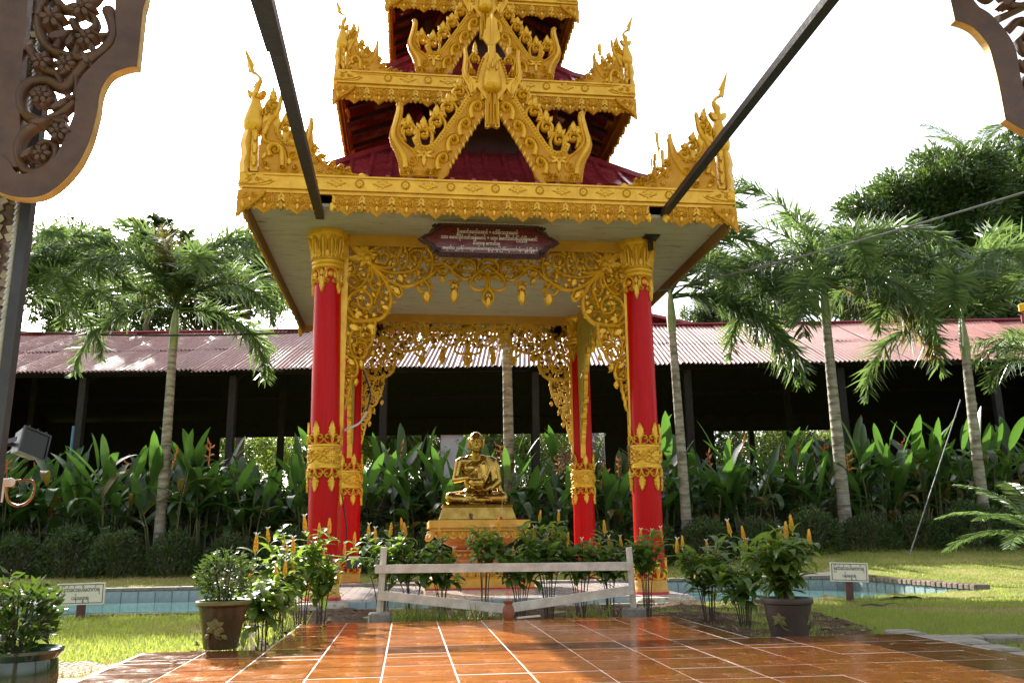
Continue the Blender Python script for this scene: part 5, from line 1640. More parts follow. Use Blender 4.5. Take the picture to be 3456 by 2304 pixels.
# ---------------------------------------------------------------- broad-leaved trees
def crown_points(c, r, ncl, per, spread, shell=.75):
    P, D = [], []
    for _ in range(ncl):
        while True:
            v = rng.normal(size=3); v /= np.linalg.norm(v)
            rad = shell+(1-shell)*rng.random() if rng.random() < .75 else rng.random()*.8
            if v[2] > -.75: break
        wob = 1+.16*math.sin(v[0]*5+c[0])+.14*math.sin(v[2]*7+v[1]*4+c[1])
        cc = np.array(c)+v*np.array(r)*rad*wob
        k = rng.normal(size=(per, 3)); k /= np.linalg.norm(k, axis=1, keepdims=True)
        P.append(cc+k*spread*rng.random((per,1))**.5)
        D.append(k*.7+np.array([0,0,-.25])+v*.35+rng.normal(size=(per,3))*.3)
    return np.concatenate(P), np.concatenate(D)
def tree(name, label, cat, base, c, r, ncl, per, spread, L, W, m, tr=.25, group=None, limbs=5):
    t = thing(name, label, cat, (base.x, base.y, ground_z(base.x, base.y)-.05), group=group)
    cz = Vector(c)-Vector((base.x, base.y, t.location.z))
    b = MB()
    fork = cz*.0+Vector((cz.x*.3, cz.y*.3, max(.4, cz.z-r[2]*.75)))
    b.tube([(0,0,0), fork*.5+Vector((.05,.03,0)), fork], [tr, tr*.8, tr*.65], 9)
    for i in range(limbs):
        a = 2*math.pi*i/limbs+random.uniform(-.3,.3)
        e = cz+Vector((math.cos(a)*r[0]*.6, math.sin(a)*r[1]*.6, random.uniform(-.3,.5)*r[2]))
        m_ = fork.lerp(e, .5)+Vector((0,0,-.1*r[2]))
        b.tube([fork-Vector((0,0,tr*.4)), m_, e], [tr*.5, tr*.3, tr*.08], 6)
    obj('trunk', b, t, m=MAT['bark'])
    P, D = crown_points(tuple(cz), r, ncl, per, spread)
    n = len(P)
    obj('crown', leaf_cloud('crown', P, D, rng.uniform(L*.7, L*1.2, n), rng.uniform(W*.8, W*1.2, n), m), t)
    return t
def gnd(p): return Vector((p.x, p.y, ground_z(p.x, p.y)))
c = at(2150, 570, 38); tree('mango_tree', 'large dark mango tree towering over the shed at the right', 'tree', gnd(c), c, (3.7, 3.2, 4.3), 420, 120, .62, .34, .11, MAT['mango'], .4)
c = at(2340, 540, 39); tree('mango_tree', 'second dark mango crown against the right edge beneath the coconut fronds', 'tree', gnd(c), c, (3.0, 3.0, 4.4), 300, 105, .62, .34, .11, MAT['mango'], .35)
c = at(2050, 640, 36); tree('broadleaf_tree', 'leafy tree filling the gap between the two right palms behind the shed', 'tree', gnd(c), c, (2.5, 2.2, 2.0), 170, 100, .55, .30, .10, MAT['mango'], .25)
c = at(1752, 690, 38); tree('round_tree', 'dense rounded dark tree above the shed ridge right of the pavilion', 'tree', gnd(c), c, (1.75, 1.8, 2.2), 200, 100, .42, .22, .09, MAT['mango'], .22)
c = at(1612, 745, 40); tree('small_tree', 'small tree peeping over the shed ridge beside the far house', 'tree', gnd(c), c, (1.1, 1.1, 1.1), 60, 100, .35, .17, .06, MAT['mango'], .15)
c = at(2300, 740, 35); tree('broadleaf_tree', 'low tree behind the shed near the right edge', 'tree', gnd(c), c, (3.0, 2.0, 1.6), 140, 110, .5, .22, .075, MAT['mango'], .2)
c = at(150, 640, 36); tree('broadleaf_tree', 'green tree behind the shed at the far left', 'tree', gnd(c), c, (2.6, 2.4, 2.2), 170, 110, .55, .24, .075, MAT['mango'], .22)
c = at(570, 650, 35); tree('broadleaf_tree', 'green tree behind the shed beside the pavilion roof edge on the left', 'tree', gnd(c), c, (2.0, 2.0, 1.5), 130, 110, .5, .22, .075, MAT['mango'], .22)

c = at(255, 735, 37); tree('broadleaf_tree', 'low leafy tree above the shed ridge between the two left palms', 'tree', gnd(c), c, (2.6, 1.8, 1.5), 120, 90, .5, .24, .08, MAT['mango'], .2)
c = at(470, 715, 37); tree('broadleaf_tree', 'low leafy tree above the shed ridge right of the left palm trunk', 'tree', gnd(c), c, (2.4, 1.8, 1.5), 110, 90, .5, .24, .08, MAT['mango'], .2)
c = at(1935, 640, 40); tree('broadleaf_tree', 'leafy tree above the shed ridge behind the tall right palm', 'tree', gnd(c), c, (2.6, 2.0, 2.4), 150, 90, .5, .28, .09, MAT['mango'], .2)

# frangipani with rosettes of big leaves and white flowers
c = at(350, 575, 33)
fp_ = thing('frangipani_tree', 'frangipani tree with leaf rosettes and white flowers behind the left palm', 'tree', gnd(c))
cz = c.z-fp_.location.z
b = MB()
tips = []
for i in range(70):
    a = random.uniform(0, 2*math.pi); rr = random.uniform(.1, 2.1)
    e = Vector((math.cos(a)*rr, math.sin(a)*rr*.7, cz+random.uniform(-.9, 1.35)-.25*rr))
    tips.append(e)
    s0 = Vector((0,0,cz-2.2)); b.tube([s0, s0.lerp(e,.5)+Vector((0,0,-.15)), e], [.07,.05,.03], 5)
b.tube([(0,0,0),(.05,0,cz*.5),(0,0,cz-2.15)], [.16,.13,.09], 8)
obj('trunk', b, fp_, m=MAT['bark'])
P, D, LL = [], [], []
for e in tips:
    for k_ in range(22):
        a = k_*2.4; el = random.uniform(-.35, .8)
        D.append((math.cos(a)*math.cos(el), math.sin(a)*math.cos(el), math.sin(el))); P.append(tuple(e)); LL.append(random.uniform(.36,.52))
obj('crown', leaf_cloud('crown', P, D, LL, .17, MAT['mango'], .15, (0,0,1)), fp_)
P, D = [], []
for e in random.sample(tips, 9):
    for _ in range(26):
        k_ = rng.normal(size=3)*.11; P.append((e.x+k_[0], e.y+k_[1]-.1, e.z+.18+k_[2]*.6)); D.append(tuple(rng.normal(size=3)))
obj('flowers', leaf_cloud('flowers', P, D, .08, .06, MAT['petal']), fp_)

# sunlit shrubs behind the shed, seen through it
for i, (px, py, d, rx, rz) in enumerate(((290,1035,36,1.7,1.5),(470,1030,37,2.0,1.6),(640,1035,36,1.9,1.5),(900,1010,37,1.6,1.5),(985,1030,38,1.3,1.1),(1130,1020,37,1.3,1.5),(1240,1050,38,1.5,1.2),(1440,1040,38,1.2,.9),(1800,1035,37,1.8,1.0),(1900,1050,37,1.3,.9))):
    c = at(px, py, d)
    lab = ('sunlit shrub behind the shed, first gap at the far left','sunlit shrub behind the shed just right of the left palm trunk','sunlit shrub behind the shed beside the left columns','big-leaved shrub behind the shed left of the statue','shrub behind the shed just left of the pale building','bright shrub behind the statue head','shrub behind the shed right of the middle palm trunk','shrub behind the shed between the two right columns','shrub behind the shed right of the slim palm','shrub behind the shed beside the rusty hut')[i]
    tree('shrub', lab, 'shrub', gnd(c), c, (rx, 1.2, rz), 55, 45, .38, .17 if i != 3 else .4, .07 if i != 3 else .16, MAT['lightleaf'], .06, 'shrubs behind the shed', 3)

for i in range(9):       # dense tall trees behind the shed, hidden above its roof; added to block sun
    c = from_latd(-15.5+i*4.0, 41+.8*(i % 2)); c.z = 4.6
    nm = ('first','second','third','fourth','fifth','sixth','seventh','eighth','ninth')[i]
    tree('garden_tree', 'dense tree seen through the open back of the shed, %s from the left' % nm, 'tree', gnd(c), c, (2.9, 2.0, 3.9), 150, 60, .6, .26, .10, MAT['lightleaf'] if i in (1,2,5) else MAT['mango'], .2, 'trees behind the open shed', 4)

# ---------------------------------------------------------------- heliconias
def paddle_mesh(L, W, bend, m, name='leaf'):
    K = 8
    vs, fs = [], []
    x, z = 0, 0
    for i in range(K+1):
        t = i/K
        a = R(90-bend*t*t)
        if i: x += math.cos(a)*L/K; z += math.sin(a)*L/K
        w = W*.5*(math.sin(math.pi*min(1, t*.96+.04))**.62) if i < K else .004
        if i == 0: w = .012
        s = .18
        vs += [(x-w*s*math.sin(a), -w, z+w*s*math.cos(a)), (x+.3*w*.1, 0, z), (x-w*s*math.sin(a), w, z+w*s*math.cos(a))]
    for i in range(K):
        for k_ in (0, 1):
            fs.append((i*3+k_, i*3+k_+1, i*3+4+k_, i*3+3+k_))
    b = MB(); b.v, b.f = vs, fs
    return b.mesh(name, m, 180, False)
PAD = [paddle_mesh(1.0, .21, bd, MAT['helileaf']) for bd in (12, 35, 60, 95, 130)]
PADY = [paddle_mesh(.8, .16, bd, MAT['heliyellow']) for bd in (80, 120)]
br = MB()
for i, (z, s) in enumerate(((0,1),(.07,-1),(.14,1),(.20,-1),(.25,1))):
    br.tube([(0,0,z),(s*.07,0,z+.035),(s*.15*(1-.1*i),0,z+.03+.02*i)], [.014,.020,.003], 5)
br.tube([(0,0,-.1),(0,0,.28)], .010, 5)
brm = br.mesh('flower', MAT['helibract'], 60)
def heliconia(base, h, label, nst=8, group='heliconia clumps in the bed'):
    t = thing('heliconia_plant', label, 'plant', base, (0,0,random.uniform(0,6.28)), group)
    b = MB()
    for i in range(nst):
        a = random.uniform(0, 6.28); rr = random.uniform(.05, .38)
        x0, y0 = math.cos(a)*rr, math.sin(a)*rr
        hh = h*random.uniform(.55, 1.0)
        lx, ly = x0+math.cos(a)*.22+random.gauss(0,.1), y0+math.sin(a)*.22+random.gauss(0,.1)
        b.tube([(x0,y0,0),((x0+lx)/2,(y0+ly)/2,hh*.5),(lx,ly,hh*.72)], [.018,.015,.009], 5)
        for k_ in range(random.choice((3,4,5))):
            tt = (.72,.63,.53,.42,.30)[k_]
            kind = (0 if k_ == 0 else random.choice((1,2,2,3,4)))
            az = a+random.uniform(-1.4,1.4)+(k_*2.6)
            yel = random.random() < .16 and k_ > 0
            me = random.choice(PADY) if yel else PAD[kind]
            obj('leaf', me, t, (lx*(tt/.72)+x0*(1-tt/.72), ly*(tt/.72)+y0*(1-tt/.72), hh*tt), (random.uniform(-.2,.2), R(random.uniform(6,46) if k_ == 0 else random.uniform(18,75)), az), random.uniform(.75,1.12)*h/2.9)
    obj('stems', b, t, m=MAT['helistem'])
    nf = random.choice((0,0,1,2))
    if nf: t['label'] = label+', bearing orange bracts'
    for _ in range(nf):
        a = random.uniform(0, 6.28)
        obj('flower', brm, t, (math.cos(a)*.3, math.sin(a)*.3, h*random.uniform(.62,.80)), (random.uniform(-.3,.3), random.uniform(-.3,.3), random.uniform(0,6.28)), random.uniform(.9,1.3))
HSEG = [(-99,-5.9,'tall heliconia left of the left palm trunk'),(-5.9,-3.9,'tall heliconia between left palm and left columns'),
        (-3.9,-1.35,'heliconia seen between the left columns and the statue'),(-1.35,.05,'heliconia directly behind the golden statue'),
        (.05,2.6,'heliconia seen between the statue and the right columns'),(2.6,3.9,'heliconia beside the slim palm right of the pavilion'),
        (3.9,7.1,'heliconia between the slim palm and the tall right palm'),(7.1,9.9,'heliconia between the tall right palm and the guyed palm'),(9.9,99,'heliconia at the right edge behind the cycad')]
for i in range(26):
    for rowi in (0, 1):
        l = -12.2+i*1.0+random.uniform(-.25,.25)+.5*rowi
        d = 18.2+rowi*1.15+random.uniform(-.2,.2)
        p = from_latd(l, d); p.z = ground_z(p.x, p.y)-.03
        h = random.uniform(2.55, 3.15)+.1*rowi
        q = l*18.2/d
        if -6.3 < q < -1.0: h -= .12
        if q > 3.0: h *= .92
        lab = [s[2] for s in HSEG if s[0] <= l < s[1]][0]
        heliconia(p, h, lab+(', back row' if rowi else ', front row'), 11 if rowi else 12, 'heliconias: '+lab)

# clipped low hedge in front of the heliconias
def hedge_bush(rx, ry, h, n):
    P, D = [], []
    while len(P) < n:
        v = rng.normal(size=3); v /= np.linalg.norm(v)
        if v[2] < -.1: continue
        s = .85+.2*rng.random()
        P.append((v[0]*rx*s*(1+.1*math.sin(v[2]*9)), v[1]*ry*s, v[2]*h*s*(1+.08*math.sin(v[0]*8)))); D.append((v[0]*.6+rng.normal()*.5, v[1]*.6+rng.normal()*.5, .7+rng.normal()*.4))
    return leaf_cloud('foliage', P, D, rng.uniform(.06,.11,n), rng.uniform(.025,.04,n), MAT['hedge'])
HB = [hedge_bush(.62, .55, .95, 2600) for _ in range(3)]
hb2 = MB()
for i in range(14):
    a = random.uniform(0,6.28); hb2.tube([(math.cos(a)*.1, math.sin(a)*.1, 0),(math.cos(a)*.4, math.sin(a)*.35, .75)], [.012,.004], 4)
hbm2 = hb2.mesh('branches', MAT['bark'])
ORD = ('first','second','third','fourth','fifth','sixth','seventh','eighth','ninth','tenth','eleventh','twelfth')
hcount = {}
for i in range(25):
    l = -11.6+i*1.02; d = 16.9+random.uniform(-.12,.12)
    if -4.0 < l < 3.0: d += .3
    p = from_latd(l, d); g = ground_z(p.x, p.y)-.02
    seg = 'left of the pavilion' if l < -3.6 else ('behind the pavilion' if l < 3.0 else 'right of the pavilion')
    hcount[seg] = hcount.get(seg, 0)+1
    t = thing('hedge_bush', 'clipped dark hedge bush %s, %s of its row from the left' % (seg, ORD[hcount[seg]-1]), 'bush', (p.x, p.y, g), (0,0,random.uniform(0,6.28)), 'hedge bushes '+seg)
    s = random.uniform(.88,1.12)
    obj('foliage', random.choice(HB), t, scale=(s*1.05,s,s*random.uniform(.9,1.08)*(.90 if l < 3 else .80)))
    obj('branches', hbm2, t)
# cycad at the right edge
CY = [frond_mesh('frond', 1.35, a0, a1, 120, .26, MAT['palm'], .12, .016, .014) for a0, a1 in ((62,5),(40,-20),(18,-35))]
p = at(2395, 1215, 12.4); p.z = ground_z(p.x, p.y)
cy = thing('cycad', 'cycad with stiff arching feather fronds at the right edge of the lawn', 'plant', p)
b = MB(); b.lathe([(.15,0),(.17,.2),(.15,.5),(.10,.66)], 12); obj('trunk', b, cy, m=MAT['bark'])
for i in range(22):
    obj('frond', CY[i % 3], cy, (0,0,.62), (0,0,i*2.4), random.uniform(.9,1.15))
# ---------------------------------------------------------------- Burmese lettering (Blender's own font)
def glyphs(s, size):
    cu = bpy.data.curves.new('lettering', 'FONT'); cu.body = s; cu.size = size
    cu.resolution_u = 3; cu.extrude = size*.012; cu.offset = size*.006
    o = bpy.data.objects.new('lettering', cu); COL.objects.link(o)
    dg = bpy.context.evaluated_depsgraph_get(); dg.update()
    me = bpy.data.meshes.new_from_object(o.evaluated_get(dg))
    COL.objects.unlink(o); bpy.data.objects.remove(o); bpy.data.curves.remove(cu)
    return me
def text_verts(s, size):
    """visual-order text; '{x}' is a small letter stacked under the one before, '[x]' a small one over the next.
    Every spacing run is measured with a trailing bar so that marks keep their place."""
    out_v, out_f = [], []
    def emit(run, x, y, sc):
        me = glyphs(run, size*sc)
        n = len(out_v)
        out_v.extend([(v.co.x+x, v.co.y+y, v.co.z) for v in me.vertices])
        out_f.extend([tuple(i+n for i in p.vertices) for p in me.polygons])
        xs_ = [v.co.x for v in me.vertices]
        bpy.data.meshes.remove(me)
        return (min(xs_), max(xs_)) if xs_ else (0, 0)
    def adv(run, sc=1.0):
        def right(t):
            me = glyphs(t, size*sc); r_ = max(v.co.x for v in me.vertices); bpy.data.meshes.remove(me); return r_
        return right(run+'\u1019')-right('\u1019')
    x, i, run = 0.0, 0, ''
    last_w = .68*size
    def flush():
        nonlocal x, run
        if run:
            emit(run, x, 0, 1.0); x += adv(run); run = ''
    while i < len(s):
        ch = s[i]
        if ch in '{[':
            j = s.index('}' if ch == '{' else ']', i)
            sub = s[i+1:j]
            if ch == '{':
                flush(); emit(sub, x-.60*size, -.42*size, .62)
            else:
                flush(); emit(sub, x+.12*size, .66*size, .55)
            i = j+1
        else:
            run += ch; i += 1
    flush()
    return out_v, out_f, x
_adv_cache = {}
def lettering(lines, m, width_fix=None):
    """lines: (text, size, centre u, v, wanted width); returns a mesh in the x/z plane facing -y"""
    V_, F_ = [], []
    for s, size, cu_, v, want in lines:
        vv, ff, w = text_verts(s, size)
        xs_ = [p[0] for p in vv]; x0, x1 = min(xs_), max(xs_)
        k_ = want/(x1-x0) if want else 1.0
        n = len(V_)
        V_.extend([((p[0]-(x0+x1)/2)*k_+cu_, -p[2], p[1]+v) for p in vv])
        F_.extend([tuple(i+n for i in f) for f in ff])
    me = bpy.data.meshes.new('lettering'); me.from_pydata(V_, [], F_); me.materials.append(m); me.update()
    return me

# name board of the pavilion
nb = thing('name_board', 'dark red carved name board with four lines of cream Burmese lettering under the eave', 'name board', (-.045, -2.68, 4.285), (R(-9), 0, R(0)))
nb.scale = (.955,.955,.955)
OUT = [(-.93,.0),(-.84,.07),(-.80,.075),(-.75,.16),(-.70,.17),(-.66,.245),(.66,.245),(.70,.17),(.75,.16),(.80,.075),(.84,.07),(.93,0),(.84,-.07),(.80,-.075),(.75,-.16),(.70,-.17),(.66,-.245),(-.66,-.245),(-.70,-.17),(-.75,-.16),(-.80,-.075),(-.84,-.07)]
c = Carve(); c.plate([(u*.90, v*.76) for u, v in OUT], -.02, .0); obj('panel', c, nb, m=MAT['signred'], smooth=0)
c = Carve(); c.plate(OUT, -.035, -.012)
rim = [(u*.955, v*.88) for u, v in OUT]
c.ridge(rim+[rim[0]], .040, .022, -.012, smooth=False)
c.beads(rim+[rim[0]], .022, .030, .040, -.008)
obj('carved_rim', c, nb, m=MAT['signrim'], smooth=45)
L1 = 'ဦးေမာင်ေမာင်ေအာင် + ေဒါ်မိုးသဉ{ဇ}ာေမာင်'
L2 = 'သား ေမာင်ပိုင်လင်းခန့်ေမာင် + သား ေမာင်လင်းြပည့်ြဖိုးေမာင်'
L3 = 'မိသားစု ေကာင်းမှု'
L4 = 'အမှတ်(၁၂၄)ရိပ်သာ(၃)လမ်းေဝဇန{တ}ာဥယျာဉ်အိမ်ရာ၊သ[င်]ကန်းကျွန်းြမို့နယ်'
obj('lettering', lettering([(L1,.070,-.02,.098,.80),(L2,.066,.0,.014,1.26),(L3,.062,-.04,-.064,.35),(L4,.056,.01,-.140,1.24)], MAT['cream']), nb, (0,-.003,0))

# lawn signs
S1 = 'ြမက်ခင်းေပါ်မတက်ရ'
S2 = 'ပန်းမခူးရ'
SGL = lettering([(S1,.058,0,.022,.365),(S2,.054,0,-.055,.165)], MAT['ink'])
def lawn_sign(p, label, rot, w=.455, h=.205):
    t = thing('lawn_sign', label, 'sign', p, rot, 'lawn signs')
    q = MB(); q.box(-w/2, w/2, -.008, .008, -h/2, h/2); obj('board', q, t, m=MAT['signboard'], smooth=0)
    q = Carve()
    iw, ih = w/2-.018, h/2-.016
    for a, b_ in (((-iw,ih),(iw,ih)),((iw,ih),(iw,-ih)),((iw,-ih),(-iw,-ih)),((-iw,-ih),(-iw,ih))):
        u0, u1 = sorted((a[0], b_[0])); v0, v1 = sorted((a[1], b_[1]))
        q.plate([(u0-.003,v0-.003),(u1+.003,v0-.003),(u1+.003,v1+.003),(u0-.003,v1+.003)], .006, .0095+.0004*(a[0] == b_[0]))
    obj('border_line', q, t, m=MAT['ink'], smooth=0)
    obj('lettering', SGL, t, (0,-.0095,0), (0,0,0), (w/.455,1,h/.205))
    q = MB(); q.box(-.036, .036, .009, .05, -.34, .04); obj('post', q, t, m=MAT['signpost'], smooth=0)
    return t
p = at(186, 1363, 8.75); lawn_sign(p, 'cream Burmese lawn sign on a brown post at the left pond bank', (0, R(-1.0), -YAW+R(4)))
p = at(1950, 1313, 9.6); lawn_sign(p, 'cream Burmese lawn sign standing by the right pond bank', (0, R(2.0), -YAW-R(6)), .395, .200)

# ---------------------------------------------------------------- low white fence before the pavilion
fn = thing('white_fence', 'low weathered white plank fence with concrete feet before the statue', 'fence', (0,0,0))
def plank(name, a, b_, w, th, parent, m, tilt=0.0, off=0.0):
    a, b_ = Vector(a), Vector(b_)
    d = b_-a
    q = MB(); q.cbox(-w/2, w/2, 0, d.length, -th/2, th/2, .004)
    for i in range(len(q.v)):
        x, y, z = q.v[i]; q.v[i] = (x+.003*math.sin(y*7), y, z+.003*math.sin(y*5))
    return obj(name, q, parent, a, d.to_track_quat('Y', 'Z').to_euler(), m=m, smooth=0)
A = at(871, 1421, 7.26); A.z = .07; At = at(882, 1256, 7.24)
B = at(1456, 1400, 7.48); B.z = .07; Bt = at(1444, 1256, 7.46)
def post(a, b_):
    q = MB(); d = b_-a
    n0 = 0
    q.cbox(-.020,.020,-.020,.020,0,d.length,.003)
    return obj('post', q, fn, a, d.to_track_quat('Z', 'Y').to_euler(), m=MAT['whitewood'], smooth=0)
post(A, At); post(B, Bt)
for P_ in (A, B):
    q = MB(); q.cbox(-.085,.085,-.07,.07,-.08,.03,.012); obj('concrete_foot', q, fn, (P_.x, P_.y, .075), (0,0,R(8)), m=MAT['concrete'], smooth=0)
def rail(pa, da, pb, db, hgt):
    a, b_ = at(*pa, da), at(*pb, db)
    d = b_-a; L = d.length
    q = MB(); q.cbox(0, L, -.011, .011, -hgt/2, hgt/2, .003)
    for i in range(len(q.v)):
        x, y, z = q.v[i]; q.v[i] = (x, y, z+.004*math.sin(x*4+1))
    obj('rail', q, fn, a, (0, -math.atan2(d.z, math.hypot(d.x, d.y)), math.atan2(d.y, d.x)), m=MAT['whitewood'], smooth=0)
rail((861, 1307), 7.21, (1450, 1299), 7.43, .068)
rail((868, 1367), 7.21, (1170, 1397), 7.34, .072)
rail((1172, 1396), 7.31, (1455, 1352), 7.43, .072)

# little clay vase on the terrace edge
p = at(1168, 1424, 7.05)
vs = thing('clay_vase', 'small red clay vase holding incense sticks before the fence', 'vase', (p.x, p.y, TZ))
q = MB(); q.lathe([(.030,0),(.042,.02),(.048,.05),(.046,.08),(.034,.108),(.030,.118),(.040,.135),(.043,.142),(.038,.142),(.028,.12)], 20, cap=False)
obj('body', q, vs, m=MAT['clay'])
q = MB()
for dx, dy in ((.0,0),(.008,.004),(-.006,.003)): q.tube([(dx,dy,.08),(dx*2.2,dy*2,.24)], .0016, 4)
q.prism([(.03*math.cos(a*.785), .03*math.sin(a*.785)) for a in range(8)], .108, .112)
obj('incense_sticks', q, vs, m=MAT['redpetal'])
q = MB(); q.cbox(0,.19,-.016,.016,0,.012,.002)
tag(obj('wood_strip', q, loc=(p.x+.07, p.y+.02, TZ+.006), rot=(0,R(-3),R(10)), m=MAT['whitewood'], smooth=0), 'short pale wood strip lying beside the clay vase', 'wood strip')

# ---------------------------------------------------------------- golden shrimp plants
LEAF = []
for bd in (35, 70, 100):
    me = paddle_mesh(.175, .066, bd, MAT['shrimpleaf'])
    LEAF.append(me)
sk = MB()
prof = []
for i in range(9):
    z = .012+i*.0125; r_ = .017*(1-(i/9.5)**2.2)
    n = 5
    for k_ in range(n):
        a = 2*math.pi*k_/n+i*.63
        ca, sa = math.cos(a), math.sin(a)
        sk.add([(ca*r_*.35, sa*r_*.35, z-.012),(ca*r_-sa*.008, sa*r_+ca*.008, z),(ca*r_*1.12, sa*r_*1.12, z+.014),(ca*r_+sa*.008, sa*r_-ca*.008, z)], [(0,1,2,3)])
sk.tube([(0,0,-.03),(0,0,.115)], [.004,.009], 5)
skm = sk.mesh('flower_spike', MAT['spike'], 60)
wp = MB()
for a in (0.3, 2.0, 3.9):
    wp.tube([(0,0,.10),(math.cos(a)*.012, math.sin(a)*.012,.128),(math.cos(a)*.026, math.sin(a)*.026,.135)], [.004,.004,.002], 4)
wpm = wp.mesh('white_floret', MAT['petal'])
def shrimp(base, h, spread, nst, nsp, label, group='golden shrimp plants in the bed', dens=9, lsc=1.0, low=.42):
    t = thing('shrimp_plant', label, 'flowering plant', base, (0,0,0), group)
    b = MB()
    spikes = 0
    for i in range(nst):
        a = 2*math.pi*i/nst+random.uniform(-.4,.4)
        hh = h*random.uniform(.72, 1.0)
        sp_ = spread*random.uniform(.35, 1.0)
        tip = Vector((math.cos(a)*sp_, math.sin(a)*sp_*.8, hh))
        p0 = Vector((math.cos(a)*.03, math.sin(a)*.03, -.03)); m_ = Vector((tip.x*.35, tip.y*.35, hh*.5))
        P_ = cr([tuple(p0), tuple(m_), tuple(tip)], 5)
        b.tube(P_, [.0055-.003*j/len(P_) for j in range(len(P_))], 5)
        for k_ in range(dens):
            tt = low+(1-low)*(k_+.5)/dens
            f = tt*(len(P_)-1); j = min(int(f), len(P_)-2)
            q = Vector(P_[j]).lerp(Vector(P_[j+1]), f-j)
            for s in (0, math.pi):
                az = k_*1.6+s+random.uniform(-.4,.4)+a
                obj('leaf', random.choice(LEAF), t, q, (random.uniform(-.3,.3), R(random.uniform(30,95)), az), lsc*random.uniform(.65,1.15)*(1.0 if tt < .9 else .8))
        if spikes < nsp:
            fs_ = obj('flower_spike', skm, t, tip, (random.uniform(-.15,.15), random.uniform(-.15,.15), 0), random.uniform(.75,1.0))
            if random.random() < .55: obj('white_floret', wpm, fs_)
            spikes += 1
    obj('stems', b, t, m=MAT['shrimpstem'])
    return t
SHR = [ # px, py, d, height, spread, stems, spikes, label
 (600,1478,5.75,.46,.17,6,2,'sunlit shrimp plant with yellow spikes beside the brown pot'),
 (640,1455,6.25,.60,.22,7,3,'sunlit shrimp plant second from the brown pot, with yellow spikes'),
 (690,1425,6.9,.78,.26,8,4,'tall sunlit shrimp plant against the left front column'),
 (735,1415,7.15,.62,.22,6,2,'sunlit shrimp plant at the foot of the left front column'),
 (880,1405,7.7,.72,.24,8,5,'shrimp plant with orange spikes behind the left fence post'),
 (945,1402,7.8,.66,.26,8,4,'shrimp plant with orange spikes before the left side of the pedestal'),
 (1015,1400,7.8,.55,.20,6,2,'low shrimp plant with green spikes before the pedestal'),
 (1112,1402,7.75,.80,.13,5,1,'slender bare-stemmed shrimp plant standing before the middle of the pedestal'),
 (1195,1402,7.8,.62,.26,8,2,'leafy shrimp plant at the right corner of the pedestal'),
 (1262,1402,7.75,.80,.24,8,3,'tallest shrimp plant with an orange spike right of the pedestal'),
 (1335,1400,7.8,.72,.25,8,4,'shrimp plant with orange spikes before the right back column'),
 (1402,1400,7.85,.58,.20,6,3,'shrimp plant with orange spikes left of the right fence post'),
 (1487,1392,7.9,.74,.22,7,2,'shrimp plant before the foot of the right front column'),
 (1630,1420,7.3,.72,.24,8,4,'shrimp plant with orange spikes between the right column and the dark pot'),
 (1712,1425,6.95,.60,.24,8,1,'leafy shrimp plant just behind the dark pot'),
]
for px, py, d, h, spd, ns, nsp, lab in SHR:
    p = at(px, py, d); p.z = -.02
    bedp = py < 1410
    shrimp(p, h*(1.08 if bedp else 1.04), spd*1.12, ns, nsp+1, lab, dens=9 if h > .5 else 8, low=(.56 if bedp else .42) if 'bare' not in lab else .66)

# ---------------------------------------------------------------- pots and potted plants
def potplant(label, cat, base, r, h, n, L, W, m, flowers=None, zoff=0.0, group=None, name='potted_bush', stems=9, squash=.8):
    t = thing(name, label, cat, base, group=group)
    b = MB()
    P, D = [], []
    for i in range(stems):
        a = 2*math.pi*i/stems+random.uniform(-.4,.4)
        e = Vector((math.cos(a)*r*random.uniform(.2,.75), math.sin(a)*r*random.uniform(.2,.75), h*random.uniform(.55,.95)))
        b.tube([(math.cos(a)*.02, math.sin(a)*.02, -.06), tuple(e*.5), tuple(e)], [.006,.005,.002], 5)
    for i in range(n):
        v = rng.normal(size=3); v /= np.linalg.norm(v)
        s = rng.uniform(.45, 1.0)
        P.append((v[0]*r*s, v[1]*r*s, h*.55+v[2]*h*.5*s)); D.append((v[0]+rng.normal()*.4, v[1]+rng.normal()*.4, .35+rng.normal()*.45))
    obj('stems', b, t, m=MAT['shrimpstem'])
    obj('foliage', leaf_cloud('foliage', P, D, rng.uniform(L*.7,L*1.2,n), rng.uniform(W*.8,W*1.2,n), m, .2), t)
    return t
# brown glazed pot with relief flower
pl = Vector((-2.085, -7.22, TZ+.002))
t = thing('brown_flowerpot', 'glossy brown flowerpot with an olive flower relief at the left terrace corner', 'flowerpot', pl, (0,0,R(-12)))
q = MB(); q.lathe([(.095,0),(.100,.005),(.103,.03),(.118,.12),(.133,.20),(.140,.238),(.152,.242),(.158,.252),(.158,.268),(.150,.275),(.138,.272),(.132,.235),(.125,.215)], 36, cap=False)
q.prism([(.128*math.cos(a*.2618), .128*math.sin(a*.2618)) for a in range(24)], .205, .218)
obj('body', q, t, m=MAT['potbrown'])
q = MB(); q.lathe([(.150,.274),(.1545,.276),(.1605,.268),(.1605,.254),(.156,.250)], 36, cap=False); obj('rim', q, t, m=MAT['potolive'])
c = Carve(lambda u, v, w: ((.122+.08*(v-.12)+w)*math.sin(u/.122), -(.122+.08*(v-.12)+w)*math.cos(u/.122), v))
for a in (90,35,145,-20,200,-60): c.leaf((.01,.125), R(a), .062, .042, .007, -.001)
c.dome((.01,.125), .014, .010); c.scroll((.018,.128), .018, 0, 1.2, .008, .009)
c.leaf((-.02,.09), R(215), .055, .03, .006); c.leaf((.045,.085), R(-30), .05, .028, .006); c.ridge([(.01,.115),(.02,.075),(.05,.06)], .008, .006)
obj('flower_relief', c, t, m=MAT['potolive'])
potplant('small-leaved spiky bush growing in the brown flowerpot', 'potted plant', pl+Vector((0,0,.215)), .17, .34, 900, .040, .018, MAT['hedge'], name='potted_bush')
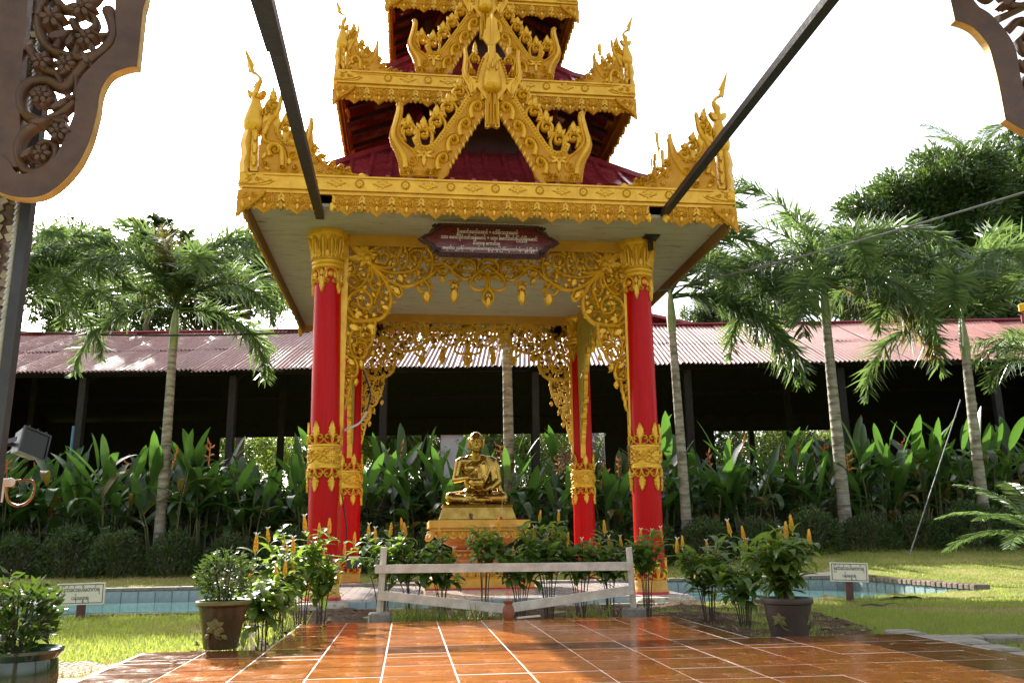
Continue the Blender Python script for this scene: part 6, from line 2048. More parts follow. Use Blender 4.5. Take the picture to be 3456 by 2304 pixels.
# dark pot
pr = Vector((1.53, -7.03, -.01))
t = thing('dark_flowerpot', 'dark brown stoneware flowerpot on the soil at the right terrace corner', 'flowerpot', pr, (0,0,R(10)))
q = MB(); q.lathe([(.112,0),(.118,.006),(.125,.06),(.142,.16),(.152,.238),(.165,.244),(.168,.262),(.164,.278),(.150,.280),(.142,.25),(.135,.23)], 36, cap=False)
q.prism([(.138*math.cos(a*.2618), .138*math.sin(a*.2618)) for a in range(24)], .22, .235)
obj('body', q, t, m=MAT['potdark'])
c = Carve(lambda u, v, w: ((.136+.12*(v-.12)+w)*math.sin(u/.136), -(.136+.12*(v-.12)+w)*math.cos(u/.136), v))
for u0 in (-.14,.10):
    for a in (90,30,150,-30,210): c.leaf((u0,.14), R(a), .055, .034, .006, -.001)
    c.dome((u0,.14), .012, .008); c.ridge([(u0,.13),(u0+.03,.09),(u0+.06,.08)], .008, .005)
obj('leaf_relief', c, t, m=MAT['potolive'])
shrimp(pr+Vector((-.02,.0,.22)), .50, .30, 12, 5, 'big leafy shrimp plant with yellow spikes growing in the dark pot', 'golden shrimp plants in the bed', 10, 1.0, .25)
# green pot bottom left
pg = Vector((-2.60, -8.74, -.045))
t = thing('green_flowerpot', 'glossy green flowerpot cut off by the lower left corner', 'flowerpot', pg)
q = MB(); q.lathe([(.10,0),(.125,.02),(.150,.10),(.156,.17),(.150,.225),(.146,.245),(.160,.262),(.168,.272),(.168,.284),(.158,.288),(.145,.27),(.138,.24)], 40, cap=False)
q.prism([(.143*math.cos(a*.2618), .143*math.sin(a*.2618)) for a in range(24)], .235, .250)
obj('body', q, t, m=MAT['potgreen'])
potplant('bushy ixora with glossy leaves growing in the green flowerpot', 'potted plant', pg+Vector((-.02,0,.245)), .15, .31, 560, .058, .026, MAT['ixoraleaf'], name='ixora_bush', stems=10)
# ixora stem with a red flower at the left edge
p = at(-8, 1500, 4.6)
t = thing('ixora_shrub', 'tall ixora with a red flower head at the left edge', 'shrub', (p.x-.05, p.y, -.05))
b = MB(); P, D = [], []
for i in range(7):
    a = i*.9; e = Vector((math.cos(a)*.12+.03, math.sin(a)*.1, random.uniform(.42,.62)))
    b.tube([(0,0,0), tuple(e*.5), tuple(e)], [.008,.006,.003], 5)
    for k_ in range(26):
        tt = random.uniform(.35,1.0); P.append(tuple(e*tt)); aa = k_*2.4; D.append((math.cos(aa), math.sin(aa), random.uniform(-.1,.9)))
obj('stems', b, t, m=MAT['shrimpstem']); obj('foliage', leaf_cloud('foliage', P, D, rng.uniform(.05,.08,len(P)), .03, MAT['ixoraleaf'], .2), t)
P = [(.085+.022*v[0], -.05+.022*v[1], .505+.018*v[2]) for v in unit(rng.normal(size=(60,3)))]
obj('flower_head', leaf_cloud('flower_head', P, rng.normal(size=(60,3))+np.array([0,0,.6]), .018, .012, MAT['redpetal']), t)

# ---------------------------------------------------------------- pedestal and statue
PC = (0.02, .37)
ped = thing('statue_pedestal', 'square ochre and orange lotus pedestal carrying the golden statue', 'pedestal', (PC[0], PC[1], .0))
q = MB(); q.square([(.762,.022),(.762,.125),(.752,.138),(.70,.15),(.66,.165)]); obj('base_step', q, ped, m=MAT['pedgold'], smooth=0)
q = MB(); q.square([(.770,-.002),(.770,.021)]); obj('red_foot_line', q, ped, m=MAT['redpaint'], smooth=0)
q = MB(); q.square([(.60,.166),(.585,.20),(.52,.26),(.44,.31),(.38,.335),(.385,.36),(.345,.362),(.345,.40),(.31,.405),(.275,.43),(.27,.49),(.30,.50),(.34,.51),(.34,.535),(.30,.54)]); obj('waist', q, ped, m=MAT['pedorange'], smooth=0)
q = MB(); q.square([(.30,.541),(.33,.56),(.42,.60),(.52,.65),(.60,.72),(.645,.765),(.66,.79)]); obj('upper_cyma', q, ped, m=MAT['pedorange'], smooth=0)
q = MB(); q.square([(.665,.791),(.690,.80),(.690,.815),(.672,.82),(.672,.835),(.712,.842),(.718,.846),(.718,.940),(.712,.946)]); obj('top_slab', q, ped, m=MAT['pedgold'], smooth=0)
def petal(h, w, lean0, flip):
    c = Carve()
    s = -1 if flip else 1
    c.plate([(-w*.42,0),(-w*.46,s*h*.5),(-w*.3,s*h*.85),(0,s*h),(w*.3,s*h*.85),(w*.46,s*h*.5),(w*.42,0)], -.006, .006)
    c.ridge([(-w*.42,0),(-w*.44,s*h*.5),(-w*.28,s*h*.82),(0,s*h*.96),(w*.28,s*h*.82),(w*.44,s*h*.5),(w*.42,0)], w*.16, .016, .005)
    c.leaf((0,0), R(90*s), h*.8, w*.5, .014, .005)
    return c.mesh('lotus_petal', MAT['pedgold'], 45)
pu, pl2 = petal(.125, .118, 0, True), petal(.105, .108, 0, False)
for k_ in range(4):
    Rz = Matrix.Rotation(k_*R(90), 4, 'Z')
    for i in range(9):
        x = (i-4)*.125
        f = Rz @ Vector((x, -.655, .785)); obj('lotus_petal', pu, ped, f, (R(-38),0,k_*R(90)))
    for i in range(9):
        x = (i-4)*.118
        f = Rz @ Vector((x, -.625, .165)); obj('lotus_petal', pl2, ped, f, (R(-22),0,k_*R(90)))
    for i in range(8):
        x = (i-3.5)*.072
        f = Rz @ Vector((x, -.285, .458))
        if k_ == 0 and i == 0:
            q = MB(); q.sphere((0,0,0), .029, 10, 7); bead = q.mesh('bead', MAT['pedgold'])
        obj('bead', bead, ped, f)
    for sgn in (-1, 1):
        c = Carve(); c.leaf((0,0), R(-90), .16, .12, .03, 0, -.02, teeth=1); c.scroll((0,-.03), .04, 0, 1.2, .02, .03)
        if sgn > 0: obj('corner_leaf', c, ped, Rz @ Vector((-.66,-.66,.785)), (R(-38),0,k_*R(90)-R(45)), m=MAT['pedgold'], smooth=45)

st = thing('monk_statue', 'seated golden monk statue holding an alms bowl on its moulded plinth', 'statue', (PC[0], PC[1], .947))
q = MB()
def rect(hx, hy, z): return [(-hx,-hy,z),(hx,-hy,z),(hx,hy,z),(-hx,hy,z)]
prof = [(.57,.44,0),(.57,.44,.012),(.555,.43,.02),(.50,.375,.185),(.495,.37,.19),(.515,.39,.20),(.518,.393,.215),(.505,.38,.235)]
vsq = []
for a in prof: vsq += rect(*a)
fq = []
for i in range(len(prof)-1):
    for k_ in range(4):
        fq.append((i*4+k_, i*4+(k_+1) % 4, i*4+4+(k_+1) % 4, i*4+4+k_))
fq += [(3,2,1,0), tuple(range(len(vsq)-4, len(vsq)))]
q.add(vsq, fq)
obj('plinth', q, st, m=MAT['bronze'], smooth=20)
def blob(prims, vox, name, m, smooth_it=4):
    q = MB()
    for p_ in prims:
        if p_[0] == 's': q.sphere(p_[1], p_[2], 20, 14)
        else:
            a, b_, ra, rb = p_[1:]
            a, b_ = Vector(a), Vector(b_)
            n = max(3, int((b_-a).length/.03))
            q.tube([a.lerp(b_, i/n) for i in range(n+1)], [ra+(rb-ra)*i/n for i in range(n+1)], 14)
            q.sphere(a, ra, 14, 10); q.sphere(b_, rb, 14, 10)
    me = q.mesh(name, m, 0)
    o = bpy.data.objects.new('tmp', me); COL.objects.link(o)
    r_ = o.modifiers.new('r', 'REMESH'); r_.mode = 'VOXEL'; r_.voxel_size = vox; r_.use_smooth_shade = True
    s_ = o.modifiers.new('s', 'SMOOTH'); s_.factor = .5; s_.iterations = smooth_it
    dg = bpy.context.evaluated_depsgraph_get(); dg.update()
    out = bpy.data.meshes.new_from_object(o.evaluated_get(dg))
    bpy.data.objects.remove(o)
    out.name = name
    out.materials.clear(); out.materials.append(m)
    return out
def C_(a, b_, ra, rb): return ('c', a, b_, ra, rb)
def S_(c_, r_): return ('s', c_, r_)
# local frame: origin on the slab, facing -y; plinth top at .235
zb_ = .235
body = [S_((0,.06,zb_+.14),(.24,.19,.14)), S_((0,.07,zb_+.32),(.185,.125,.20)), S_((0,.06,zb_+.50),(.215,.13,.18)), S_((-.085,-.03,zb_+.545),(.10,.05,.07)), S_((.085,-.03,zb_+.545),(.10,.05,.07)),
  C_((-.215,.07,zb_+.655),(.215,.07,zb_+.655),.072,.072), C_((0,.07,zb_+.66),(0,.03,zb_+.80),.078,.062), C_((-.10,.07,zb_+.70),(.10,.07,zb_+.70),.06,.06),
  # head
  S_((0,.025,zb_+.955),(.112,.132,.150)), S_((0,-.005,zb_+.865),(.088,.098,.090)), S_((0,-.06,zb_+.825),(.045,.04,.035)),
  S_((-.055,-.070,zb_+.895),(.032,.028,.030)), S_((.055,-.070,zb_+.895),(.032,.028,.030)),
  C_((0,-.098,zb_+.965),(0,-.128,zb_+.905),.012,.020), S_((-.016,-.115,zb_+.900),(.014,.014,.011)), S_((.016,-.115,zb_+.900),(.014,.014,.011)),
  C_((-.072,-.080,zb_+.972),(-.015,-.105,zb_+.978),.012,.013), C_((.072,-.080,zb_+.972),(.015,-.105,zb_+.978),.012,.013),
  S_((-.042,-.086,zb_+.948),(.020,.014,.011)), S_((.042,-.086,zb_+.948),(.020,.014,.011)),
  C_((-.032,-.092,zb_+.862),(.032,-.092,zb_+.862),.011,.011), C_((-.026,-.090,zb_+.845),(.026,-.090,zb_+.845),.012,.012),
  C_((-.116,.02,zb_+.985),(-.108,.015,zb_+.85),.024,.016), C_((.116,.02,zb_+.985),(.108,.015,zb_+.85),.024,.016),
  # right arm (left in the picture), bare, bent to the bowl
  C_((-.255,.07,zb_+.64),(-.315,.0,zb_+.37),.064,.050), C_((-.315,.0,zb_+.37),(-.13,-.235,zb_+.385),.050,.032), S_((-.10,-.262,zb_+.388),(.045,.038,.022)),
  # left arm under the robe
  C_((.255,.07,zb_+.64),(.315,.02,zb_+.34),.078,.066), C_((.315,.02,zb_+.34),(.14,-.20,zb_+.225),.062,.040), S_((.085,-.235,zb_+.205),(.055,.045,.022)),
  # crossed legs
  C_((-.13,.08,zb_+.11),(-.385,-.09,zb_+.095),.115,.088), C_((.13,.08,zb_+.11),(.385,-.09,zb_+.095),.115,.088),
  C_((-.385,-.10,zb_+.085),(.06,-.26,zb_+.060),.080,.048), C_((.385,-.10,zb_+.085),(-.05,-.235,zb_+.095),.080,.048),
  C_((.06,-.26,zb_+.06),(.17,-.24,zb_+.065),.042,.034), C_((-.05,-.235,zb_+.10),(-.16,-.21,zb_+.115),.042,.032)]
# fingers: right hand over the bowl rim, left hand under the bowl
for i, (dx, l_) in enumerate(((-.028,.060),(-.010,.070),(.009,.066),(.027,.052))):
    k0 = Vector((-.075+dx*.4, -.272+dx*.5+.012, zb_+.392)); k1 = k0+Vector((.034,-.018,-.004)); k2 = k1+Vector((.026,-.004,-.026))
    body += [C_(k0, k1, .0105, .0098), C_(k1, k2, .0098, .0082)]
body += [C_((-.115,-.285,zb_+.385),(-.075,-.305,zb_+.37),.012,.009)]
for i, (dy, l_) in enumerate(((-.03,.070),(-.010,.078),(.010,.074),(.029,.06))):
    k0 = Vector((.045, -.240+dy, zb_+.200)); k1 = k0+Vector((-.05,0,.0)); k2 = k1+Vector((-.035,.0,.016))
    body += [C_(k0, k1, .0115, .0105), C_(k1, k2, .0105, .0085)]
body += [C_((.085,-.275,zb_+.215),(.05,-.31,zb_+.25),.013,.010)]
obj('body', blob(body, .0095, 'body', MAT['bronze'], 3), st, smooth=0)
# robe: over the left shoulder and arm, across the chest, over the lap
robe = [S_((.03,.068,zb_+.33),(.185,.135,.23)), S_((.09,.062,zb_+.52),(.155,.140,.17)), C_((.10,.07,zb_+.675),(.235,.07,zb_+.66),.078,.078),
  C_((.26,.07,zb_+.635),(.322,.02,zb_+.35),.086,.080), C_((.322,.02,zb_+.35),(.20,-.13,zb_+.245),.076,.058), S_((0,.06,zb_+.13),(.255,.20,.135)),
  C_((-.14,.07,zb_+.108),(-.385,-.088,zb_+.095),.121,.094), C_((.14,.07,zb_+.108),(.385,-.088,zb_+.095),.121,.094),
  C_((-.36,-.10,zb_+.085),(-.12,-.19,zb_+.075),.086,.066), C_((.36,-.10,zb_+.085),(.12,-.20,zb_+.085),.086,.066), C_((.33,.02,zb_+.3),(.40,-.02,zb_+.15),.05,.03)]
def fold(pts, r0=.011, r1=.006):
    P_ = cr(pts, 4)
    n = len(P_)-1
    return [C_(P_[i], P_[i+1], r0+(r1-r0)*i/n, r0+(r1-r0)*(i+1)/n) for i in range(n)]
for k_ in range(7):      # chest folds from the left shoulder down to the right side
    t_ = k_/6
    robe += fold([(.13+.02*k_,-.005+.002*k_,zb_+.70-.01*k_),(.05+.03*k_*.6,-.085,zb_+.60-.035*k_),(-.07-.012*k_+.03*k_,-.085+.004*k_,zb_+.515-.05*k_),(-.17+.012*k_,-.02,zb_+.47-.05*k_)], .013, .008)
for k_ in range(6):      # folds running down over the left arm
    robe += fold([(.17+.028*k_,-.02+.012*k_,zb_+.72-.012*k_),(.215+.028*k_,-.055+.016*k_,zb_+.58),(.235+.025*k_,-.075+.018*k_,zb_+.42),(.235+.02*k_,-.11+.02*k_,zb_+.30)], .012, .010)
for k_ in range(4):      # panel hanging from the shoulder
    robe += fold([(.06+.022*k_,-.075,zb_+.60),(.062+.022*k_,-.085,zb_+.48),(.06+.022*k_,-.085,zb_+.33)], .011, .009)
for s in (-1, 1):        # lap folds
    for k_ in range(4):
        robe += fold([(s*(.12+.02*k_),-.05,zb_+.215-.012*k_),(s*(.26+.02*k_),-.13-.005*k_,zb_+.165-.03*k_),(s*(.30+.03*k_),-.175,zb_+.10-.022*k_)], .012, .006)
        robe += fold([(s*(.03+.02*k_),-.20,zb_+.14-.02*k_),(s*(.09+.035*k_),-.265+.012*k_,zb_+.085-.012*k_),(s*(.05+.05*k_),-.30+.012*k_,zb_+.025)], .013, .008)
robe += [C_((-.10,-.22,zb_+.02),(.10,-.22,zb_+.02),.03,.03)]
obj('robe', blob(robe, .0105, 'robe', MAT['bronze'], 2), st, smooth=0)
q = MB(); q.lathe([(.03,0),(.075,.008),(.108,.035),(.125,.075),(.122,.112),(.108,.135),(.100,.142),(.103,.150),(.112,.153),(.112,.160),(.098,.162),(.092,.14)], 28, cap=False)
q.prism([(.10*math.cos(a*.2618), .10*math.sin(a*.2618)) for a in range(24)], .128, .146)
obj('alms_bowl', q, st, (-.01,-.245,zb_+.222), m=MAT['bronze'])
q = MB(); q.cbox(-.026,.026,-.012,.012,0,.085,.004)
for i in range(3): q.cbox(-.030,.030,-.017,.013,.09+i*.022,.104+i*.022,.004)
obj('bowl_handle', q, st, (.035,-.245,zb_+.38), m=MAT['bronze'], smooth=0)
# offerings on the slab
gz = .9475
t = thing('flower_glass', 'small drinking glass with a red flower at the foot of the plinth', 'glass', (-.10, -.21, gz))
gm = NT('clear_glass'); gm.color((.85,.88,.86)); gm.set(.03, 0, .5); gm.b.inputs['Transmission Weight'].default_value = .92; gm.b.inputs['IOR'].default_value = 1.3
q = MB(); q.lathe([(.020,0),(.026,.002),(.030,.085),(.028,.085),(.024,.006)], 16, cap=False); obj('tumbler', q, t, m=gm.m)
P = [(.016*v[0], .016*v[1], .075+.014*v[2]) for v in unit(rng.normal(size=(50,3)))]
obj('red_flower', leaf_cloud('red_flower', P, rng.normal(size=(50,3)), .026, .018, MAT['redpetal']), t)
t = thing('incense_holder', 'small red incense holder with one stick at the right of the plinth foot', 'incense holder', (.33, -.27, gz))
q = MB(); q.lathe([(.028,0),(.030,.012),(.016,.016),(.018,.045),(.010,.046)], 14); obj('cup', q, t, m=MAT['redpaint'])
q = MB(); q.tube([(0,0,.03),(.02,.0,.27)], .0025, 4); obj('stick', q, t, m=MAT['hosewhite'])

# cables and pipes on the columns, small speaker box at the back left column
q = MB(); q.tube(cr([(-1.80,-1.85,2.02),(-1.74,-1.88,2.05),(-1.62,-1.82,2.12),(-1.54,-1.70,2.28)], 5), .013, 6)
tag(obj('hose', q, m=MAT['hosewhite']), 'pale hose bent round the left front column above its gilt band', 'hose')
q = MB(); q.tube(cr([(-1.54,-1.70,2.28),(-1.50,-1.70,2.5),(-1.56,-1.75,2.72),(-1.68,-1.85,3.0)], 5), .012, 6)
tag(obj('cable_loop', q, m=MAT['cable']), 'black cable looping down inside the left front carving', 'cable')
q = MB(); q.tube(cr([(-1.80,-2.0,1.24),(-1.76,-1.95,1.0),(-1.72,-1.98,.75),(-1.75,-2.0,.52),(-1.78,-1.9,.42)], 5), .008, 5)
tag(obj('thin_cable', q, m=MAT['cable']), 'thin dark cable hanging beside the lower left front column', 'cable')
q = MB(); q.tube(cr([(1.82,-2.02,1.90),(1.78,-2.02,1.70),(1.80,-2.02,1.52),(1.84,-2.05,1.45)], 5), .010, 5)
tag(obj('brown_cable', q, m=MAT['copper']), 'brown cable beside the gilt band of the right front column', 'cable')
sp_ = thing('speaker_box', 'small black box strapped to the foot of the left back column', 'box', (-1.84, 1.66, .25), (0,0,R(8)))
q = MB(); q.cbox(-.12,.12,-.10,.10,0,.20,.008); obj('case', q, sp_, m=MAT['cable'], smooth=0)
q = MB(); q.box(-.10,.10,-.113,-.102,.14,.19); obj('label_strip', q, sp_, m=MAT['signboard'], smooth=0)
P, D = [], []
for _ in range(240):
    v = rng.normal(size=3)*np.array([.07,.05,.08]); P.append(tuple(v)); D.append(tuple(rng.normal(size=3)+np.array([0,0,-.4])))
tag(obj('wilted_garland', leaf_cloud('wilted_garland', P, D, .07, .03, MAT['litter']), loc=(1.68, 1.90, 2.02)), 'dried garland hanging on the carving beside the right back column', 'garland')

# a fallen twig on the right lawn
p = at(2030, 1388, 8.6)
q = MB(); q.tube(cr([(-.22,0,.0),(-.12,.01,.012),(-.02,-.01,.0),(.08,.02,.02),(.20,.0,.004)], 4), [.006+.004*math.sin(i*.3) for i in range(17)], 6)
tag(obj('fallen_twig', q, loc=(p.x, p.y, G0+.045), rot=(0,0,-YAW), m=MAT['bark']), 'curved brown twig lying on the right lawn', 'twig')
# ---------------------------------------------------------------- foreground: carved brackets and pillar of the hall the camera looks out of
def strip(b, outer, inner, y0, y1):
    n = len(outer)
    for i in range(n-1):
        o0, o1, i0, i1 = outer[i], outer[i+1], inner[i], inner[i+1]
        b.add([(p[0], y, p[1]) for y in (y0, y1) for p in (o0, o1, i1, i0)], [(0,1,2,3),(7,6,5,4),(0,4,5,1),(1,5,6,2),(2,6,7,3),(3,7,4,0)])
def bracket(name, label, org, outer, inner, scrolls, domes, leaves, post=None, thick=.034, corners=()):
    def soft(P_):
        cs = [0]+list(corners)+[len(P_)-1]; out = []
        for a, b_ in zip(cs, cs[1:]):
            out += cr(P_[a:b_+1], 4)[:-1] if b_-a > 1 else [P_[a]]*1
        return out+[P_[-1]]
    outer, inner = soft(outer), soft(inner)
    t = thing(name, label, 'carved bracket', org)
    o = [(u-org[0], v-org[2]) for u, v in outer]; i_ = [(u-org[0], v-org[2]) for u, v in inner]
    b = MB(); strip(b, o, i_, 0, thick); obj('border', b, t, m=MAT['carvedbrown'], smooth=0)
    e = MB()      # gilt outer edge, a hair proud of the board
    for k_ in range(len(o)-1):
        p, q = Vector((o[k_][0],0,o[k_][1])), Vector((o[k_+1][0],0,o[k_+1][1]))
        d = (q-p).normalized(); nn = Vector((d.z,0,-d.x))
        mid = Vector((sum(x[0] for x in o)/len(o), 0, sum(x[1] for x in o)/len(o)))
        if nn.dot(p-mid) < 0: nn = -nn
        e.add([tuple(p-nn*.002+Vector((0,.002,0))), tuple(q-nn*.002+Vector((0,.002,0))), tuple(q-nn*.002+Vector((0,thick-.002,0))), tuple(p-nn*.002+Vector((0,thick-.002,0))),
               tuple(p+nn*.0025+Vector((0,.002,0))), tuple(q+nn*.0025+Vector((0,.002,0))), tuple(q+nn*.0025+Vector((0,thick-.002,0))), tuple(p+nn*.0025+Vector((0,thick-.002,0)))],
              [(0,1,2,3),(7,6,5,4),(0,4,5,1),(1,5,6,2),(2,6,7,3),(3,7,4,0)])
    obj('gilt_edge', e, t, m=MAT['carvededge'], smooth=0)
    for pts, w in scrolls:
        c = Carve(lambda u, v, ww: (u, thick*.45-ww, v))
        c.ridge([(u-org[0], v-org[2]) for u, v in pts], w, thick*.38, 0, -thick*.38, 5, w*.7)
        obj('scroll', c, t, m=MAT['carvedbrown'], smooth=45)
    for (u, v, r_) in domes:
        c = Carve(lambda u, v, ww: (u, thick*.45-ww, v)); c.flower((u-org[0], v-org[2]), r_, .014, 6, .004, -.018)
        obj('flower', c, t, m=MAT['carvedbrown'], smooth=45)
    for (u, v, a, l, w) in leaves:
        c = Carve(lambda u, v, ww: (u, thick*.45-ww, v)); c.leaf((u-org[0], v-org[2]), R(a), l, w, .016, .003, -.018, teeth=1)
        obj('leaf', c, t, m=MAT['carvedbrown'], smooth=45)
    if post:
        b = MB(); p_ = [(u-org[0], v-org[2]) for u, v in post]
        q = Carve(lambda u, v, ww: (u, -ww, v)); q.plate(p_, -thick, -.004); obj('back_board', q, t, m=MAT['carvedbrown'], smooth=0)
    return t
OUTL = [(-1.690,2.86),(-1.722,2.094),(-1.727,2.067),(-1.728,1.895),(-1.752,1.891),(-1.789,1.871),(-1.808,1.837),(-1.815,1.802),(-1.816,1.759),(-1.825,1.69),(-1.836,1.647),(-1.853,1.604),(-1.885,1.557),(-1.919,1.527),(-1.954,1.516),(-1.99,1.517),(-2.027,1.527),(-2.12,1.57)]
INL = [(-1.82,2.86),(-1.801,2.089),(-1.795,2.04),(-1.787,1.985),(-1.796,1.949),(-1.83,1.906),(-1.863,1.856),(-1.874,1.816),(-1.872,1.756),(-1.882,1.708),(-1.893,1.665),(-1.906,1.631),(-1.927,1.605),(-1.95,1.588),(-1.978,1.578),(-1.999,1.586),(-2.023,1.618),(-2.09,1.66)]
SCL = [([(-1.822,2.069),(-1.802,2.016),(-1.805,1.97),(-1.84,1.928),(-1.892,1.92),(-1.947,1.935),(-1.981,1.977),(-1.993,2.039),(-1.978,2.12)], .034),
 ([(-1.907,2.027),(-1.892,2.001),(-1.869,1.993),(-1.848,2.013),(-1.854,2.04),(-1.883,2.056)], .024),
 ([(-1.84,1.928),(-1.874,1.886),(-1.906,1.832),(-1.952,1.847),(-1.996,1.84),(-2.014,1.8),(-1.997,1.749),(-1.955,1.734),(-1.913,1.754),(-1.879,1.79)], .032),
 ([(-1.997,1.749),(-1.94,1.731),(-1.893,1.746)], .022),([(-1.985,1.801),(-1.968,1.82),(-1.945,1.816),(-1.939,1.791),(-1.959,1.773)], .026),
 ([(-1.896,1.733),(-1.958,1.726),(-1.994,1.69),(-2.002,1.639),(-1.98,1.595),(-1.944,1.592),(-1.914,1.623),(-1.914,1.66),(-1.938,1.672),(-1.957,1.65),(-1.944,1.625)], .028),
 ([(-2.007,1.94),(-1.972,1.889),(-1.928,1.87),(-1.889,1.89)], .028),([(-1.887,1.872),(-1.876,1.833),(-1.88,1.794)], .022),([(-1.849,2.113),(-1.877,2.074),(-1.929,2.062),(-1.968,2.105)], .03),
 ([(-1.86,2.0),(-1.835,1.985),(-1.81,1.99)], .022),([(-1.94,1.94),(-1.93,1.99),(-1.955,2.02)], .024),([(-1.89,1.92),(-1.885,1.96),(-1.87,1.995)], .022),([(-1.93,1.87),(-1.91,1.83)], .022)]
bracket('carved_bracket', 'large dark carved scrollwork bracket hanging at the upper left corner', (-1.92, -10.6, 1.80), OUTL, INL, SCL,
        [(-1.883,2.065,.034),(-1.867,1.975,.030),(-1.959,1.80,.030),(-1.905,1.70,.030),(-1.941,1.638,.028),(-1.908,1.893,.030),(-1.958,2.03,.036),(-1.97,1.90,.030)],
        [(-1.93,1.76,40,.06,.035),(-1.91,1.94,70,.05,.03),(-1.98,1.72,10,.06,.03),(-1.96,1.965,20,.07,.04),(-1.90,1.80,-20,.03,.025),(-1.99,1.62,45,.05,.03),(-1.87,1.93,-60,.05,.03)],
        [(-2.16,2.86),(-2.045,2.86),(-2.022,2.073),(-2.018,1.939),(-2.015,1.808),(-2.0,1.70),(-1.985,1.60),(-2.16,1.585)], corners=(1,2,3))
OUTR = [(.885,2.88),(.918,2.70),(.932,2.629),(.94,2.536),(.945,2.474),(.974,2.467),(1.012,2.449),(1.041,2.415),(1.063,2.375),(1.071,2.319),(1.079,2.234),(1.084,2.09),(1.111,2.073),(1.173,2.042),(1.301,2.008),(1.56,1.95)]
INR = [(1.0,2.88),(1.01,2.70),(1.02,2.638),(1.028,2.56),(1.045,2.535),(1.078,2.515),(1.105,2.486),(1.13,2.451),(1.155,2.403),(1.165,2.354),(1.166,2.256),(1.172,2.19),(1.19,2.165),(1.24,2.135),(1.33,2.10),(1.56,2.05)]
SCR = [([(1.06,2.75),(1.11,2.70),(1.13,2.62),(1.09,2.58),(1.05,2.62),(1.07,2.67)], .034),([(1.13,2.62),(1.19,2.56),(1.26,2.58),(1.27,2.66),(1.21,2.70)], .034),
 ([(1.16,2.46),(1.21,2.50),(1.27,2.47),(1.27,2.39),(1.21,2.37),(1.19,2.42)], .032),([(1.27,2.39),(1.24,2.30),(1.19,2.25),(1.24,2.21),(1.31,2.25)], .032),([(1.12,2.50),(1.18,2.53),(1.24,2.56)], .026),([(1.17,2.33),(1.21,2.30),(1.26,2.32)], .026)]
rb_ = bracket('carved_bracket', 'dark carved bracket with a gilt edge cut off by the upper right corner', (1.10, -10.2, 2.30), OUTR, INR, SCR,
        [(1.09,2.66,.034),(1.22,2.63,.036),(1.23,2.43,.034),(1.25,2.26,.03)], [(1.13,2.55,20,.07,.035),(1.2,2.34,-30,.07,.035),(1.3,2.5,60,.07,.04)], corners=(1,2,3,4,11))

q = MB(); q.cbox(.458,.66,-.08,.12,-2.36,.575,.01); obj('post', q, rb_, m=MAT['carvedbrown'], smooth=0)
q = MB(); q.cbox(-3.5,.66,-.40,.12,.58,.78,.01); obj('beam', q, rb_, m=MAT['carvedbrown'], smooth=0)

# glass-mosaic pillar of the hall at the left edge
pm = thing('mosaic_pillar', 'glass-mosaic pillar with silver rope trim at the left edge', 'pillar', (-2.072, -10.42, 0), (0,0,R(0)))
q = MB(); q.box(-.30, .030, .02, .045, -.06, 3.2); obj('core', q, pm, m=MAT['carvedbrown'], smooth=0)
q = MB(); q.box(.024, .050, -.018, .016, -.06, 3.2); obj('dark_trim', q, pm, m=MAT['cable'], smooth=0)
q = MB()
zz = -.05
while zz < 3.2:
    q.tube([(.010,-.004,zz),(.017,-.004,zz+.020)], .0075, 6); zz += .017
obj('rope_trim', q, pm, m=MAT['silver'])
MOS = []
def mosaic_piece(key):
    q = MB(); n = random.choice((3,4,4,5)); 
    pts = sorted([(random.uniform(.6,1)*.017, a+random.uniform(-.3,.3)) for a in [2*math.pi*k_/n for k_ in range(n)]], key=lambda s: s[1])
    c = Carve(); c.plate([(r_*math.cos(a), r_*math.sin(a)) for r_, a in pts], -.004, .002)
    return c.mesh('mosaic_piece', MAT['mosaic'], 0)
MOS = [mosaic_piece(i) for i in range(8)]
z = 1.30
for k_ in range(230):
    obj('mosaic_piece', random.choice(MOS), pm, (-.008-(k_ % 3)*.030+random.uniform(-.004,.004), .016, .55+(k_//3)*.0265+random.uniform(-.004,.004)), (random.uniform(-.18,.18), random.uniform(0,6.28), random.uniform(-.18,.18)))

# floodlight, hanger loop and white tube fixed to the pillar
p = at(52, 1025, 2.75)
fl = thing('floodlight', 'grey floodlight with a tilted glass front fixed beside the left pillar', 'floodlight', p, (R(-8), R(14), R(58)))
fl.scale = (.62,.62,.62)
q = MB(); q.add([(-.055,.0,-.055),(.055,.0,-.055),(.055,.0,.055),(-.055,.0,.055),(-.075,-.085,-.065),(.075,-.085,-.065),(.075,-.085,.065),(-.075,-.085,.065)], [(0,3,2,1),(0,1,5,4),(1,2,6,5),(2,3,7,6),(3,0,4,7)])
obj('housing', q, fl, m=MAT['steelgrey'], smooth=0)
q = MB()
for a in ((-.080,-.070,-.070,.070),(.070,.080,-.070,.070),(-.070,.070,-.070,-.060),(-.070,.070,.060,.070)):
    q.box(a[0], a[1], -.095, -.083, a[2], a[3])
obj('front_frame', q, fl, m=MAT['steelgrey'], smooth=0)
q = MB(); q.box(-.069,.069,-.089,-.086,-.059,.059); obj('glass', q, fl, m=MAT['glass'], smooth=0)
q = MB()
for sx in (-1, 1): q.box(sx*.084-.002, sx*.084+.002, -.06, .02, -.012, .012)
q.box(-.086,.086,.020,.024,-.012,.012); q.tube([(0,.02,0),(0,.10,-.02)], .010, 8)
obj('yoke', q, fl, m=MAT['steelgrey'], smooth=0)
q = MB()
for x in (-.05,0,.05): q.tube([(x,-.088,.068),(x,-.088,.080)], .005, 6)
obj('clips', q, fl, m=MAT['steelgrey'])
p = at(48, 1131, 2.55)
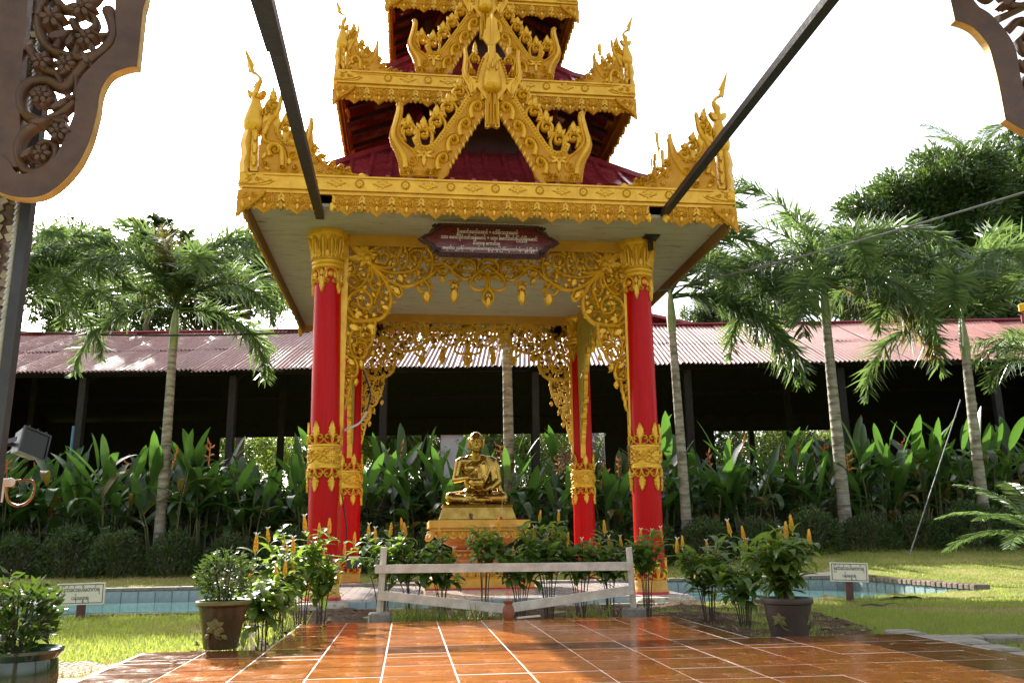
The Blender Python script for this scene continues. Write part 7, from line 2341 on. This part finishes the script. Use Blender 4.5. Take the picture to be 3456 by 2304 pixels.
q = MB(); pts = cr([(-.036,0,.032),(.018,0,.036),(.034,0,.022),(.033,0,-.006),(.018,0,-.030),(-.006,0,-.037),(-.028,0,-.026),(-.037,0,-.002),(-.036,0,.03)], 4)
q.tube(pts, .0058, 8, True, .7)
tag(obj('hanger_loop', q, loc=p, rot=(0,0,R(10)), m=MAT['copper']), 'brown rounded hanger loop sticking out from the left pillar', 'loop')
p = at(8, 1112, 2.5)
q = MB(); q.tube([(-.09,0,.006),(.018,0,.006)], .0125, 10); q.sphere((.018,0,.006), .0135, 10, 8); q.tube([(-.006,0,.0),(-.008,0,-.05)], .0105, 10)
tag(obj('white_tube', q, loc=p, m=MAT['hosewhite']), 'short white tube end poking out from the left edge', 'tube')

# gilded eave corner of another pavilion at the right edge
p = at(2668, 705, 9.5)
ge = thing('gilded_eave', 'red and gold eave corner of a neighbouring roof at the right edge', 'roof eave', p, (0,0,R(35)))
for i, (z, w, mm) in enumerate(((.25,.42,'gold'),(.12,.34,'maroon'),(-.22,.40,'gold'),(-.34,.30,'maroon'))):
    q = MB(); q.cbox(-w*.5, 1.4, -w*.5, 1.4, z-.05, z+.05, .012); obj('eave_board' if mm == 'gold' else 'roof_panel', q, ge, m=MAT[mm], smooth=0)
c = Carve()
for i in range(4): c.leaf((-.12+i*.16, .20), R(-90), .16, .12, .02, .0, -.02, teeth=1)
obj('carved_drop', c, ge, (0,-.215,0), m=MAT['gold'], smooth=45)
q = MB(); q.lathe([(.07,-12),(.07,.2)], 10); obj('post', q, ge, (.9,.9,0), m=MAT['red'])
q = MB(); q.tube([(0,0,0),(.05,0,.35)], .006, 5); obj('lightning_rod', q, ge, (-.12,-.12,.30), m=MAT['greycable'])

# thin bamboo poles behind the right palms
for px, py0, py1, lab in ((2208, 665, 795, 'thin pale pole standing out of the palm near the right edge'),):
    a, b_ = at(px+4, py1, 17.2), at(px-6, py0-60, 17.2)
    q = MB(); q.tube([(0,0,0), tuple(b_-a)], .014, 6)
    tag(obj('thin_pole', q, loc=a, m=MAT['hosewhite']), lab, 'pole')
